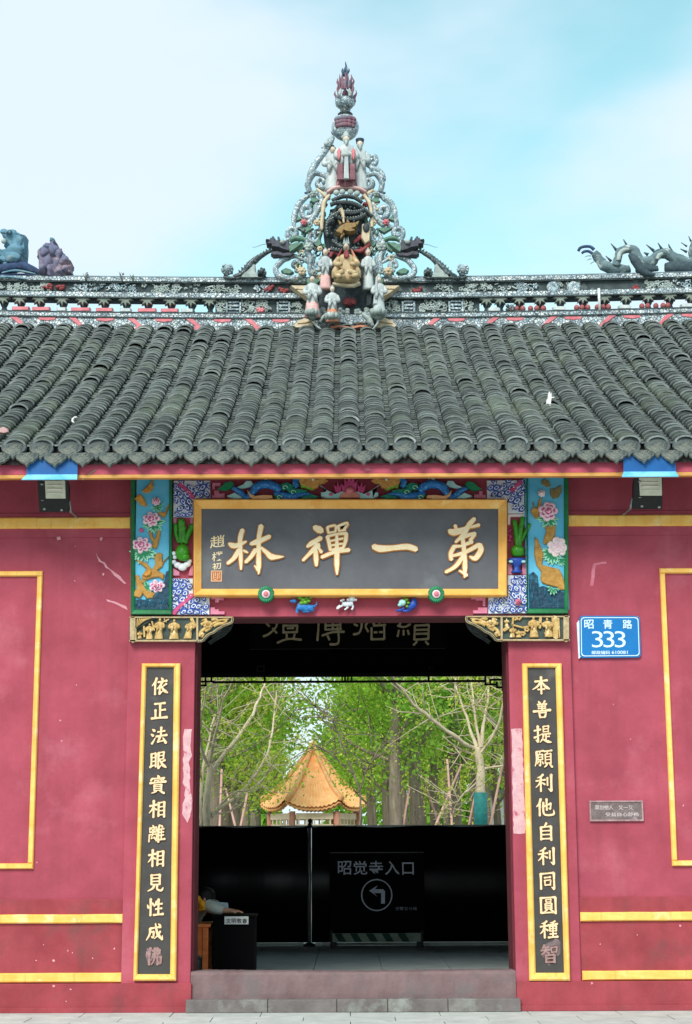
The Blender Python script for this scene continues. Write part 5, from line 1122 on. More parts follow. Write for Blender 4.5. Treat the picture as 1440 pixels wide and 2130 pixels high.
# ------------------------------------------------------------------ floodlights under blue hoods
BLK = mat('black_cast_metal', '1c2120', '131716', scale=10, rough=.5)
HOOD = mat('blue_hood_paint', '0f62a4', '0a5090', scale=5, rough=.45)
HOODL = mat('pale_blue_lip', '8fd4e8', '5cb6d8', scale=9, rough=.5, bump=.1)
REFL = mat('frosted_reflector', 'd2d6c4', 'b8bda8', scale=8, rough=.35)
STEEL = mat('galvanised_bolt', 'a4acac', '7c8484', scale=20, rough=.45, metal=.6)
for (x0, x1, lab, sg) in ((55, 162, 'black floodlight under a blue metal hood at the left end of the eaves', 1), (1298, 1405, 'black floodlight under a blue metal hood at the right end of the eaves', -1)):
    Y = -.86; cx = (x0 + x1) / 2; fl_ = thing('floodlight', lab, 'floodlight', at(cx, 1066, -.3), 'floodlights under the eaves')
    a, b = at(x0, 988, Y), at(x1, 950, Y); dyp = -6 if sg < 0 else 0
    c = at(x0, 987 + dyp, Y)
    m = MB(); m.prism([(a.x, c.z), (b.x, c.z), (b.x, b.z + .03), (a.x, b.z + .03)], Y, Y + .006); h_ = part('hood', m, HOOD, fl_)
    d = at(x0 - 4, 998 + dyp, Y - .05); 
    m = MB(); z0, z1 = d.z, c.z; m.add([(a.x, Y, z1), (b.x, Y, z1), (b.x + .01, Y - .07, z0), (a.x - .03, Y - .07, z0), (a.x, Y + .006, z1 - .004), (b.x, Y + .006, z1 - .004), (b.x + .01, Y - .066, z0 - .006), (a.x - .03, Y - .066, z0 - .006)], [(0, 3, 2, 1), (4, 5, 6, 7), (3, 7, 6, 2), (0, 4, 7, 3), (1, 2, 6, 5)])
    part('hood_lip', m, HOODL, h_)
    # lamp body, tilted to face down and outward
    p0, p1 = at(cx - 30, 1064 + dyp, -.5), at(cx + 36, 998 + dyp, -.62); zt_, zb_ = p1.z, p0.z
    m = MB(); xA, xB = at(cx - 31, 1000, -.6).x, at(cx + 35, 1000, -.6).x; xC, xD = at(cx - 27, 1060, -.45).x, at(cx + 36, 1060, -.45).x
    if sg < 0: xA, xB, xC, xD = at(cx - 33, 1000, -.6).x, at(cx + 28, 1000, -.6).x, at(cx - 36, 1060, -.45).x, at(cx + 27, 1060, -.45).x
    m.add([(xC, -.46, zb_), (xD, -.46, zb_), (xB, -.62, zt_), (xA, -.62, zt_), (xC + .03, -.28, zb_ + .06), (xD - .03, -.28, zb_ + .06), (xB - .03, -.34, zt_ + .0), (xA + .03, -.34, zt_ + .0)],
          [(0, 1, 2, 3), (4, 7, 6, 5), (0, 4, 5, 1), (1, 5, 6, 2), (2, 6, 7, 3), (3, 7, 4, 0)])
    bd = part('housing', m, BLK, fl_, bevel=.012)
    def on(px, py, off): # point on the sloping front face
        for _ in range(1): pass
        t_ = 0.5
        for _ in range(12):
            yq = -.46 + (-.62 + .46) * t_; v = at(px, py, yq); t_ = (v.z - zb_) / (zt_ - zb_)
        return Vector((v.x, yq - off, v.z))
    gx0, gx1 = (cx - 15, cx + 28) if sg > 0 else (cx - 22, cx + 26)
    q = [on(gx0 + 2, 1037 + dyp, .004), on(gx1, 1037 + dyp, .004), on(gx1 - 1, 1000 + dyp, .004), on(gx0, 1000 + dyp, .004)]
    m = MB(); m.add([tuple(v) for v in q] + [(v.x, v.y + .02, v.z) for v in q], [(0, 1, 2, 3), (4, 7, 6, 5), (0, 4, 5, 1), (1, 5, 6, 2), (2, 6, 7, 3), (3, 7, 4, 0)]); gl = part('reflector', m, REFL, fl_)
    m = MB()
    for t_ in (.3, .52, .75):
        a_, b_ = q[0].lerp(q[3], t_), q[1].lerp(q[2], t_); m.tube([a_.lerp(b_, .1) + Vector((0, -.004, 0)), a_.lerp(b_, .85) + Vector((0, -.004, 0))], .006 if t_ != .52 else .011, seg=6)
    part('lamp_tube', m, mat('glass_tube', 'eef0e4', 'd8dccc', rough=.2) if sg > 0 else bpy.data.materials['glass_tube'], gl)
    for (bx, by) in ((-21, 1007), (-20, 1041), (-16, 1059), (20, 1061), (-18, 997), (22, 997)):
        v = on(cx + bx, by + dyp, .004); m = MB(); m.ball(v, .016, .01, .014 if by not in (1041,) else .006, seg=8, ring=6); part('bolt', m, STEEL, fl_)
    m = MB(); v0, v1 = on(cx + (34 if sg > 0 else -34), 1040 + dyp, -.05), on(cx + (36 if sg > 0 else -38), 1062 + dyp, -.05)
    m.tube([v0, v1, (v1.x, -.05, v1.z + .02), (v1.x, .04, v1.z + .03)], .012, seg=8); part('bracket_arm', m, STEEL, fl_)
for i, (p, lab) in enumerate((((200, 978, 190, 984, 181, 992, 172, 998), 'loose cable end hanging from the eaves board by the left floodlight'), ((1262, 984, 1270, 987, 1284, 988, 1296, 982), 'loose cable end hanging from the eaves board by the right floodlight'))):
    m = MB(); q = [at(p[j], p[j + 1], -.82 + .02) for j in range(0, 8, 2)]; m.tube(crom(q, 5), .009, seg=6); solo('cable', m, mat('weathered_cable', '9a8874', '6c5e50') if i == 0 else bpy.data.materials['weathered_cable'], lab, 'cable', 'loose cables at the eaves')

# ------------------------------------------------------------------ street number sign and small metal plate
Y = .03; sg_ = thing('street_number_sign', 'blue enamel street number sign reading 333 on the right wall', 'street sign', at(1267, 1370, .05))
m = MB(); pts = [(1205, 1281), (1331, 1281), (1334, 1368), (1206, 1369)]; q = [at(a, b, Y) for a, b in pts]
pc = []
for i in range(4):
    c0 = q[i]; pa, pb2 = q[i - 1], q[(i + 1) % 4]
    for t_ in (.0, .5, 1): 
        u_ = (pa - c0).normalized() * .03 * (1 - t_); w_ = (pb2 - c0).normalized() * .03 * t_; pc.append(c0 + u_ + w_ * 1.0 if t_ != .5 else c0 + (pa - c0).normalized() * .009 + (pb2 - c0).normalized() * .009)
m.prism([(v.x, v.z) for v in pc], Y - .01, .051, ch=.002)
part('plate', m, mat('sign_blue_enamel', '1478bc', '0f6cb0', scale=3, rough=.3), sg_)
SW = mat('reflective_white', 'd8f0f4', 'cbe8f0', scale=5, rough=.4)
m = MB(); cxm = sum(v.x for v in pc) / 12; czm = sum(v.z for v in pc) / 12; inn = [(cxm + (v.x - cxm) * .95, czm + (v.z - czm) * .925) for v in pc]; in2 = [(cxm + (v.x - cxm) * .925, czm + (v.z - czm) * .888) for v in pc]
v = [(a, Y - .0125, b) for a, b in inn] + [(a, Y - .0125, b) for a, b in in2]; n_ = len(inn)
m.add(v, [(i, (i + 1) % n_, n_ + (i + 1) % n_, n_ + i) for i in range(n_)]); part('border', m, SW, sg_)
m = MB(); a, b = at(1201, 1368, Y), at(1207, 1290, Y); m.prism([(at(1200, 1296, Y).x, at(1200, 1296, Y).z), (at(1205, 1290, Y).x, at(1205, 1290, Y).z), (at(1209, 1366, Y).x, at(1209, 1366, Y).z), (at(1204, 1371, Y).x, at(1204, 1371, Y).z)], Y - .006, .051); part('backing_edge', m, WHITE, sg_)
def sg_text(s, x0, y0, x1, y1, w_=0, name='lettering', parent=sg_, Yt=None, m_=SW, keep=False):
    Yt = Y - .0102 if Yt is None else Yt; a, b = at(x0, y1, Yt), at(x1, y0, Yt); return part(name, text_mb(s, a.x, b.x, a.z, b.z, Yt, .003, weight=w_, keep=keep), m_, parent)
for s, x0, x1 in (('昭', 1216, 1235), ('青', 1255.5, 1274), ('路', 1296, 1315)): sg_text(s, x0, 1289, x1, 1308, .012)
for x0, x1 in ((1232, 1254), (1256, 1277.5), (1279.5, 1301)): sg_text('3', x0, 1313, x1, 1347, -.004, 'numeral')
sg_text('邮政编码', 1231.5, 1353.5, 1269, 1361.5, .012); sg_text('610081', 1273, 1353.5, 1306, 1360.5, .012)
for px, py in ((1211, 1285), (1326, 1284)):
    m = MB(); v = at(px, py, Y); m.ball((v.x, Y - .012, v.z), .007, .004, .007, seg=8, ring=5); part('screw', m, STEEL, sg_)
mp_ = thing('metal_plate', 'small tarnished metal plate with two raised lines of writing on the right wall', 'plate', at(1283, 1708, .05))
PLATE = mat('tarnished_bronze', '857674', '665a5a', scale=16, rough=.5, bump=.3, metal=.25, col3='a89298', s3=9)
m = MB(); a, b = at(1229, 1707, .035), at(1336, 1667, .035); m.box(a.x, b.x, .032, .051, a.z, b.z); part('plate', m, PLATE, mp_)
m = MB(); k = .008
for q in ((a.x - k, b.x + k, b.z - k, b.z + k), (a.x - k, b.x + k, a.z - k, a.z + k)): m.box(q[0], q[1], .024, .051, q[2], q[3])
for xq in (a.x, b.x): m.box(xq - k, xq + k, .0245, .0505, a.z + k, b.z - k)
part('rim', m, mat('worn_plate_rim', 'b89a9c', '8f7274', scale=20, metal=.2), mp_, bevel=.002)
RAIS = mat('pale_raised_letters', 'd8cbc8', 'b8a8a6', scale=30, rough=.5)
for s, x0, y0, x1, y1 in (('莫說他人', 1238, 1675, 1276, 1684.5), ('又一又', 1287, 1676, 1317, 1684.5), ('受益自心舒畅', 1260, 1690, 1329, 1698.5)): sg_text(s, x0, y0, x1, y1, .008, 'raised_lettering', mp_, .032, RAIS)
# ================================================================== the openwork finial on the ridge
ST_B = MOSB
ROBEW = mat('pale_robe_glaze', 'c9d2d0', '98a5a6', scale=12, rough=.5, bump=.2, col3='7d8a8c', s3=7, t3=(.6, .75), stretch=(1, 1, .25))
ROBER = mat('wine_red_robe', '8e5f66', '70464e', scale=12, rough=.6, bump=.2, col3='b98a8c', s3=8, t3=(.6, .7))
ROBEG = mat('gold_robe', 'c9b48c', '96805a', scale=12, rough=.55, bump=.3, col3='f0dcb4', s3=9, t3=(.58, .7))
ROBEP = mat('rose_robe', 'dcb8b2', 'c89a96', scale=10, rough=.6, col3='f0dcd4', s3=8)
ROBEO = mat('orange_robe', 'cf9478', 'b0745a', scale=10, rough=.6)
FACEC = mat('ivory_face', 'd8cab8', 'b8a894', scale=14, rough=.6)
DKHAT = mat('dark_blue_hat', '2f4456', '22323f', scale=14, rough=.6)
DGOLD = mat('weathered_gold', 'a88a58', '74603e', scale=26, rough=.7, bump=.4)
NICHE = mat('dark_rockwork', '465256', '2c3639', scale=12, rough=.8, bump=.8, bscale=30, col3='57666a', s3=9, t3=(.56, .66))
FLAMER = mat('faded_red_flame', '8a626c', '6a5260', scale=14, rough=.7, bump=.3, col3='70808c', s3=6, t3=(.5, .62))
FLAMEB = mat('slate_blue_flame', '4d6478', '3a4c5e', scale=14, rough=.7, bump=.2)
DRAG = mat('dark_slate_dragon', '5a5c66', '40434c', scale=22, rough=.7, bump=.4, col3='6a5a58', s3=9)
DGREEN = mat('green_scales', '6c8f7c', '4c6f60', scale=30, rough=.6, bump=.3)
GREYC = mat('blackgrey_coil', '39444a', '262e32', scale=24, rough=.5, bump=.3)
fin = thing('ridge_finial', 'tall openwork porcelain finial with scrolls, figures and a flame top on the ridge middle', 'finial', at(718, 690, 4.85))
YS = 4.66; k = PX(YS)
sz = zc(420, 100, 2.4)
def mx(x, m): return (2 * 718 - x) if m else x
def S(p, m=False, y=0): 
    q = sz(*p); return [(lambda v: Vector((v.x, YS + y, v.z)))(at(mx(a, m), b, YS)) for a, b in q]
def tb(p, rad, name, m_, m=False, y=0, flat=1.5, par=None, label=None):
    mb = MB(); mb.tube(crom(S(p, m, y), 6), [r_ * k / 2.4 * (1.3 if name.startswith('scroll') else 1) for r_ in rad], seg=9, flat=flat); rough(mb, .012 if rad[0] > 3 else 0, 9); return part(name, mb, m_, par or fin, label)
def spiral(c, r0, turns, a0, dr, w0, m=False, name='scroll', m_=ST_B, y=0, tail=None):
    """volute: winds inward from radius r0"""
    pts = []; n = int(14 * turns)
    for i in range(n + 1):
        t = i / n; r_ = r0 * (1 - .82 * t); a = a0 + dr * 2 * math.pi * turns * t
        pts += [c[0] + r_ * math.cos(a), c[1] - r_ * math.sin(a)]
    if tail: pts = list(tail) + pts
    return tb(pts, [w0 * .8, w0, w0 * 1.05, w0 * .8, w0 * .9], name, m_, m, y)
def pl(p, name, m_, m=False, y=0, d=.10, ch=.012, par=None):
    v = S(p, m, y); mb = MB(); mb.prism([(a.x, a.z) for a in v], YS + y - d / 2, YS + y + d / 2, ch=ch); return part(name, mb, m_, par or fin)
PI = math.pi
for m in (False, True):
    # outer S-curves, bottom to top
    tb((545, 1080, 470, 1040, 420, 1052, 385, 1078, 368, 1105, 385, 1138, 450, 1150, 520, 1128), [6, 9, 11, 12, 12, 12, 10, 6], 'scroll_arm', ST_B, m)
    spiral((470, 1085), 26, 1.2, -PI / 2, 1, 9, m, tail=(520, 1135, 495, 1120))
    pl((395, 1110, 420, 1096, 445, 1104, 460, 1118, 440, 1132, 410, 1130), 'scroll_leaf', DGREEN, m, y=.02)
    tb((560, 1000, 520, 960, 470, 950, 440, 965, 428, 985), [6, 10, 10, 8, 6], 'scroll_arm', DGREEN, m)
    spiral((455, 925), 33, 1.3, -PI * .6, -1, 11, m, tail=(440, 985, 432, 960))
    tb((460, 900, 462, 850, 478, 790, 510, 755, 545, 728), [8, 12, 13, 12, 7], 'scroll_arm', ST_B, m)
    spiral((528, 815), 42, 1.3, PI * .1, -1, 11, m, tail=(545, 735, 575, 770))
    tb((455, 905, 500, 890, 545, 862, 580, 810, 598, 760, 580, 725), [6, 10, 12, 12, 11, 7], 'scroll_arm', ST_B, m)
    spiral((556, 945), 34, 1.3, PI * .35, -1, 10, m, tail=(600, 870, 590, 905))
    tb((600, 1000, 585, 960, 600, 900, 612, 850), [8, 10, 10, 8], 'scroll_arm', DGREEN, m)
    tb((530, 960, 528, 1010, 545, 1060, 540, 1110, 560, 1150), [12, 13, 13, 11, 8], 'scroll_arm', ST_B, m)
    tb((540, 720, 530, 680, 545, 640, 575, 615), [9, 13, 13, 8], 'scroll_arm', ST_B, m)
    spiral((600, 672), 40, 1.35, PI * .5, -1, 11, m, tail=(545, 650, 565, 625))
    tb((575, 705, 610, 735, 640, 755), [6, 9, 5], 'scroll_arm', CREAM, m)
    spiral((580, 1085), 26, 1.2, PI, 1, 9, m, tail=(560, 1040))
    spiral((600, 1150), 24, 1.2, PI, -1, 8, m, m_=CREAM, tail=(550, 1120))
    # thorn tips along the outer edge
    for p in ((455, 898, 440, 892, 470, 880), (548, 712, 512, 722, 540, 735), (430, 965, 412, 985, 440, 985)):
        pl(p, 'thorn', FLAMEB, m, d=.05, ch=.003)
    # blossoms and leaves set in the openwork
    for i, (x, y, r_, mm) in enumerate(((510, 878, 17, CORAL), (575, 880, 17, CREAM), (535, 1000, 24, FLW), (590, 1010, 15, CREAM), (500, 1120, 22, CREAM), (560, 1130, 18, FLW), (560, 735, 18, FLW), (615, 790, 14, REDP), (600, 1060, 16, FLW), (640, 1020, 13, ROBEP))):
        v = S((x, y), m, -.06)[0]; mb = MB(); rr = random.Random(i)
        for j in range(7):
            a = j * 2 * PI / 6; q = 0 if j == 6 else r_ * .62; mb.ball((v.x + math.cos(a) * q * k / 2.4, v.y - (.02 if j == 6 else 0), v.z + math.sin(a) * q * k / 2.4), r_ * .48 * k / 2.4, .035, r_ * .44 * k / 2.4, seg=8, ring=6)
        part('blossom', mb, mm, fin)
    for p in ((470, 1000, 500, 975, 530, 985, 505, 1010, 480, 1025), (500, 860, 470, 870, 480, 840), (590, 960, 560, 985, 575, 1000, 600, 985), (520, 1160, 560, 1150, 600, 1165, 570, 1185, 530, 1185), (540, 770, 555, 740, 590, 765, 560, 780), (480, 905, 520, 930, 560, 905, 520, 900)):
        pl(p, 'leaf', DGREEN, m, y=-.02, d=.08, ch=.008)
    # dragon heads looking outward
    hd = pl((436, 966, 408, 978, 387, 970, 366, 972, 362, 961, 341, 959, 345, 968, 319, 967, 338, 976, 324, 990, 348, 994, 350, 1005, 362, 1008, 387, 1012, 408, 1022, 440, 1028), 'dragon_head', DRAG, m, y=-.03, d=.18, ch=.012)
    pl((432, 1029, 408, 1033, 380, 1023, 352, 1026, 345, 1036, 359, 1047, 383, 1045, 404, 1053, 443, 1050, 462, 1037), 'lower_jaw', DRAG, m, y=-.03, d=.14, ch=.01, par=hd)
    for p in ((375, 972, 360, 948, 350, 950, 356, 966), (395, 970, 388, 950, 378, 952, 380, 970)): pl(p, 'horn', FLAMEB, m, y=-.06, d=.05, ch=.005, par=hd)
    v = S((405, 985), m, -.14)[0]; mb = MB(); mb.ball(v, .035); part('eye', mb, FLW, hd)
    tb((345, 992, 310, 990, 268, 1004, 252, 1003), [1.6, 1.3, 1, .6], 'whisker', DRAG, m, y=-.08, flat=1, par=hd)
    pl((430, 1000, 470, 980, 505, 985, 480, 1010, 440, 1035), 'jaw_mane', DGREEN, m, y=-.05, d=.14)
    # the rising tail with its fan, and the foam balls at its foot
    tl = tb((160, 1142, 205, 1125, 240, 1085, 285, 1045, 335, 1018, 362, 1012), [12, 17, 18, 14, 9, 5], 'tail', MOSD, m)
    for j in range(12):
        t_ = j / 11; q = [(190 + 150 * t_), (1118 - 112 * t_ ** .85)]; pl((q[0] - 6, q[1] + 4, q[0] - 8, q[1] - 11, q[0] + 6, q[1] - 4), 'tail_spine', MOSD, m, d=.04, ch=.003, par=tl)
    pl((195, 1150, 215, 1105, 250, 1070, 268, 1085, 272, 1120, 285, 1150), 'tail_fan', FLW, m, d=.09)
    for (x, y, r_) in ((128, 1108, 25), (300, 1122, 17)):
        v = S((x, y), m)[0]; mb = MB(); rr = random.Random(x)
        mb.ball(v, r_ * k / 2.4, .1, r_ * 1.05 * k / 2.4)
        for j in range(22):
            a = rr.uniform(0, 2 * PI); mb.ball((v.x + math.cos(a) * r_ * k / 2.4, v.y + rr.uniform(-.06, .04), v.z + math.sin(a) * r_ * k / 2.4), .02, .03, .02, seg=6, ring=4)
        part('foam_ball', mb, MOSB if r_ > 20 else MOSD, fin)
    tb((110, 1140, 150, 1148, 200, 1146, 290, 1146, 320, 1138), [8, 10, 8, 8, 6], 'foam_base', MOSD, m)
for m in (False, True):
    rr = random.Random(90 + m)
    for j in range(46):
        t_ = rr.random(); yc = 770 + 360 * t_ ** .9; xo = 470 + 20 * (1 - t_) if t_ > .5 else 520 - 40 * t_; xc = rr.uniform(xo, 612 - 6 * t_)
        r_ = rr.uniform(9, 17); mm = rr.choice((ST_B, ST_B, FLW, DGREEN, MOSD, CREAM)); a0 = rr.uniform(0, 6.3); dr = rr.choice((-1, 1)); pts = []
        for i in range(9): q_ = i / 8; pts += [xc + r_ * (1 - .7 * q_) * math.cos(a0 + dr * 5 * q_), yc + r_ * 1.2 * (1 - .7 * q_) * math.sin(a0 + dr * 5 * q_)]
        tb(pts, [3.5, 5, 5, 4.5], 'tracery_curl', mm, m, y=rr.uniform(-.05, .05))
# one side rises to a bird-like head, the other ends in a volute
tb((540, 660, 545, 620, 575, 570, 610, 520, 640, 470, 655, 440), [10, 13, 13, 13, 15, 8], 'scroll_arm', ST_B)
tb((600, 500, 625, 480, 645, 470), [8, 12, 8], 'scroll_head', MOSB)
for p in ((600, 535, 572, 552, 595, 552), (575, 572, 548, 575, 570, 588), (650, 430, 645, 415, 662, 440)): pl(p, 'thorn', FLAMEB, d=.05, ch=.003)
v = S((622, 492), y=-.1)[0]; mb = MB(); mb.ball(v, .035); part('eye', mb, FLW, fin)
tb((905, 660, 900, 630, 880, 612, 850, 600, 832, 575), [11, 12, 12, 12, 7], 'scroll_arm', ST_B)
spiral((850, 565), 32, 1.4, -PI * .8, -1, 11, tail=(890, 605, 870, 600))
pl((885, 610, 905, 612, 890, 625), 'thorn', FLAMEB, d=.05, ch=.003)
# sphere with a lotus boss
v = S((716, 388), y=.05)[0]; r_ = 72 * k / 2.4; mb = MB(); mb.ball(v, r_, r_ * .9, r_, seg=28, ring=18); sph = part('globe', mb, MOSB, fin)
mb = MB()
for ring, (yy, ww, nn) in enumerate(((365, 46, 5), (382, 44, 5), (398, 40, 5))):
    for j in range(nn):
        x = 716 + (j - (nn - 1) / 2) * ww * .42; q = S((x, yy), y=.05)[0]; dz = 1 - ((j - 2) / 3.2) ** 2
        mb.ball((q.x, q.y - r_ * .9 * math.sqrt(max(.2, dz)) * .97, q.z), .05, .035, .036, seg=9, ring=6, rot=(0, (j - 2) * .25, 0))
part('lotus_boss', mb, FLAMER, sph)
mb = MB(); v = S((716, 310), y=.05)[0]; q = k / 2.4; mb.lathe((v.x, v.y, v.z), [(40 * q, -14 * q), (30 * q, -6 * q), (26 * q, 6 * q), (30 * q, 20 * q), (34 * q, 24 * q)], seg=18); part('neck', mb, MOSD, fin)
mb = MB(); mb.lathe((v.x, v.y, v.z + 24 * q), [(34 * q, 0), (48 * q, 14 * q), (54 * q, 34 * q), (46 * q, 46 * q), (30 * q, 54 * q)], seg=18, wav=.06, wn=9); part('cup', mb, ST_B, fin)
def flame(x, y0_, h_, w_, m_, y=0, bend=6):
    return tb((x - bend * .2, y0_, x - bend * .9, y0_ - h_ * .35, x + bend * .5, y0_ - h_ * .68, x + bend * .1, y0_ - h_), [w_ * .6, w_, w_ * .62, .8], 'flame', m_, y=y, flat=.8)
for (x, y0_, h_, w_, mm, yo, bd) in ((668, 262, 52, 8, FLAMER, .02, -7), (680, 258, 66, 8, FLAMER, -.06, -5), (766, 262, 58, 8, FLAMER, .02, 7), (752, 258, 76, 9, FLAMER, -.06, 6), (692, 258, 40, 10, FLW, -.12, 3), (740, 258, 40, 10, FLW, -.12, -3),
    (680, 208, 60, 8, FLAMER, .0, -4), (690, 214, 76, 9, FLAMER, -.05, 3), (703, 222, 74, 11, FLAMER, -.11, -3), (717, 226, 84, 11, FLAMER, -.14, 3), (731, 222, 78, 11, FLAMER, -.11, -3), (744, 214, 76, 9, FLAMER, -.05, 4), (755, 206, 58, 8, FLAMER, 0, 5), (716, 250, 60, 20, FLAMER, .02, 0),
    (702, 142, 42, 8, FLAMEB, 0, -5), (716, 146, 74, 10, FLAMEB, -.03, 5), (731, 142, 44, 8, FLAMEB, 0, 5), (711, 146, 40, 9, FLAMEB, -.08, 3), (723, 146, 46, 9, FLAMEB, -.08, -3)):
    flame(x, y0_, h_, w_, mm, yo, bd)
# three robed figures on an arched ledge
def fig(cx, yt, yb, robe, hat, hatm, y=-.02, wk=.34, beard=None, skirt=None, **kw):
    a = sz(cx, yt)[0]; b = sz(cx, yb)[0]; return figure(fin, a[0], a[1], b[1], YS + y, robe, FACEC, hat, wk=wk, hatm=hatm, beard=beard, skirt=skirt, **kw)
fig(655, 492, 712, ROBEW, 'hair', DKHAT, wk=.36)
fig(791, 462, 712, ROBEW, 'tall', DKHAT, wk=.30, beard=FLW)
fig(722, 436, 700, ROBEW, 'crown', FLW, y=-.08, wk=.34, beard=FLW, skirt=ROBER)
pl((712, 570, 732, 570, 736, 690, 708, 690), 'apron', ROBEW, y=-.24, d=.04)
for x in (692, 752): pl((x - 14, 610, x + 14, 605, x + 16, 690, x - 16, 690), 'lower_robe', ROBER, y=-.20, d=.05)
for x in (686, 757): pl((x - 10, 545, x, 528, x + 10, 545, x + 8, 575, x, 592, x - 8, 575), 'red_panel', CORAL, y=-.2, d=.05)
v = S((722, 568), y=-.24)[0]; mb = MB(); mb.ball(v, .06, .04, .04); part('carved_belt', mb, FLW, fin)
tb((628, 735, 660, 716, 722, 706, 785, 716, 822, 735), [10, 12, 12, 12, 10], 'ledge', ROBEP, y=-.06, flat=3)
tb((640, 745, 610, 790, 602, 860, 600, 920), [9, 11, 10, 8], 'niche_rim', CREAM, y=-.08); tb((812, 745, 838, 790, 848, 850, 848, 910), [9, 11, 10, 8], 'niche_rim', CREAM, y=-.08)
for x, y in ((672, 742), (702, 738), (742, 738), (775, 746)): v = S((x, y), y=-.14)[0]; mb = MB(); mb.ball(v, .04); part('rim_pearl', mb, FLW, fin)
# dark rock niche with coiling dragons
v = S((725, 925), y=.1)[0]; mb = MB(); mb.ball(v, 118 * q, .2, 190 * q, seg=28, ring=20); rr = random.Random(4)
mb.v = [(a + rr.uniform(-.018, .018), b + rr.uniform(-.03, .03), c + rr.uniform(-.018, .018)) for a, b, c in mb.v]; part('niche', mb, NICHE, fin)
pl((600, 1000, 850, 1000, 870, 1200, 880, 1350, 570, 1350, 590, 1200), 'plinth_block', NICHE, y=.1, d=.24)
for p in ((640, 800, 690, 790, 760, 795, 820, 830, 850, 860), (640, 850, 700, 870, 770, 870, 820, 850), (650, 780, 700, 760, 760, 765, 800, 790), (620, 900, 650, 860, 700, 840, 760, 840, 810, 830), (630, 960, 625, 900, 660, 870), (640, 1020, 700, 1030, 780, 1020), (650, 980, 690, 1010, 740, 1010)):
    c_ = tb(p, [9, 12, 12, 9], 'coil', GREYC, y=-.12, flat=1)
    pts = crom(S(p, y=-.19), 5); mb = MB()
    for i in range(1, len(pts) - 1, 1): mb.ball(pts[i] + Vector((0, -.005, 0)), 5 * q, .02, 3.2 * q, seg=7, ring=5)
    part('pale_scales', mb, FLW, c_)
hd2 = pl((665, 950, 690, 920, 720, 905, 765, 905, 775, 925, 750, 935, 770, 945, 735, 955, 710, 945, 700, 965), 'gold_dragon_head', DGOLD, y=-.2, d=.14)
for p in ((690, 915, 680, 890, 700, 905), (720, 906, 725, 885, 740, 904), (700, 950, 690, 985, 715, 960), (760, 906, 785, 895, 775, 918)): pl(p, 'gold_mane', DGOLD, y=-.22, d=.06, ch=.004)
tb((690, 830, 705, 860, 712, 900), [14, 8, 6], 'gold_horn', CREAM, y=-.18)
tb((760, 985, 800, 960, 830, 1000, 790, 1030, 750, 1020), [10, 14, 14, 12, 7], 'red_dragon', REDP, y=-.12, flat=1)
tb((640, 1060, 655, 1030, 680, 1045), [8, 12, 6], 'red_dragon', REDP, y=-.1, flat=1)
tb((800, 1080, 830, 1050, 790, 1010), [10, 13, 6], 'red_dragon', REDP, y=-.1, flat=1)
pl((800, 900, 830, 895, 842, 930, 838, 985, 815, 1000, 795, 970), 'holed_rock', CREAM, y=-.14, d=.08)
v = S((820, 922), y=-.19)[0]; mb = MB(); mb.ball(v, .045, .02, .065); part('rock_hole', mb, GREYC, fin)
rr = random.Random(12); mb = MB()
for j in range(60):
    a, b = rr.uniform(0, 2 * PI), rr.uniform(.3, .95); v = S((725 + 108 * b * math.cos(a), 925 + 175 * b * math.sin(a)), y=-.1)[0]; mb.ball(v, rr.uniform(.012, .035), .05, rr.uniform(.012, .03), seg=7, ring=5)
tag(part('rock_knobs', mb, mat('grey_rock_knobs', '5c6a6c', '3a4648', scale=20, island=.4), fin), kind='stuff')
# seated gold figure with red halo
st = MB(); v = S((722, 1212), y=-.3)[0]
st.lathe((v.x, v.y, v.z), [(58 * q, 0), (62 * q, 22 * q), (56 * q, 48 * q), (38 * q, 66 * q), (34 * q, 100 * q), (40 * q, 128 * q), (32 * q, 146 * q), (12 * q, 158 * q), (9 * q, 172 * q)], seg=24, sy=.6, wav=.07, wn=9)
for s in (-1, 1):
    st.tube(crom([(v.x + s * 36 * q, v.y, v.z + 135 * q), (v.x + s * 56 * q, v.y - .06, v.z + 95 * q), (v.x + s * 26 * q, v.y - .16, v.z + 80 * q)], 4), [13 * q, 15 * q, 12 * q], seg=8)
    st.tube(crom([(v.x + s * 40 * q, v.y - .06, v.z + 90 * q), (v.x + s * 58 * q, v.y - .08, v.z + 50 * q), (v.x + s * 66 * q, v.y - .06, v.z + 18 * q)], 4), [12 * q, 16 * q, 7 * q], seg=8)
    st.tube(crom([(v.x + s * 14 * q, v.y - .18, v.z + 40 * q), (v.x + s * 50 * q, v.y - .15, v.z + 26 * q), (v.x + s * 30 * q, v.y - .2, v.z + 8 * q)], 4), [14 * q, 16 * q, 12 * q], seg=8)
sf = part('seated_figure', st, ROBEG, fin)
mb = MB(); mb.ball((v.x, v.y - .02, v.z + 186 * q), 15 * q, .09, 19 * q); part('head', mb, FACEC, sf)
mb = MB()
for dx, h in ((-10, 34), (0, 30), (10, 36)): mb.prism([(v.x + (dx - 8) * q, v.z + 200 * q), (v.x + (dx + 8) * q, v.z + 200 * q), (v.x + (dx + 3) * q, v.z + (206 + h * .6) * q), (v.x + dx * q, v.z + (206 + h) * q), (v.x + (dx - 3) * q, v.z + (206 + h * .6) * q)], v.y - .07 - dx * .0004, v.y, ch=.005)
part('crown', mb, FLW, sf)
pl((672, 1150, 668, 1090, 690, 1050, 705, 1040, 690, 1080, 700, 1150), 'red_scarf', REDP, y=-.28, d=.1); pl((772, 1150, 776, 1090, 755, 1050, 740, 1040, 752, 1080, 742, 1150), 'red_scarf', ROBEO, y=-.28, d=.1)
pl((708, 1072, 722, 1056, 736, 1072, 734, 1092, 722, 1100, 710, 1092), 'collar', REDP, y=-.38, d=.04)
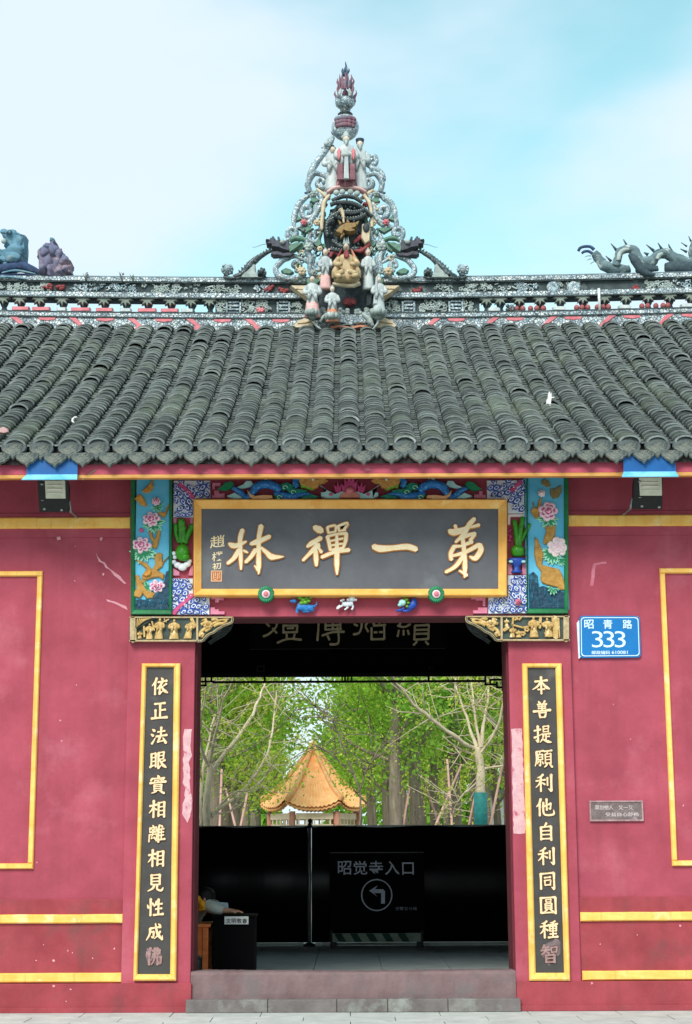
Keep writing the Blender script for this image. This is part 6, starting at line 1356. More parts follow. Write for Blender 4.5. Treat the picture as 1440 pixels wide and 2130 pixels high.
tb((655, 1215, 690, 1222, 750, 1222, 790, 1212), [9, 11, 11, 9], 'throne_edge', CREAM, y=-.3, flat=1.5)
# attendants
fig(618, 1005, 1205, ROBEW, 'hair', FLW, y=-.2, wk=.27, skirt=ROBEP); fig(832, 1005, 1205, ROBEW, 'hair', FLW, y=-.2, wk=.27)
fig(552, 1138, 1345, ROBEW, 'hair', DKHAT, y=-.3, wk=.34, skirt=ROBEP); fig(652, 1190, 1368, ROBEW, 'hair', FLW, y=-.34, wk=.32, skirt=ROBEO); fig(886, 1142, 1330, ROBEW, 'crown', FLW, y=-.3, wk=.32)
pl((866, 1180, 878, 1180, 876, 1320, 852, 1320), 'robe_panel', ROBEW, y=-.3, d=.1)
# lotus pedestals and their stems
for x, y, r_ in ((552, 1372, 40), (650, 1390, 42), (878, 1368, 46)):
    v = S((x, y), y=-.3)[0]; mb = MB()
    for j in range(9):
        a = PI * 2 * j / 9; mb.ball((v.x + math.cos(a) * r_ * .62 * q, v.y + math.sin(a) * .1, v.z + .02), r_ * .34 * q, .07, r_ * .5 * q, seg=8, ring=6, rot=(0, math.cos(a) * .5, 0))
    mb.lathe((v.x, v.y, v.z - r_ * .5 * q), [(r_ * .3 * q, 0), (r_ * .8 * q, r_ * .5 * q), (r_ * .7 * q, r_ * .8 * q)], seg=16); part('lotus', mb, FLW, fin)
tb((555, 1400, 575, 1425, 600, 1440), [6, 6, 4], 'lotus_stem', FLW, y=-.3); tb((880, 1395, 870, 1420, 850, 1438), [6, 6, 4], 'lotus_stem', FLW, y=-.3)
tb((590, 1400, 620, 1370, 680, 1395), [8, 12, 8], 'fish_body', FLW, y=-.26); tb((805, 1360, 840, 1395, 855, 1420), [8, 16, 8], 'fish_body', FLW, y=-.26)
# cream shell fans at the foot
for m in (False, True):
    pl((440, 1195, 520, 1190, 585, 1188, 570, 1240, 530, 1262, 490, 1240), 'shell_fan', CREAM, m, y=-.02, d=.16, ch=.02); pl((470, 1415, 452, 1400, 480, 1370, 520, 1352, 560, 1352, 560, 1415), 'shell_fan', CREAM, m, y=-.05, d=.16, ch=.02)
    tb((470, 1215, 530, 1212, 580, 1208), [3, 4, 3], 'fan_rib', ROBEG, m, y=-.1); tb((480, 1390, 520, 1385, 560, 1378), [3, 4, 3], 'fan_rib', ROBEG, m, y=-.13)
pl((640, 1400, 690, 1392, 740, 1402, 790, 1392, 850, 1400, 850, 1425, 790, 1412, 740, 1424, 690, 1412, 640, 1425), 'apron_band', ROBEO, y=-.06, d=.16, ch=.015)
pl((640, 1342, 850, 1342, 850, 1392, 790, 1388, 740, 1398, 690, 1388, 640, 1396), 'mosaic_apron', MOS, y=-.05, d=.16, ch=.015)
rr = random.Random(31); mb = MB()
for j in range(9):
    a = -PI * .15 + j * PI * 1.3 / 8; v = S((738, 1280), y=-.06)[0]; mb.tube([(v.x, v.y - .03, v.z), (v.x + math.cos(a) * 36 * q, v.y - .05, v.z + math.sin(a) * 26 * q)], [.03, .02, .008], seg=7)
mb.ball(v, .05, .06, .05); part('red_blossom', mb, REDP, fin)
for x in (612, 700, 800, 845): v = S((x, 1335), y=-.1)[0]; mb = MB(); [mb.ball((v.x + rr.uniform(-.08, .08), v.y, v.z + rr.uniform(-.03, .05)), .035, .04, .03, seg=7, ring=5) for j in range(8)]; part('foam', mb, FLW, fin)
pl((815, 1245, 850, 1235, 850, 1300, 820, 1310), 'grey_rock', NICHE, y=-.08, d=.15, ch=.02)

# ================================================================== other sculpture on the ridge
RIDC = YD + .12
LIONM = mat('bluegrey_lion_render', '6f97a8', '517d90', scale=6, rough=.85, bump=.3, col3='a9bcbc', s3=4, t3=(.52, .68))
DKBLU = mat('indigo_dark_render', '3d5478', '2c3c58', scale=7, rough=.85, bump=.4, col3='66707c', s3=5)
ROCKP = mat('mauve_rock_render', '7c7488', '5a6a84', scale=5, rough=.9, bump=.7, bscale=14, col3='a58c90', s3=4, t3=(.5, .64))
def pt(x, y, off=0): v = at(x, y, RIDC); return Vector((v.x, RIDC + off, v.z))
kk = PX(RIDC)
zs3 = zc(0, 470, 8.47)
lion = thing('lion_statue', 'blue grey stone lion with gaping mouth and a ball, standing on the ridge far left', 'statue', pt(20, 577))
mb = MB()
O = [(45, 200), (55, 125), (110, 120), (185, 155), (250, 130), (330, 150), (385, 180), (425, 165), (455, 200), (440, 260), (452, 360), (455, 460), (440, 560), (420, 640), (330, 720), (210, 765), (110, 745), (0, 690), (-150, 720), (-160, 500), (-60, 440), (0, 430), (80, 470), (150, 430), (200, 420), (140, 400), (90, 380), (130, 290), (70, 270)]
q_ = [pt(*zs3(a, b)[0]) for a, b in O]; mb.prism([(v.x, v.z) for v in q_], RIDC - .17, RIDC + .17, ch=.035)
for x, y, rx, rz_, o_ in ((270, 230, 17, 12, -.12), (120, 185, 8, 7, -.14), (330, 330, 14, 16, -.14), (300, 500, 17, 18, -.16), (260, 640, 17, 13, -.18), (-90, 600, 18, 15, -.14), (400, 420, 8, 20, -.08), (210, 205, 6, 4, -.2)):
    mb.ball(pt(*zs3(x, y)[0], o_), rx * kk, .06, rz_ * kk, seg=18, ring=14)
rough(mb, .03, 9)
for x, y, y2 in ((-120, 640, 830), (-40, 640, 830), (150, 700, 800)): mb.tube([pt(*zs3(x, y)[0], -.1), pt(*zs3(x - 10, y2)[0], -.12)], [9 * kk, 7 * kk], seg=10)
part('body', mb, LIONM, lion)
mb = MB(); mb.ball(pt(*zs3(112, 335)[0], -.15), 6.2 * kk, None, None); part('mouth_ball', mb, FLW, lion)
mb = MB(); mb.ball(pt(*zs3(222, 215)[0], -.235), 3.4 * kk); part('eye', mb, FLW, lion)
mb = MB(); mb.ball(pt(*zs3(420, 200)[0], 0), 5 * kk, 4 * kk, 6 * kk); part('ear', mb, LIONM, lion)
mb = MB(); rr = random.Random(6)
for j in range(26): t_ = rr.random(); mb.ball(pt(*zs3(400 + 40 * math.sin(t_ * 3), 240 + 360 * t_)[0], rr.uniform(-.16, .1)), 3.5 * kk, None, 5.5 * kk, seg=8, ring=6)
part('mane', mb, LIONM, lion)
rec = thing('reclining_sculpture', 'dark indigo cloud sculpture lying along the ridge under the stone lion', 'sculpture', pt(40, 588))
mb = MB()
for p, r_ in (((-90, 575, -20, 572, 40, 560, 70, 568, 90, 575), [12, 12, 12, 10, 4]), ((-60, 588, 0, 584, 60, 582, 110, 586), [8, 9, 8, 3]), ((0, 560, 20, 568, 50, 556, 66, 562), [5, 8, 6, 2])):
    mb.tube(crom([pt(p[i], p[i + 1], -.1) for i in range(0, len(p), 2)], 5), [q_ * kk for q_ in r_], seg=10, flat=1.3)
part('cloud_body', mb, DKBLU, rec)
mb = MB()
for p in ((-20, 592, 20, 586, 60, 591), (10, 578, 40, 573, 80, 580)): mb.tube(crom([pt(p[i], p[i + 1], -.2) for i in (0, 2, 4)], 5), [1.5 * kk, 2.6 * kk, 1.2 * kk], seg=8)
part('cloud_edge', mb, LIONM, rec)
rk = thing('rock_sculpture', 'mauve rock sculpture with a small pointed top on the ridge right of the lion', 'sculpture', pt(118, 578))
mb = MB(); O = [(700, 860), (690, 560), (700, 470), (800, 380), (890, 370), (900, 330), (885, 280), (940, 245), (985, 280), (1030, 350), (1010, 370), (1020, 420), (1060, 490), (1110, 480), (1160, 520), (1170, 620), (1240, 615), (1275, 660), (1270, 720), (1240, 740), (1270, 800), (1305, 905), (800, 910)]
q_ = [pt(*zs3(a, b)[0]) for a, b in O]; mb.prism([(v.x, v.z) for v in q_], RIDC - .18, RIDC + .16, ch=.03); part('rock', mb, ROCKP, rk)
mb = MB()
for x, y, r_ in ((790, 560, 12), (850, 470, 12), (960, 540, 15), (1080, 590, 12), (1180, 690, 11), (1040, 730, 15), (860, 720, 15), (950, 850, 14), (1120, 830, 14), (780, 830, 10), (1220, 820, 9)):
    mb.ball(pt(*zs3(x, y)[0], -.10), r_ * kk, .14, r_ * 1.35 * kk, seg=18, ring=14)
rough(mb, .06, 5); rough(mb, .022, 17, 3); part('rock_knobs', mb, ROCKP, rk)
mb = MB(); mb.ball(pt(*zs3(950, 320)[0], -.08), 6 * kk, .12, 7.5 * kk); mb.ball(pt(*zs3(945, 265)[0], -.05), 2.8 * kk, .05, 3.4 * kk); part('small_top', mb, mat('teal_render', '5f8f9c', '48747f', scale=8, bump=.3), rk)
zr5 = zc(1190, 480, 5.76)
DRG = mat('verdigris_dragon_render', '6c8286', '4f6569', scale=9, rough=.8, bump=.5, bscale=40, col3='b0bfba', s3=10, t3=(.54, .64))
DRGD = mat('dark_dragon_scales', '475a60', '34444a', scale=30, rough=.8, bump=.5)
dg = thing('dragon_sculpture', 'grey green dragon with a coiled spiny back running along the ridge at right', 'sculpture', pt(1330, 572))
def dt(p, rad, name, m_, off=0, flat=1, par=None, n=6):
    mb = MB(); mb.tube(crom([pt(*zr5(p[i], p[i + 1])[0], off) for i in range(0, len(p), 2)], n), [r_ * kk for r_ in rad], seg=12, flat=flat); rough(mb, .02 if rad[0] > 5 else 0, 8); return part(name, mb, m_, par or dg)
dt((270, 260, 320, 330, 390, 410, 470, 450, 540, 470, 620, 470, 690, 460), [7, 9, 12, 14, 14, 11, 8], 'body_tail', DRG)
dt((520, 440, 545, 330, 580, 260, 660, 230, 740, 260, 780, 330, 820, 380, 900, 400, 960, 380), [11, 10, 9, 9, 10, 11, 13, 14, 13], 'body_coil', DRG, -.04)
dt((930, 400, 985, 330, 1060, 280, 1140, 280, 1200, 320, 1280, 360, 1380, 380, 1480, 360), [12, 11, 10, 11, 12, 12, 12, 12], 'body_coil', DRG, -.02)
dt((1480, 340, 1460, 250, 1480, 170, 1540, 120), [13, 12, 12, 10], 'neck', DRG, -.02)
dt((760, 470, 850, 480, 940, 480, 1020, 480), [9, 9, 9, 7], 'leg', DRGD, -.08); dt((1120, 460, 1220, 450, 1330, 460, 1460, 470), [13, 14, 14, 12], 'body_base', DRGD, -.04)
dt((660, 340, 720, 410, 800, 520, 860, 570, 960, 590), [4, 10, 10, 8, 3], 'claw_leg', DRGD, -.2)
dt((265, 225, 220, 190, 150, 188, 100, 205, 78, 240), [4, 3.2, 3.2, 3.2, 3], 'tail_plume', DKBLU); dt((250, 275, 200, 245, 150, 248, 120, 268), [3.4, 3, 3, 2.6], 'tail_plume', DKBLU)
for p in ((230, 300, 190, 300, 150, 315), (235, 335, 205, 340, 180, 355), (260, 370, 235, 385, 222, 400)): dt(p, [1, .8, .4], 'tail_hair', DRG)
hm = MB(); hv = pt(*zr5(1590, 110)[0])
hm.ball(hv, 20 * kk, 16 * kk, 15 * kk, seg=16, ring=12); hm.tube([hv + Vector((.05, 0, .03)), hv + Vector((.3, 0, .05)), hv + Vector((.42, 0, .09))], [14 * kk, 10 * kk, 5 * kk], seg=12); hm.tube([hv + Vector((.05, 0, -.06)), hv + Vector((.26, 0, -.1)), hv + Vector((.36, 0, -.09))], [9 * kk, 6 * kk, 3 * kk], seg=10); rough(hm, .02, 8); part('head', hm, DRG, dg)
for sy_ in (-1, 1): hm = MB(); hm.tube(crom([hv + Vector((-.02, sy_ * .06, .1)), hv + Vector((.0, sy_ * .1, .2)), hv + Vector((-.04, sy_ * .12, .3))], 4), [.035, .025, .008], seg=8); part('horn', hm, DRGD, dg)
for p in ((485, 350, 460, 380, 405, 300), (555, 225, 520, 245, 468, 152), (690, 190, 650, 195, 618, 102), (925, 265, 905, 310, 862, 258), (1000, 230, 965, 250, 892, 165), (1100, 225, 1060, 220, 1032, 145), (1215, 255, 1170, 240, 1158, 158), (1390, 180, 1370, 195, 1310, 140), (1390, 240, 1370, 270, 1300, 215), (1440, 120, 1415, 130, 1400, 65)):
    v = [pt(*zr5(p[i], p[i + 1])[0]) for i in (0, 2, 4)]; mb = MB(); b_ = (v[0] + v[1]) / 2; mb.tube([b_, b_.lerp(v[2], .6), v[2]], [(v[0] - v[1]).length * .5, (v[0] - v[1]).length * .25, .006], seg=8); part('spine', mb, DRGD, dg)
dt((560, 240, 600, 205, 660, 192, 720, 205, 780, 250, 810, 300), [3, 4, 4, 4, 4, 3], 'back_fin', DKBLU, .02); dt((985, 260, 1050, 230, 1140, 232, 1230, 275, 1340, 300), [3, 4, 4, 4, 3], 'back_fin', DRGD, .02)
dt((540, 390, 560, 310, 610, 265, 670, 258), [4, 5, 5, 3], 'pale_belly', FLW, -.11); dt((1000, 380, 1030, 330, 1070, 310), [4, 5, 3], 'pale_belly', FLW, -.12)
# weeds and twigs on the ridge, litter on the tiles
WEED = mat('dry_weed', '6d7468', '4a5248', scale=20)
for i, (x, y, h_, lab) in enumerate(((180, 580, 14, 'single dry weed stalk on the ridge nearest the rock sculpture'), (255, 582, 18, 'tallest dry weed on the ridge, left of the next stalk'), (278, 584, 15, 'dry weed stalk on the ridge, farthest right of the three weeds'))):
    mb = MB(); rr = random.Random(i)
    v0 = at(x, y + 4, YD - .09)
    for j in range(3): v1 = at(x - 4 + rr.uniform(-5, 4), y - h_ * rr.uniform(.6, 1), YD - .1); mb.tube([v0, v0.lerp(v1, .5) + Vector((rr.uniform(-.02, .02), 0, 0)), v1], [.008, .006, .003], seg=5)
    for j in range(4): v = v0.lerp(v1, rr.uniform(.5, 1)); mb.ball(v + Vector((rr.uniform(-.03, .03), 0, rr.uniform(-.02, .02))), .016, .01, .008, seg=6, ring=4, rot=(0, rr.uniform(-1, 1), 0))
    solo('dry_weed', mb, WEED, lab, 'weed', 'weeds growing on the ridge', base=tuple(v0))
def onroof(px, py, h=.12):
    u = .5
    for _ in range(20):
        v = at(px, py, YE + (YR - YE) * u); u -= (v.z - (roofz(v.x, u) + h)) * -.12 if False else 0
        zt_ = roofz(v.x, u) + h; u += (v.z - zt_) * -.0 
        break
    lo, hi = 0.0, 1.0
    for _ in range(30):
        u = (lo + hi) / 2; v = at(px, py, YE + (YR - YE) * u)
        if v.z > roofz(v.x, u) + h: lo = u
        else: hi = u
    return v
LIT = mat('white_paper', 'f2f2ee', 'd9dcd8', scale=12, rough=.8)
v = onroof(1142, 840); ks = PX(v.y); mb = MB()
def lp(pts, d): 
    mb.prism([(v.x + a * ks, v.z - b * ks) for a, b in pts], v.y - .06 - d, v.y - .02 - d, ch=.006)
lp([(-3, -8), (-2, -20), (1, -24), (3, -18), (5, -22), (5, -12), (11, -12), (11, -9), (5, -8), (3, 2), (9, 3), (9, 5), (4, 6), (3, 12), (0, 13), (-2, 4), (-7, 4), (-6, -6)], .01)
lp([(-7, 3), (-2, 3), (-1, 9), (0, 16), (-3, 14), (-5, 9)], .0)
wl_ = solo('litter_scrap', mb, LIT, 'torn white paper scrap caught on the right half of the roof tiles', 'litter', 'white scraps on the roof')
v = onroof(156, 878); ks = PX(v.y); mb = MB(); lp([(-6, 2), (-5, -5), (0, -9), (5, -10), (7, -6), (1, -5), (-1, 0), (2, 6), (-3, 5)], .01)
solo('litter_scrap', mb, LIT, 'small greyish white scrap caught low on the left half of the roof tiles', 'litter', 'white scraps on the roof')
v = onroof(14, 898); ks = PX(v.y); mb = MB(); lp([(-14, -4), (-4, -7), (6, -2), (7, 5), (-2, 8), (-12, 6)], .02)
solo('litter_scrap', mb, mat('pinkish_scrap', 'cfa9a6', 'b08c8a', scale=12), 'pinkish scrap lying on the eave tiles at the far left of the roof', 'litter', 'white scraps on the roof')
# ================================================================== inside the gate hall
HF = .1
# inner name board hung under the ridge beam, lettered in brush strokes
ib = thing('inner_plaque', 'black plaque with four pale brush characters hanging inside the dark gate hall', 'plaque', at(722, 1345, 4.6))
Yi = 4.6; m = MB(); a, b = at(520, 1350, Yi), at(925, 1215, Yi); m.box(a.x, b.x, Yi, Yi + .06, a.z, b.z); part('board', m, DARKIN, ib)
INK = mat('dull_gold_letters', 'f0e2bc', 'd8c69a', scale=20, rough=.6)
zi = zc(530, 1210, 3.6)
LI = [[(165, 300, 160, 340, 110, 390, 65, 410), (85, 310, 110, 335), (135, 350, 165, 385), (115, 200, 150, 310), (210, 330, 320, 330), (215, 330, 215, 385), (320, 330, 315, 380), (215, 380, 318, 378), (245, 350, 290, 348), (240, 395, 240, 430), (300, 395, 290, 430), (170, 458, 250, 430, 350, 435), (200, 250, 330, 245), (230, 200, 215, 290), (290, 200, 320, 290)],
      [(475, 250, 478, 330, 470, 440), (500, 220, 465, 290), (530, 330, 640, 325), (530, 360, 650, 355), (530, 280, 530, 360), (645, 280, 640, 355), (585, 200, 585, 360), (505, 405, 580, 380, 670, 375), (620, 340, 630, 420, 620, 465, 565, 470), (545, 405, 560, 435), (520, 275, 650, 270)],
      [(800, 290, 800, 340, 780, 385, 740, 395), (745, 320, 770, 330), (830, 340, 850, 375), (845, 305, 830, 330), (890, 330, 980, 325), (875, 345, 875, 435), (970, 340, 970, 430), (875, 432, 970, 430), (895, 380, 915, 380), (935, 378, 955, 378), (910, 270, 890, 320), (900, 280, 960, 275, 930, 310)],
      [(1070, 330, 1120, 340, 1165, 320), (1110, 280, 1080, 330), (1080, 365, 1070, 410), (1115, 365, 1115, 400), (1145, 365, 1155, 395), (1200, 330, 1195, 435), (1305, 325, 1300, 430), (1200, 330, 1305, 325), (1210, 362, 1295, 360), (1210, 392, 1295, 390), (1200, 435, 1300, 430), (1215, 450, 1190, 475), (1280, 450, 1300, 470), (1190, 290, 1310, 285), (1250, 240, 1250, 300)]]
for ch_ in LI:
    mb = MB()
    for i, p in enumerate(ch_):
        q = [at(a, b, Yi) for a, b in zi(*p)]; ww = 15 / 3.6 * PX(Yi) / 1.7; mb.ribbon([(v.x, v.z) for v in q], [ww * .9, ww * .8, ww], Yi - .012 - i * .0004, Yi + .002)
    part('character', mb, INK, ib)
# small notices high on the rear beam
for px, lab, r_ in ((542, 'small square notice on the dark rear beam, left', 8), (898, 'small pale notice on the dark rear beam, right', 4)):
    v = at(px, 1390, 8.9); mb = MB(); q = r_ * PX(8.9); mb.box(v.x - q, v.x + q, 8.96, 8.99, v.z - q * .8, v.z + q * .8); o = thing('notice', lab, 'notice', (v.x, 8.97, v.z - q), 'notices on the rear beam'); part('card', mb, mat('grey_card', '4a4c48', '3a3c3a') if px == 542 else bpy.data.materials['grey_card'], o)
    mb = MB(); mb.box(v.x - q * .7, v.x + q * .7, 8.955, 8.962, v.z - q * .5, v.z + q * .5); part('print', mb, DARKIN, o)
# black hoarding across the back of the hall
GLOSS = mat('black_gloss_film', '0c0d0d', '070808', scale=3, rough=.3, spec=.25)
Yh = 8.5; zt_ = at(730, 1720, Yh).z; zb_ = HF + .05
xl, xm, xr = X(380, 1800, Yh), X(644, 1800, Yh), X(1085, 1800, Yh)
ALU = mat('grey_aluminium', '9aa3a2', '7d8685', scale=8, rough=.4, metal=.5)
for (x0, x1, lab) in ((xl, xm - .03, 'narrower glossy black hoarding panel left of the grey post'), (xm + .03, xr, 'wider glossy black hoarding panel right of the grey post')):
    h = thing('hoarding', lab, 'hoarding', ((x0 + x1) / 2, Yh, HF), 'black hoarding panels across the hall')
    m = MB(); n = 14; v = []
    for i in range(n + 1):
        x = x0 + (x1 - x0) * i / n; dz = .012 * math.sin(i * 1.1 + x0)
        for yy in (0, .03): v += [(x, Yh + yy + .0015 * math.sin(i * 1.7), zb_), (x, Yh + yy + .0015 * math.sin(i * 1.7), zt_ + dz)]
    f = []
    for i in range(n):
        a = i * 4; f += [(a, a + 4, a + 5, a + 1), (a + 2, a + 3, a + 7, a + 6), (a + 1, a + 5, a + 7, a + 3), (a, a + 2, a + 6, a + 4)]
    m.add(v, f); part('sheet', m, GLOSS, h, smooth=True)
    m = MB(); m.box(x0, x1, Yh + .035, Yh + .06, zt_ - .02, zt_ + .022); part('top_rail', m, ALU, h)
    m = MB(); m.box(x0 + .05, x1 - .05, Yh - .005, Yh + .06, HF + .005, HF + .045); part('floor_light_strip', m, mat('floor_light_tone', 'c8d0ce', 'a8b0ae', rough=.4) if x0 == xl else bpy.data.materials['floor_light_tone'], h)  # pale strip standing in for light passing under the sheet
    for t_ in (.06, .94):
        x = x0 + (x1 - x0) * t_; m = MB(); m.box(x - .03, x + .03, Yh + .07, Yh + .35, HF, HF + .04); m.box(x - .02, x + .02, Yh + .07, Yh + .11, HF + .04, zt_ - .03); part('stay', m, BLK, h)
po = thing('hoarding_post', 'slim grey post with a knob standing between the two black hoarding panels', 'post', (xm, Yh - .06, HF))
m = MB(); m.lathe((xm, Yh - .06, HF), [(.028, 0), (.028, at(644, 1716, Yh).z - HF)], seg=12); part('tube', m, ALU, po)
m = MB(); zk = at(645, 1708, Yh).z; m.ball((xm + .01, Yh - .06, zk), .035); m.lathe((xm + .005, Yh - .06, zk - .1), [(.04, 0), (.03, .05), (.02, .08)], seg=10); part('knob', m, BLK, po)
m = MB(); m.lathe((xm, Yh - .06, HF), [(.09, 0), (.09, .02), (.04, .05)], seg=16); part('foot', m, BLK, po)
# direction sign on legs with a striped barrier board
Ys = 8.0; sb = thing('direction_sign', 'black entrance sign with grey lettering and a turn left arrow in a circle', 'sign', at(784, 1960, Ys))
a, b = at(686, 1936, Ys), at(882, 1774, Ys); m = MB(); m.box(a.x, b.x, Ys, Ys + .03, a.z, b.z); part('panel', m, mat('black_sign_sheet', '050608', '030405', rough=.6, spec=.06), sb)
m = MB(); m.box(a.x, b.x, Ys - .008, Ys + .034, b.z, b.z + .012); part('top_edge', m, mat('dim_steel', '5c6266', '45494d', rough=.4), sb)
SGREY = mat('grey_blue_lettering', 'e4ecf8', 'd0dcee', scale=8, rough=.5)
for s, x0, x1 in (('昭', 703, 731), ('觉', 735.5, 764), ('寺', 768, 797), ('入', 801, 831), ('口', 837, 861)):
    p, q = at(x0, 1820, Ys), at(x1, 1791 if s != '口' else 1794, Ys); part('lettering', text_mb(s, p.x, q.x, p.z, q.z, Ys, .004, weight=.010), SGREY, sb)
c = at(784, 1862, Ys); ks = PX(Ys); m = MB(); n = 48
v = []
for r_ in (31, 28.6):
    for i in range(n): v.append((c.x + math.cos(2 * PI * i / n) * r_ * ks, Ys - .004, c.z + math.sin(2 * PI * i / n) * r_ * ks))
m.add(v, [(i, (i + 1) % n, n + (i + 1) % n, n + i) for i in range(n)]); part('ring', m, SGREY, sb)
m = MB(); ar = [(768, 1853), (786, 1842), (780, 1850), (797, 1850), (801, 1854), (801, 1880), (793, 1880), (793, 1858), (778, 1858), (786, 1866)]
q = [at(x, y, Ys) for x, y in ar]; m.prism([(w_.x, w_.z) for w_ in q], Ys - .004, Ys + .001); part('arrow', m, SGREY, sb)
p, q = at(823, 1894, Ys), at(867, 1886.5, Ys); part('small_lettering', text_mb('交警五分局', p.x, q.x, p.z, q.z, Ys, .003), mat('dim_lettering', 'c0c8d8', 'a8b0c4'), sb)
for x in (690, 878): v = at(x, 1936, Ys); m = MB(); m.box(v.x - .02, v.x + .02, Ys, Ys + .03, HF, v.z); m.box(v.x - .025, v.x + .025, Ys - .22, Ys + .25, HF, HF + .03); part('leg', m, BLK, sb)
sbr = thing('striped_board', 'low board with green and white diagonal stripes lying under the entrance sign', 'barrier', at(772, 1966, 7.85)); Yb = 7.85
m = MB(); a, b = at(692, 1960, Yb), at(876, 1941, Yb); m.box(a.x, b.x, Yb, Yb + .03, a.z, b.z); part('board', m, mat('pale_green_stripe', 'a8b8a4', '8a9a88', scale=6), sbr)
m = MB(); w_ = (b.x - a.x); h = b.z - a.z; s_ = w_ / 9.5
for i in range(6):
    x = a.x + i * s_ * 1.7 + .02
    if x + s_ * 1.2 < b.x: m2 = MB(); m2.prism([(x, b.z - .002), (x + s_ * .8, b.z - .002), (x + s_ * 1.35, a.z + .002), (x + s_ * .55, a.z + .002)], Yb - .003, Yb + .002); part('stripe', m2, mat('dark_green_stripe', '2f5a4c', '21463a') if i == 0 else bpy.data.materials['dark_green_stripe'], sbr)
for x in (a.x + .03, b.x - .03): m = MB(); m.box(x - .03, x + .03, Yb + .03, Yb + .09, HF, a.z + .03); part('foot', m, BLK, sbr)
# ---- guard's corner: orange table, black counter, sleeping person
Yt = 1.7; WOODO = mat('orange_lacquered_wood', 'e48244', 'c0602c', scale=6, rough=.35, stretch=(1, 1, 3), coat=.3)
tz = at(420, 1922, Yt).z; x0, x1 = X(330, 1960, Yt), X(434, 1960, Yt); dY = .55
tbl = thing('wooden_table', 'orange lacquered wooden side table with a carved apron, behind the left door jamb', 'table', ((x0 + x1) / 2, Yt + dY / 2, HF))
m = MB(); m.box(x0 - .02, x1 + .02, Yt - .02, Yt + dY + .02, tz - .035, tz); part('table_top', m, WOODO, tbl, bevel=.008)
for x in (x0 + .03, x1 - .035):
    for y in (Yt + .03, Yt + dY - .03): m = MB(); m.box(x - .03, x + .03, y - .03, y + .03, HF, tz - .0355); part('leg', m, WOODO, tbl, bevel=.006)
xw = x1 - .066
m = MB(); m.box(x0 + .061, xw, Yt + .012, Yt + .03, tz - .26, tz - .036); ap = part('apron', m, WOODO, tbl)
m = MB(); zc_ = tz - .15
for q in ((tz - .06, tz - .07), (tz - .235, tz - .245)): m.box(x0 + .09, xw - .03, Yt + .002, Yt + .013, q[1], q[0])
for k_ in range(5):
    cx = x0 + .14 + k_ * (xw - x0 - .24) / 4; m.tube([(cx + math.cos(a_) * .045 * (1 - a_ / 9), Yt + .008, zc_ + math.sin(a_) * .05 * (1 - a_ / 9)) for a_ in [j * .6 for j in range(12)]], .008, seg=6)
part('apron_carving', m, WOODO, ap)
m = MB(); pts = [(x0 + .061, tz - .262), (xw, tz - .262), (xw, tz - .34), (xw - .03, tz - .32), (xw - .07, tz - .29), (x0 + .13, tz - .29), (x0 + .061, tz - .33)]; m.prism(pts, Yt + .014, Yt + .03); part('apron_edge', m, WOODO, tbl)
Yc = 1.75; BLACKD = mat('black_counter_cloth', '070608', '050405', scale=5, rough=.7, spec=.08)
c0, c1 = X(442, 1960, Yc), X(529, 1960, Yc); cz = at(490, 1904, Yc).z
ct = thing('counter', 'plain black counter standing just inside the doorway beside the orange table', 'counter', ((c0 + c1) / 2, Yc + .25, HF))
m = MB(); m.box(c0, c1, Yc, Yc + .5, HF, cz - .025); part('cabinet', m, BLACKD, ct, bevel=.01)
m = MB(); m.box(c0 - .015, c1 + .015, Yc - .015, Yc + .52, cz - .0245, cz); part('counter_top', m, BLACKD, ct, bevel=.006)
Yn = Yc - .03; ns = thing('desk_sign', 'small white sign with black lettering fixed to the front of the black counter', 'sign', at(492, 1923, Yn))
a, b = at(467, 1923, Yn), at(517, 1906.5, Yn); m = MB(); m.box(a.x, b.x, Yn, Yn + .0145, a.z, b.z); part('card', m, mat('white_card', 'd5dad6', 'c2c8c4'), ns)
for i, s in enumerate('文明敬香'):
    p, q = at(470.5 + i * 11.3, 1921, Yn), at(480.5 + i * 11.3, 1911, Yn); part('lettering', text_mb(s, p.x, q.x, p.z, q.z, Yn, .003, weight=.012), mat('sign_black', '14161a', '101216') if i == 0 else bpy.data.materials['sign_black'], ns)
bk = thing('bucket', 'pale grey plastic bucket standing under the orange table', 'bucket', (X(400, 1990, 1.95), 1.95, HF))
m = MB(); bx = X(402, 1990, 1.95); m.lathe((bx, 1.95, HF), [(.075, 0), (.105, .24), (.112, .245), (.108, .26), (.1, .255), (.08, .03)], seg=20); part('pail', m, mat('grey_plastic', '9aa29c', '7f8882', rough=.5), bk)
m = MB(); m.tube([(bx + .11 * math.cos(t_), 1.95 - .02, HF + .25 - .10 * math.sin(t_)) for t_ in [PI * j / 10 for j in range(11)]], .004, seg=6); part('handle', m, STEEL, bk)
# person slumped forward over the counter: one skinned body, clothes and hair as its children
def skin_obj(name, pts, edges, rad, m_, parent, sub=2, root=0):
    me = bpy.data.meshes.new(name); o0 = origin(parent) if parent else Vector()
    me.from_pydata([tuple(Vector(p) - o0) for p in pts], edges, []); o = bpy.data.objects.new(name, me); COL.objects.link(o); o.parent = parent
    sk = o.modifiers.new('skin', 'SKIN'); sk.use_smooth_shade = True
    for i, v in enumerate(me.skin_vertices[0].data):
        r_ = rad[i]; v.radius = r_ if hasattr(r_, '__len__') else (r_, r_); v.use_root = (i == root)
    s_ = o.modifiers.new('sub', 'SUBSURF'); s_.levels = s_.render_levels = sub
    me.materials.append(m_); return o
SKIN = mat('skin', 'c49a80', 'b08468', scale=10, rough=.55)
def G(px, py, Y): return at(px, py, Y)
Yp = 2.15
sh = G(418, 1880, Yp); hip = Vector((sh.x - .30, Yp + .42, HF + .48)); pers = thing('person', 'person in pale shirt and yellow vest slumped over the counter, hands on it', 'person', (hip.x, hip.y, HF))
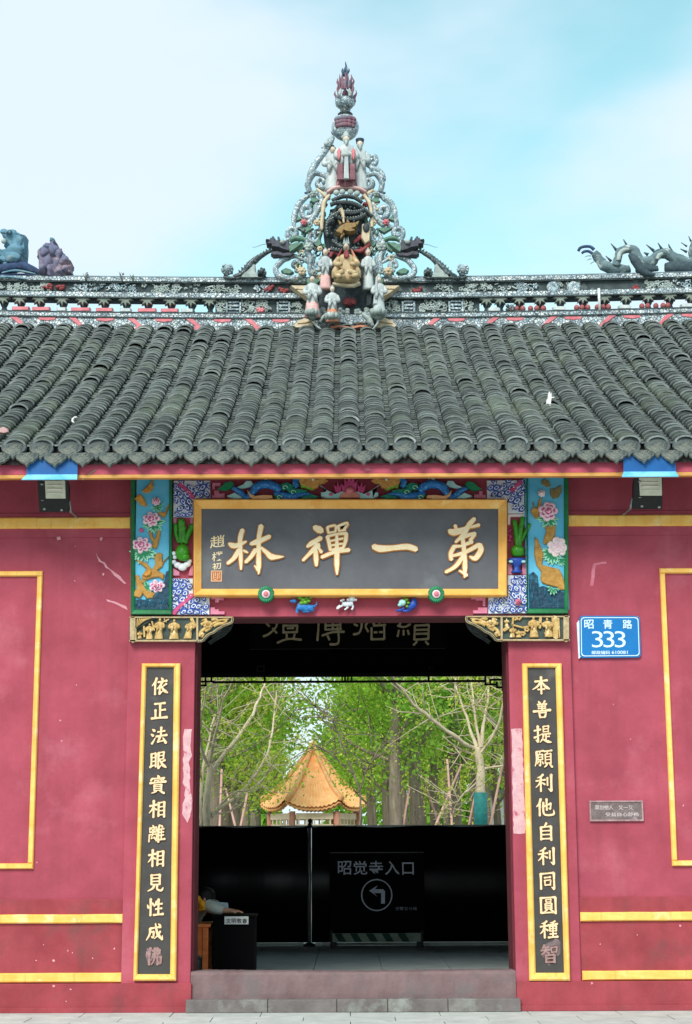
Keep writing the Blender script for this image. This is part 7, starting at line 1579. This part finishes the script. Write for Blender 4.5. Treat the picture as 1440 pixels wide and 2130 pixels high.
el = G(447, 1893, 1.98); el.z = cz + .055; wr = G(478, 1893, 1.95); wr.z = cz + .032; hp = G(487, 1894, 1.94); hp.z = cz + .024
neck = sh + Vector((.02, -.02, .05)); hd_ = G(430, 1872, 2.02)
kn1, kn2 = hip + Vector((.42, -.12, .02)), hip + Vector((.40, .14, .02)); ft1, ft2 = Vector((kn1.x + .02, kn1.y - .02, HF + .05)), Vector((kn2.x - .06, kn2.y, HF + .05))
sh2 = sh + Vector((-.02, .34, .02)); el2 = Vector((el.x - .02, el.y + .33, cz + .07)); wr2 = Vector((wr.x - .05, wr.y + .16, cz + .035)); hp2 = wr2 + Vector((.07, -.05, -.005))
P_ = [hip, hip.lerp(sh.lerp(sh2, .5), .5), sh.lerp(sh2, .5), neck.lerp(sh2, .3) + Vector((.04, 0, .02)), hd_ + Vector((0, .06, 0)), sh, el, wr, hp, sh2, el2, wr2, hp2, kn1, ft1, ft1 + Vector((.14, 0, -.02)), kn2, ft2, ft2 + Vector((.14, 0, -.02))]
E_ = [(0, 1), (1, 2), (2, 3), (3, 4), (2, 5), (5, 6), (6, 7), (7, 8), (2, 9), (9, 10), (10, 11), (11, 12), (0, 13), (13, 14), (14, 15), (0, 16), (16, 17), (17, 18)]
Rr_ = [.13, .13, .12, .055, .09, .065, .045, .026, .036, .065, .045, .026, .034, .075, .045, .035, .075, .045, .035]
# five fingers on each hand, unequal and bent over the counter top
for (w0, hnd, base) in ((wr, hp, 8), (wr2, hp2, 12)):
    d = (hnd - w0); d.z = 0; d.normalize(); sd_ = Vector((-d.y, d.x, 0))
    for j, L_ in enumerate((.060, .074, .078, .070, .054)):
        off = (j - 2) * .019
        if j == 0: a_ = hnd + sd_ * -.032 - d * .012; b_ = a_ - sd_ * .024 + d * .026; c_ = b_ + d * .026 - Vector((0, 0, .008))
        else: a_ = hnd + sd_ * off + d * .024; b_ = a_ + d * L_ * .5 + Vector((0, 0, .008)); c_ = b_ + d * L_ * .5 - Vector((0, 0, .014))
        n_ = len(P_); P_ += [a_, b_, c_]; E_ += [(base, n_), (n_, n_ + 1), (n_ + 1, n_ + 2)]; Rr_ += [.010, .0088, .0075]
skin_obj('body', P_, E_, Rr_, SKIN, pers)
# a face: nose, ears, mouth line, turned down towards the counter
hdir = Vector((.8, -.5, -.35)).normalized(); m = MB(); hc = hd_ + Vector((0, .06, 0))
m.ball(hc + hdir * .105, .014, .016, .02); m.ball(hc + Vector((-.02, -.09, .0)), .014, .01, .026); m.ball(hc + Vector((.02, .095, .0)), .014, .01, .026); part('nose_and_ears', m, SKIN, pers)
m = MB()
for s in (-1, 1): m.ball(hc + hdir * .088 + Vector((.5, .8, 0)).normalized() * s * .03 + Vector((0, 0, .025)), .009, .009, .005)
m.ball(hc + hdir * .092 + Vector((-.01, 0, -.035)), .006, .02, .004); part('eyes_and_mouth', m, mat('dark_brown', '2a1a16', '201412'), pers)
m = MB(); m.ball(hc - hdir * .02 + Vector((0, 0, .02)), .108, .106, .108, seg=20, ring=14)
n0 = len(m.v); rr = random.Random(4)
m.v = [tuple(Vector(v) if (Vector(v) - hc).normalized().dot(hdir) < .45 else hc + (Vector(v) - hc) * .8) for v in m.v]; part('hair', m, mat('black_hair', '120f0f', '0b0909', scale=60, rough=.5, bump=.4), pers)
SHIRT = mat('pale_shirt', 'c7d0c4', 'b0bbb0', scale=7, rough=.85, bump=.3, bscale=18)
skin_obj('shirt', [hip.lerp(sh, .1), hip.lerp(sh.lerp(sh2, .5), .5), sh.lerp(sh2, .5), sh, sh.lerp(el, .5) + Vector((0, -.01, .02)), el, el.lerp(wr, .72), sh2, sh2.lerp(el2, .5), el2, el2.lerp(wr2, .7)],
         [(0, 1), (1, 2), (2, 3), (3, 4), (4, 5), (5, 6), (2, 7), (7, 8), (8, 9), (9, 10)], [.15, .15, .135, .085, .078, .07, .052, .085, .078, .07, .05], SHIRT, pers)
skin_obj('trousers', [hip, hip.lerp(kn1, .5), kn1, kn1.lerp(ft1, .85), hip.lerp(kn2, .5), kn2, kn2.lerp(ft2, .85)], [(0, 1), (1, 2), (2, 3), (0, 4), (4, 5), (5, 6)], [.15, .1, .085, .065, .1, .085, .065], mat('dark_trousers', '1c2026', '15181d', scale=8, rough=.9), pers)
m = MB(); vs = [G(406, 1862, 2.05), G(412, 1872, 2.03), G(419, 1882, 2.02), G(424, 1893, 2.02)]
m.tube(crom(vs, 5), [.03, .05, .058, .045], seg=12, flat=.8); m.ball(G(411, 1870, 2.0), .035, .04, .04); m.ball(G(420, 1882, 1.99), .04, .04, .045); rough(m, .012, 18); part('vest', m, mat('yellow_vest', 'f2b62c', 'd8921c', scale=14, rough=.8, bump=.4, bscale=30), pers)
m = MB(); q = [G(440, 1876, 2.06), G(474, 1878, 2.06), G(476, 1896, 2.02), G(450, 1892, 2.02)]; m.add([tuple(v) for v in q] + [tuple(v + Vector((0, .03, -.004))) for v in q], [(0, 1, 2, 3), (4, 7, 6, 5), (0, 4, 5, 1), (1, 5, 6, 2), (2, 6, 7, 3), (3, 7, 4, 0)]); part('loose_shirt_tail', m, mat('pale_blue_cloth', 'a9bcc0', '8da2a8', scale=7, rough=.85, bump=.3), pers)
st_ = thing('stool', 'dark wooden stool under the slumped person', 'stool', (hip.x, hip.y, HF))
m = MB(); m.lathe((hip.x, hip.y, HF + .31), [(.17, 0), (.18, .02), (.17, .045)], seg=20); part('seat', m, DARKWOOD, st_)
for i in range(4): a_ = PI / 4 + i * PI / 2; m = MB(); m.tube([(hip.x + math.cos(a_) * .17, hip.y + math.sin(a_) * .17, HF), (hip.x + math.cos(a_) * .12, hip.y + math.sin(a_) * .12, HF + .31)], .018, seg=8); part('leg', m, DARKWOOD, st_)
# ================================================================== garden beyond the hall
BARK = mat('dark_tree_bark', '85796a', '63594c', scale=5, rough=.95, bump=.7, bscale=14, stretch=(3, 3, .5), col3='8f8c68', s3=2)
BARKP = mat('pale_branch_bark', 'dccfb2', 'b8a88a', scale=5, rough=.9, bump=.4, stretch=(2, 2, .6), col3='7f8a5c', s3=3)
LEAF = mat('spring_leaf', 'b0d848', '86b434', scale=.9, rough=.55, island=.4, trans=.6, col3='ccdf60', s3=.5, t3=(.5, .7))
LEAF2 = mat('yellow_spring_leaf', 'ccd65a', 'aebe44', scale=.9, rough=.55, island=.4, trans=.6, col3='d0d468', s3=.6, t3=(.5, .7))
LEAF3 = mat('deep_leaf', '98c846', '70a032', scale=.9, rough=.6, island=.4, trans=.6, col3='bcd658', s3=.5, t3=(.52, .7))
def tree_mb(seed, h, tr, cb, cr, nleaf, ls, limbs=11, spread=.55, lean=0, up=.9):
    """tapered wavy trunk with branching limbs; leaf-sized faces in clumps along the twigs"""
    rr = random.Random(seed); wood, lv = MB(), MB()
    tp = []; x = y = 0
    for i in range(7):
        t = i / 6; tp.append((x + lean * t * h, y, h * t)); x += rr.uniform(-.1, .1) * h / 14; y += rr.uniform(-.1, .1) * h / 14
    tp = crom(tp, 4); wood.tube(tp, [tr * (1.25 if t == 0 else 1 - .82 * t / 6) for t in range(7)], seg=10)
    tips = []
    for i in range(limbs):
        t = cb + (1 - cb) * (i + rr.random() * .8) / limbs; b = Vector(tp[min(int(t * (len(tp) - 1)), len(tp) - 1)]); a = i * 2.4 + rr.uniform(-.5, .5)
        L = cr * (1.25 - .75 * (t - cb) / (1 - cb)) * rr.uniform(.75, 1.15); d = Vector((math.cos(a), math.sin(a), up * rr.uniform(.5, 1.3))).normalized()
        pts = [b, b + d * L * .45 + Vector((rr.uniform(-.1, .1), rr.uniform(-.1, .1), 0)) * L, b + d * L + Vector((0, 0, rr.uniform(-.05, .2) * L))]
        c = crom(pts, 4); r0 = tr * .36 * (1.1 - t * .6); wood.tube(c, [r0, r0 * .6, r0 * .2], seg=6)
        for j in range(5):
            s_ = c[rr.randrange(2, len(c))]; d2 = (d + Vector((rr.uniform(-1, 1), rr.uniform(-1, 1), rr.uniform(-.5, .9))) * .9).normalized(); e = s_ + d2 * L * rr.uniform(.3, .55)
            wood.tube([s_, s_.lerp(e, .5) + Vector((rr.uniform(-.08, .08),) * 3), e], [r0 * .3, r0 * .2, r0 * .08], seg=4); tips += [e, s_.lerp(e, .55), s_]
        tips += [c[-1], c[-3]]
    for i in range(nleaf):
        c = rr.choice(tips); p = c + Vector((rr.gauss(0, 1), rr.gauss(0, 1), rr.gauss(0, .8))) * spread
        n = Vector((rr.uniform(-1, 1), rr.uniform(-1, 1) - .8, rr.uniform(-.2, 1) + .4)).normalized(); u = n.orthogonal().normalized(); u = Matrix.Rotation(rr.uniform(0, 6.3), 3, n) @ u; w_ = n.cross(u); s_ = ls * rr.uniform(.6, 1.3)
        o = len(lv.v); lv.v += [tuple(p - u * s_), tuple(p + w_ * s_ * .55 - u * s_ * .1), tuple(p + u * s_), tuple(p - w_ * s_ * .55 - u * s_ * .1)]; lv.f.append([o, o + 1, o + 2, o + 3]); lv.mi.append(0); lv.sm.append(False)
    return wood, lv
def make_tree(seed, bark, leaf, label, **k):
    t = thing('tree', label, 'tree', (0, 0, 0), 'trees in the garden beyond the gate'); wd, lv = tree_mb(seed, **k)
    part('trunk', wd, bark, t, local=True)
    if lv.f: part('crown', lv, leaf, t, local=True)
    return t
protos = [make_tree(1, BARK, LEAF, 'x', h=12, tr=.19, cb=.28, cr=1.9, nleaf=9500, ls=.08, limbs=18, spread=.38),
          make_tree(2, BARK, LEAF2, 'x', h=11, tr=.15, cb=.26, cr=1.7, nleaf=7500, ls=.075, limbs=16, spread=.38),
          make_tree(3, BARK, LEAF3, 'x', h=13, tr=.24, cb=.30, cr=2.0, nleaf=10500, ls=.085, limbs=18, spread=.42)]
used = [False] * 3
# where each trunk stands: pixel column of the photo at the given distance, kind, scale, label
KIND = ('tree with fresh bright green leaves', 'slender tree with yellow green leaves', 'stout dark trunked tree with deep green leaves')
spots = [(478, 24, 2, .8), (462, 33, 0, .95), (506, 30, 0, .8), (500, 44, 1, 1), (440, 40, 2, 1), (522, 52, 0, .85), (530, 64, 2, 1), (548, 78, 0, .9), (410, 28, 1, .9), (405, 58, 0, 1.1), (480, 70, 2, 1.15),
         (812, 24, 2, .8), (782, 32, 0, .85), (866, 27, 2, .85), (900, 36, 0, 1), (757, 48, 0, .85), (840, 44, 1, 1), (748, 66, 0, .9), (775, 62, 2, 1), (950, 30, 2, .9), (985, 42, 0, 1), (930, 56, 1, 1.1), (1030, 34, 1, .95), (1062, 48, 2, 1), (1010, 68, 0, 1.2), (880, 72, 2, 1.2), (732, 84, 0, .95), (820, 88, 0, 1.2), (450, 90, 0, 1.2), (530, 92, 2, 1.1), (1180, 62, 2, 1.2), (1320, 70, 0, 1.2), (1450, 80, 1, 1.3), (250, 66, 0, 1.2), (120, 74, 2, 1.2)]
rt2 = random.Random(5)
def where(px, n_, i):
    side = 'left' if px < 620 else 'right'
    return side
order = {}
for i, (px, Y, kd, s_) in enumerate(spots): order.setdefault((kd, px < 640), []).append((Y, i))
ORD = ('nearest', 'second nearest', 'third nearest', 'fourth nearest', 'fifth nearest', 'sixth nearest', 'seventh nearest', 'eighth nearest', 'ninth nearest', 'tenth nearest')
for i, (px, Y, kd, s_) in enumerate(spots):
    lst = sorted(order[(kd, px < 640)]); r_ = [q[1] for q in lst].index(i)
    lab = f"{ORD[r_]} {KIND[kd]} {'left' if px < 640 else 'right'} of the pavilion"
    Rr = (1.1 * (1.9, 1.7, 2.0)[kd] + .42) * s_ / PX(Y); px = min(px, 618 - Rr) if px < 640 else max(px, 664 + Rr * .93)
    v = at(px, 1700, Y); o = protos[kd] if not used[kd] else None
    if o: used[kd] = True; o.location = (v.x, Y, 0); o.rotation_euler.z = rt2.uniform(0, 6.3); o.scale = (s_,) * 3; o['label'] = lab
    else: dup(protos[kd], (v.x, Y, 0), rt2.uniform(0, 6.3), s_, lab)
# pale, nearly bare trees just behind the hoarding, pruned and propped with poles
def bare(px, Y, label, trunk, branches, twigs=0, seed=0, teal=False, leaves_=500, bark=None):
    t = thing('pruned_tree', label, 'tree', (at(px, 1900, Y).x, Y, 0), 'pale pruned trees behind the hoarding'); rr = random.Random(seed); mb = MB(); tips = []
    kq = PX(Y)
    def path(p, dy): return crom([at(p[i], p[i + 1], Y) + Vector((0, dy * j / 3, 0)) for j, i in enumerate(range(0, len(p), 2))], 5)
    g = Vector((at(px, 1900, Y).x, Y, 0)); tr_ = [g] + path(trunk[0], 0); mb.tube(tr_, [r_ * kq for r_ in trunk[1]], seg=10)
    for p, r_ in branches:
        c = path(p, rr.uniform(-1.2, 1.2)); mb.tube(c, [q * kq * .72 for q in r_], seg=7); tips += c[len(c) // 3:]
    tw = []
    for j in range(twigs):
        s_ = rr.choice(tips); d = Vector((rr.uniform(-1, 1), rr.uniform(-.6, .6), rr.uniform(-.4, 1))).normalized(); L = rr.uniform(.3, 1.1); e = s_ + d * L; mid = s_.lerp(e, .5) + Vector((rr.uniform(-.1, .1), 0, rr.uniform(-.1, .1)))
        mb.tube([s_, mid, e], [1.2 * kq, .8 * kq, .45 * kq], seg=4); tw += [mid, e]
    rough(mb, .03, 3.2, seed); part('trunk', mb, bark or BARKP, t)
    if leaves_ and tw:
        lv = MB()
        for j in range(leaves_):
            p = rr.choice(tw) + Vector((rr.gauss(0, .14), rr.gauss(0, .14), rr.gauss(0, .14))); n = Vector((rr.uniform(-1, 1), rr.uniform(-1, 1), rr.uniform(0, 1))).normalized(); u = n.orthogonal().normalized(); w_ = n.cross(u); s_ = .03 * rr.uniform(.6, 1.3)
            lv.add([p - u * s_, p + w_ * s_ * .6, p + u * s_, p - w_ * s_ * .6], [(0, 1, 2, 3)])
        part('crown', lv, LEAF2, t)
    if teal:
        mb = MB(); a, b = at(1001, 1712, Y), at(999, 1650, Y); mb.lathe((a.x, Y, a.z - .4), [(13.5 * kq, 0), (13.5 * kq, b.z - a.z + .4), (12.6 * kq, b.z - a.z + .41)], seg=16); part('trunk_wrap', mb, mat('teal_wrapping', '2f8f8a', '1f716e', scale=14, rough=.6, bump=.3), t)
    return t
bare(1000, 15, 'pale pruned tree with a teal wrapped trunk at the right of the doorway view', ((1001, 1720, 1000, 1640, 998, 1580, 992, 1555), [9, 9, 8.5, 8, 7]),
     [((992, 1560, 940, 1530, 880, 1490, 830, 1440, 805, 1410), [7, 6, 4.5, 3, 2]), ((994, 1560, 975, 1500, 960, 1440, 950, 1400), [6, 4, 3, 2]), ((998, 1565, 1010, 1500, 1020, 1440, 1025, 1395), [6, 4.5, 3, 2]), ((1000, 1570, 1030, 1520, 1044, 1460, 1050, 1400), [5, 4, 3, 2]), ((998, 1600, 1030, 1596, 1056, 1595), [4, 3, 2]), ((992, 1570, 960, 1560, 920, 1530), [4, 3, 1.6]), ((1000, 1620, 960, 1660, 940, 1690), [3, 2, 1.5]), ((1000, 1560, 990, 1480, 985, 1410), [5, 3.5, 2])], 120, 1, True, 1800)
bare(428, 13, 'pale pruned tree with long curved branches at the left of the doorway view', ((430, 1720, 432, 1660, 436, 1600, 440, 1560), [8, 8, 7, 6, 5]),
     [((432, 1620, 470, 1560, 510, 1500, 530, 1450, 542, 1405), [6, 5.5, 5, 4, 3]), ((430, 1700, 470, 1670, 520, 1620, 550, 1560, 560, 1500, 565, 1420), [5, 5, 4.5, 4, 3, 2]), ((438, 1590, 450, 1530, 470, 1470, 500, 1410), [5, 4, 3, 2]), ((436, 1600, 420, 1540, 430, 1470, 445, 1410), [5, 4, 3, 2]), ((420, 1720, 416, 1640, 425, 1560, 440, 1480), [6, 5, 4, 2.5]), ((440, 1700, 480, 1650, 520, 1640, 560, 1600), [4, 3, 2.4, 1.5]), ((432, 1690, 470, 1690, 500, 1668), [3, 2.4, 1.6])], 120, 2, False, 1800)
bare(735, 19, 'thin dark leaning tree beside the right edge of the pavilion roof', ((748, 1720, 750, 1660, 735, 1610, 715, 1560), [2.6, 2.4, 2.2, 2, 1.6]),
     [((735, 1610, 700, 1580, 660, 1550), [3, 2.4, 1.4]), ((720, 1570, 690, 1500, 640, 1460), [3, 2, 1.2]), ((745, 1650, 770, 1590, 800, 1540), [3, 2, 1.2])], 60, 3, False, 600, BARK)
# pink tinged prop poles leaning against the trunks
POLE = mat('weathered_prop_pole', 'cfa898', 'a98474', scale=8, rough=.9, stretch=(2, 2, .4))
pp = [(1020, 1720, 1052, 1560, 15, 'leaning against the teal wrapped tree on its right'), (975, 1720, 1000, 1600, 15, 'leaning against the teal wrapped tree on its left'), (905, 1720, 960, 1590, 24, 'leaning to the right between two dark trunks'), (838, 1720, 852, 1640, 24, 'upright beside the dark trunk right of the pavilion'), (915, 1720, 880, 1620, 27, 'leaning to the left between two dark trunks'), (490, 1720, 470, 1640, 22, 'leaning left among the left hand trunks'), (500, 1720, 514, 1650, 22, 'leaning right among the left hand trunks'), (940, 1720, 930, 1580, 20, 'steep pole left of the teal wrapped tree'), (458, 1720, 462, 1600, 18, 'upright near the left door jamb')]
for i, (xa_, ya_, xb_, yb__, Y, lab) in enumerate(pp):
    a, b = at(xa_, ya_, Y), at(xb_, yb__, Y + .3); d = (a - b); a = a + d * ((a.z) / max(.3, (b.z - a.z))); m = MB(); m.tube([a, b], [3 * PX(Y), 2.2 * PX(Y)], seg=8); rough(m, .02, 3, i)
    solo('prop_pole', m, POLE, 'pinkish wooden prop pole ' + lab, 'pole', 'prop poles among the trees', base=tuple(a))
# pavilion with orange tiled pyramid roof
Yv = 58; pv_ = thing('pavilion', 'small pavilion with an orange glazed pyramid roof seen through the doorway', 'pavilion', (at(652, 1700, Yv).x, Yv, 0)); cx = at(652, 1700, Yv).x
ORT = mat('orange_glazed_tile', 'f6c088', 'e4a264', scale=3, rough=.4, island=.12, col3='f6cc98', s3=2); PWHT = mat('pale_beam_paint', 'ecdcc0', 'd4c0a2', scale=3, rough=.8)
ze, za_ = at(652, 1682, Yv).z, at(657, 1560, Yv).z; wv = (X(763, 1682, Yv) - X(543, 1682, Yv)) / 2 / 1.0; nS = 6; rf = MB(); rings = 9
def pav(a, t):
    seg_ = 2 * PI / nS; u = (a % seg_) / seg_; rr_ = wv * math.cos(PI / nS) / math.cos((u - .5) * seg_); flare = (abs(u - .5) * 2) ** 3 * .34 * (1 - t) ** 2
    r_ = (rr_ * 1.03) * (1 - t) + .14 * t; return Vector((cx + math.cos(a) * r_, Yv + math.sin(a) * r_, ze + flare + (za_ - ze) * (t ** 1.0) - .5 * math.sin(PI * t) * .45))
nA = 150; g = []
a00 = R(3)
for i in range(nA):
    for j in range(rings):
        p = pav(a00 + 2 * PI * i / nA, j / (rings - 1)); 
        if i % 2: p = p + Vector((0, 0, .055))
        g.append(tuple(p))
f = [(i * rings + j, ((i + 1) % nA) * rings + j, ((i + 1) % nA) * rings + j + 1, i * rings + j + 1) for i in range(nA) for j in range(rings - 1)]
rf.add(g, f); b0 = len(rf.v); rf.add([(x, y, z - .14) for x, y, z in g], [q[::-1] for q in f]); rfo = part('roof', rf, ORT, pv_)
for s in range(nS):
    a = a00 + 2 * PI * s / nS; m = MB(); m.tube([pav(a + .0001, j / 10) + Vector((0, 0, .12)) for j in range(11)], [.13, .12, .10, .09], seg=8); part('hip_ridge', m, mat('pale_orange_ridge', 'e6b27c', 'cc8e56', scale=4) if s == 0 else bpy.data.materials['pale_orange_ridge'], rfo)
m = MB(); hz = at(657, 1538, Yv).z - za_; m.lathe((cx, Yv, za_ - .1), [(.22, 0), (.26, .1), (.14, .2), (.12, hz * .5), (.2, hz * .6), (.17, hz * .8), (.05, hz * 1.05), (.01, hz * 1.2)], seg=14); part('finial', m, ORT, pv_)
for s in range(nS):
    a = a00 + 2 * PI * s / nS; px_, py_ = cx + math.cos(a) * wv * .82, Yv + math.sin(a) * wv * .82
    m = MB(); m.lathe((px_, py_, 0), [(.15, 0), (.13, ze - .15)], seg=12); part('column', m, mat('pink_column_paint', 'c9927c', 'aa7460', scale=3) if s == 0 else bpy.data.materials['pink_column_paint'], pv_)
    a2 = a + 2 * PI / nS; p2 = (cx + math.cos(a2) * wv * .82, Yv + math.sin(a2) * wv * .82); mid = ((px_ + p2[0]) / 2, (py_ + p2[1]) / 2); L = math.hypot(p2[0] - px_, p2[1] - py_) - .3; rz = math.atan2(p2[1] - py_, p2[0] - px_)
    m = MB(); m.obox((*mid, ze - .36), (L, .12, .26), (0, 0, rz)); part('beam', m, PWHT, pv_)
    m = MB(); m.obox((*mid, ze - .75), (L, .08, .09), (0, 0, rz)); [m.obox((mid[0] + math.cos(rz) * L * q, mid[1] + math.sin(rz) * L * q, ze - .6), (.07, .07, .22), (0, 0, rz)) for q in (-.42, -.2, 0, .2, .42)]; part('hanging_lattice', m, PWHT, pv_)
m = MB(); m.lathe((cx, Yv, 0), [(wv * 1.05, 0), (wv * 1.05, .3), (wv, .32)], seg=6); part('base', m, STONE, pv_)
# pale wall of a far building and evergreen screen closing the garden
fb = thing('far_building', 'pale grey building far behind the trees at the right of the doorway view', 'building', (X(1040, 1690, 70), 70, 0)); m = MB(); xx = X(1018, 1690, 70); m.box(xx, xx + 9, 70, 76, 0, at(1040, 1655, 70).z); w0 = part('wall', m, mat('pale_grey_render', 'c4c8c8', 'a9aeae', scale=1), fb)
m = MB(); m.box(xx - .3, xx + 9.3, 69.7, 76.3, at(1040, 1655, 70).z, at(1040, 1655, 70).z + .3); part('roof', m, STONE, fb)
for i in range(3): m = MB(); m.box(xx + .8 + i * 2.6, xx + 2.2 + i * 2.6, 69.95, 70.02, 1.2, 2.6); part('window', m, mat('dark_window', '3a4448', '2c3438', rough=.2) if i == 0 else bpy.data.materials['dark_window'], fb)
hb = MB(); rr = random.Random(77)
for i in range(36000):
    x = rr.uniform(-34, 34)
    if -5.0 < x < -1.9: continue
    top = 11 + 3 * math.sin(x * .35 + 1) + 2 * math.sin(x * .9); z = rr.uniform(.2, max(3, top)); p = Vector((x, 112 + rr.gauss(0, 1.6), z)); n = Vector((rr.uniform(-1, 1), rr.uniform(-1, .3), rr.uniform(-.2, 1))).normalized(); u = n.orthogonal().normalized(); w_ = n.cross(u); s_ = .32 * rr.uniform(.6, 1.3)
    o = len(hb.v); hb.v += [tuple(p - u * s_), tuple(p + w_ * s_ * .7), tuple(p + u * s_), tuple(p - w_ * s_ * .7)]; hb.f.append([o, o + 1, o + 2, o + 3]); hb.mi.append(0); hb.sm.append(False)
tag(part('far_wood', hb, LEAF3), 'distant bright wood closing the view behind the pavilion', 'wood', kind='stuff')
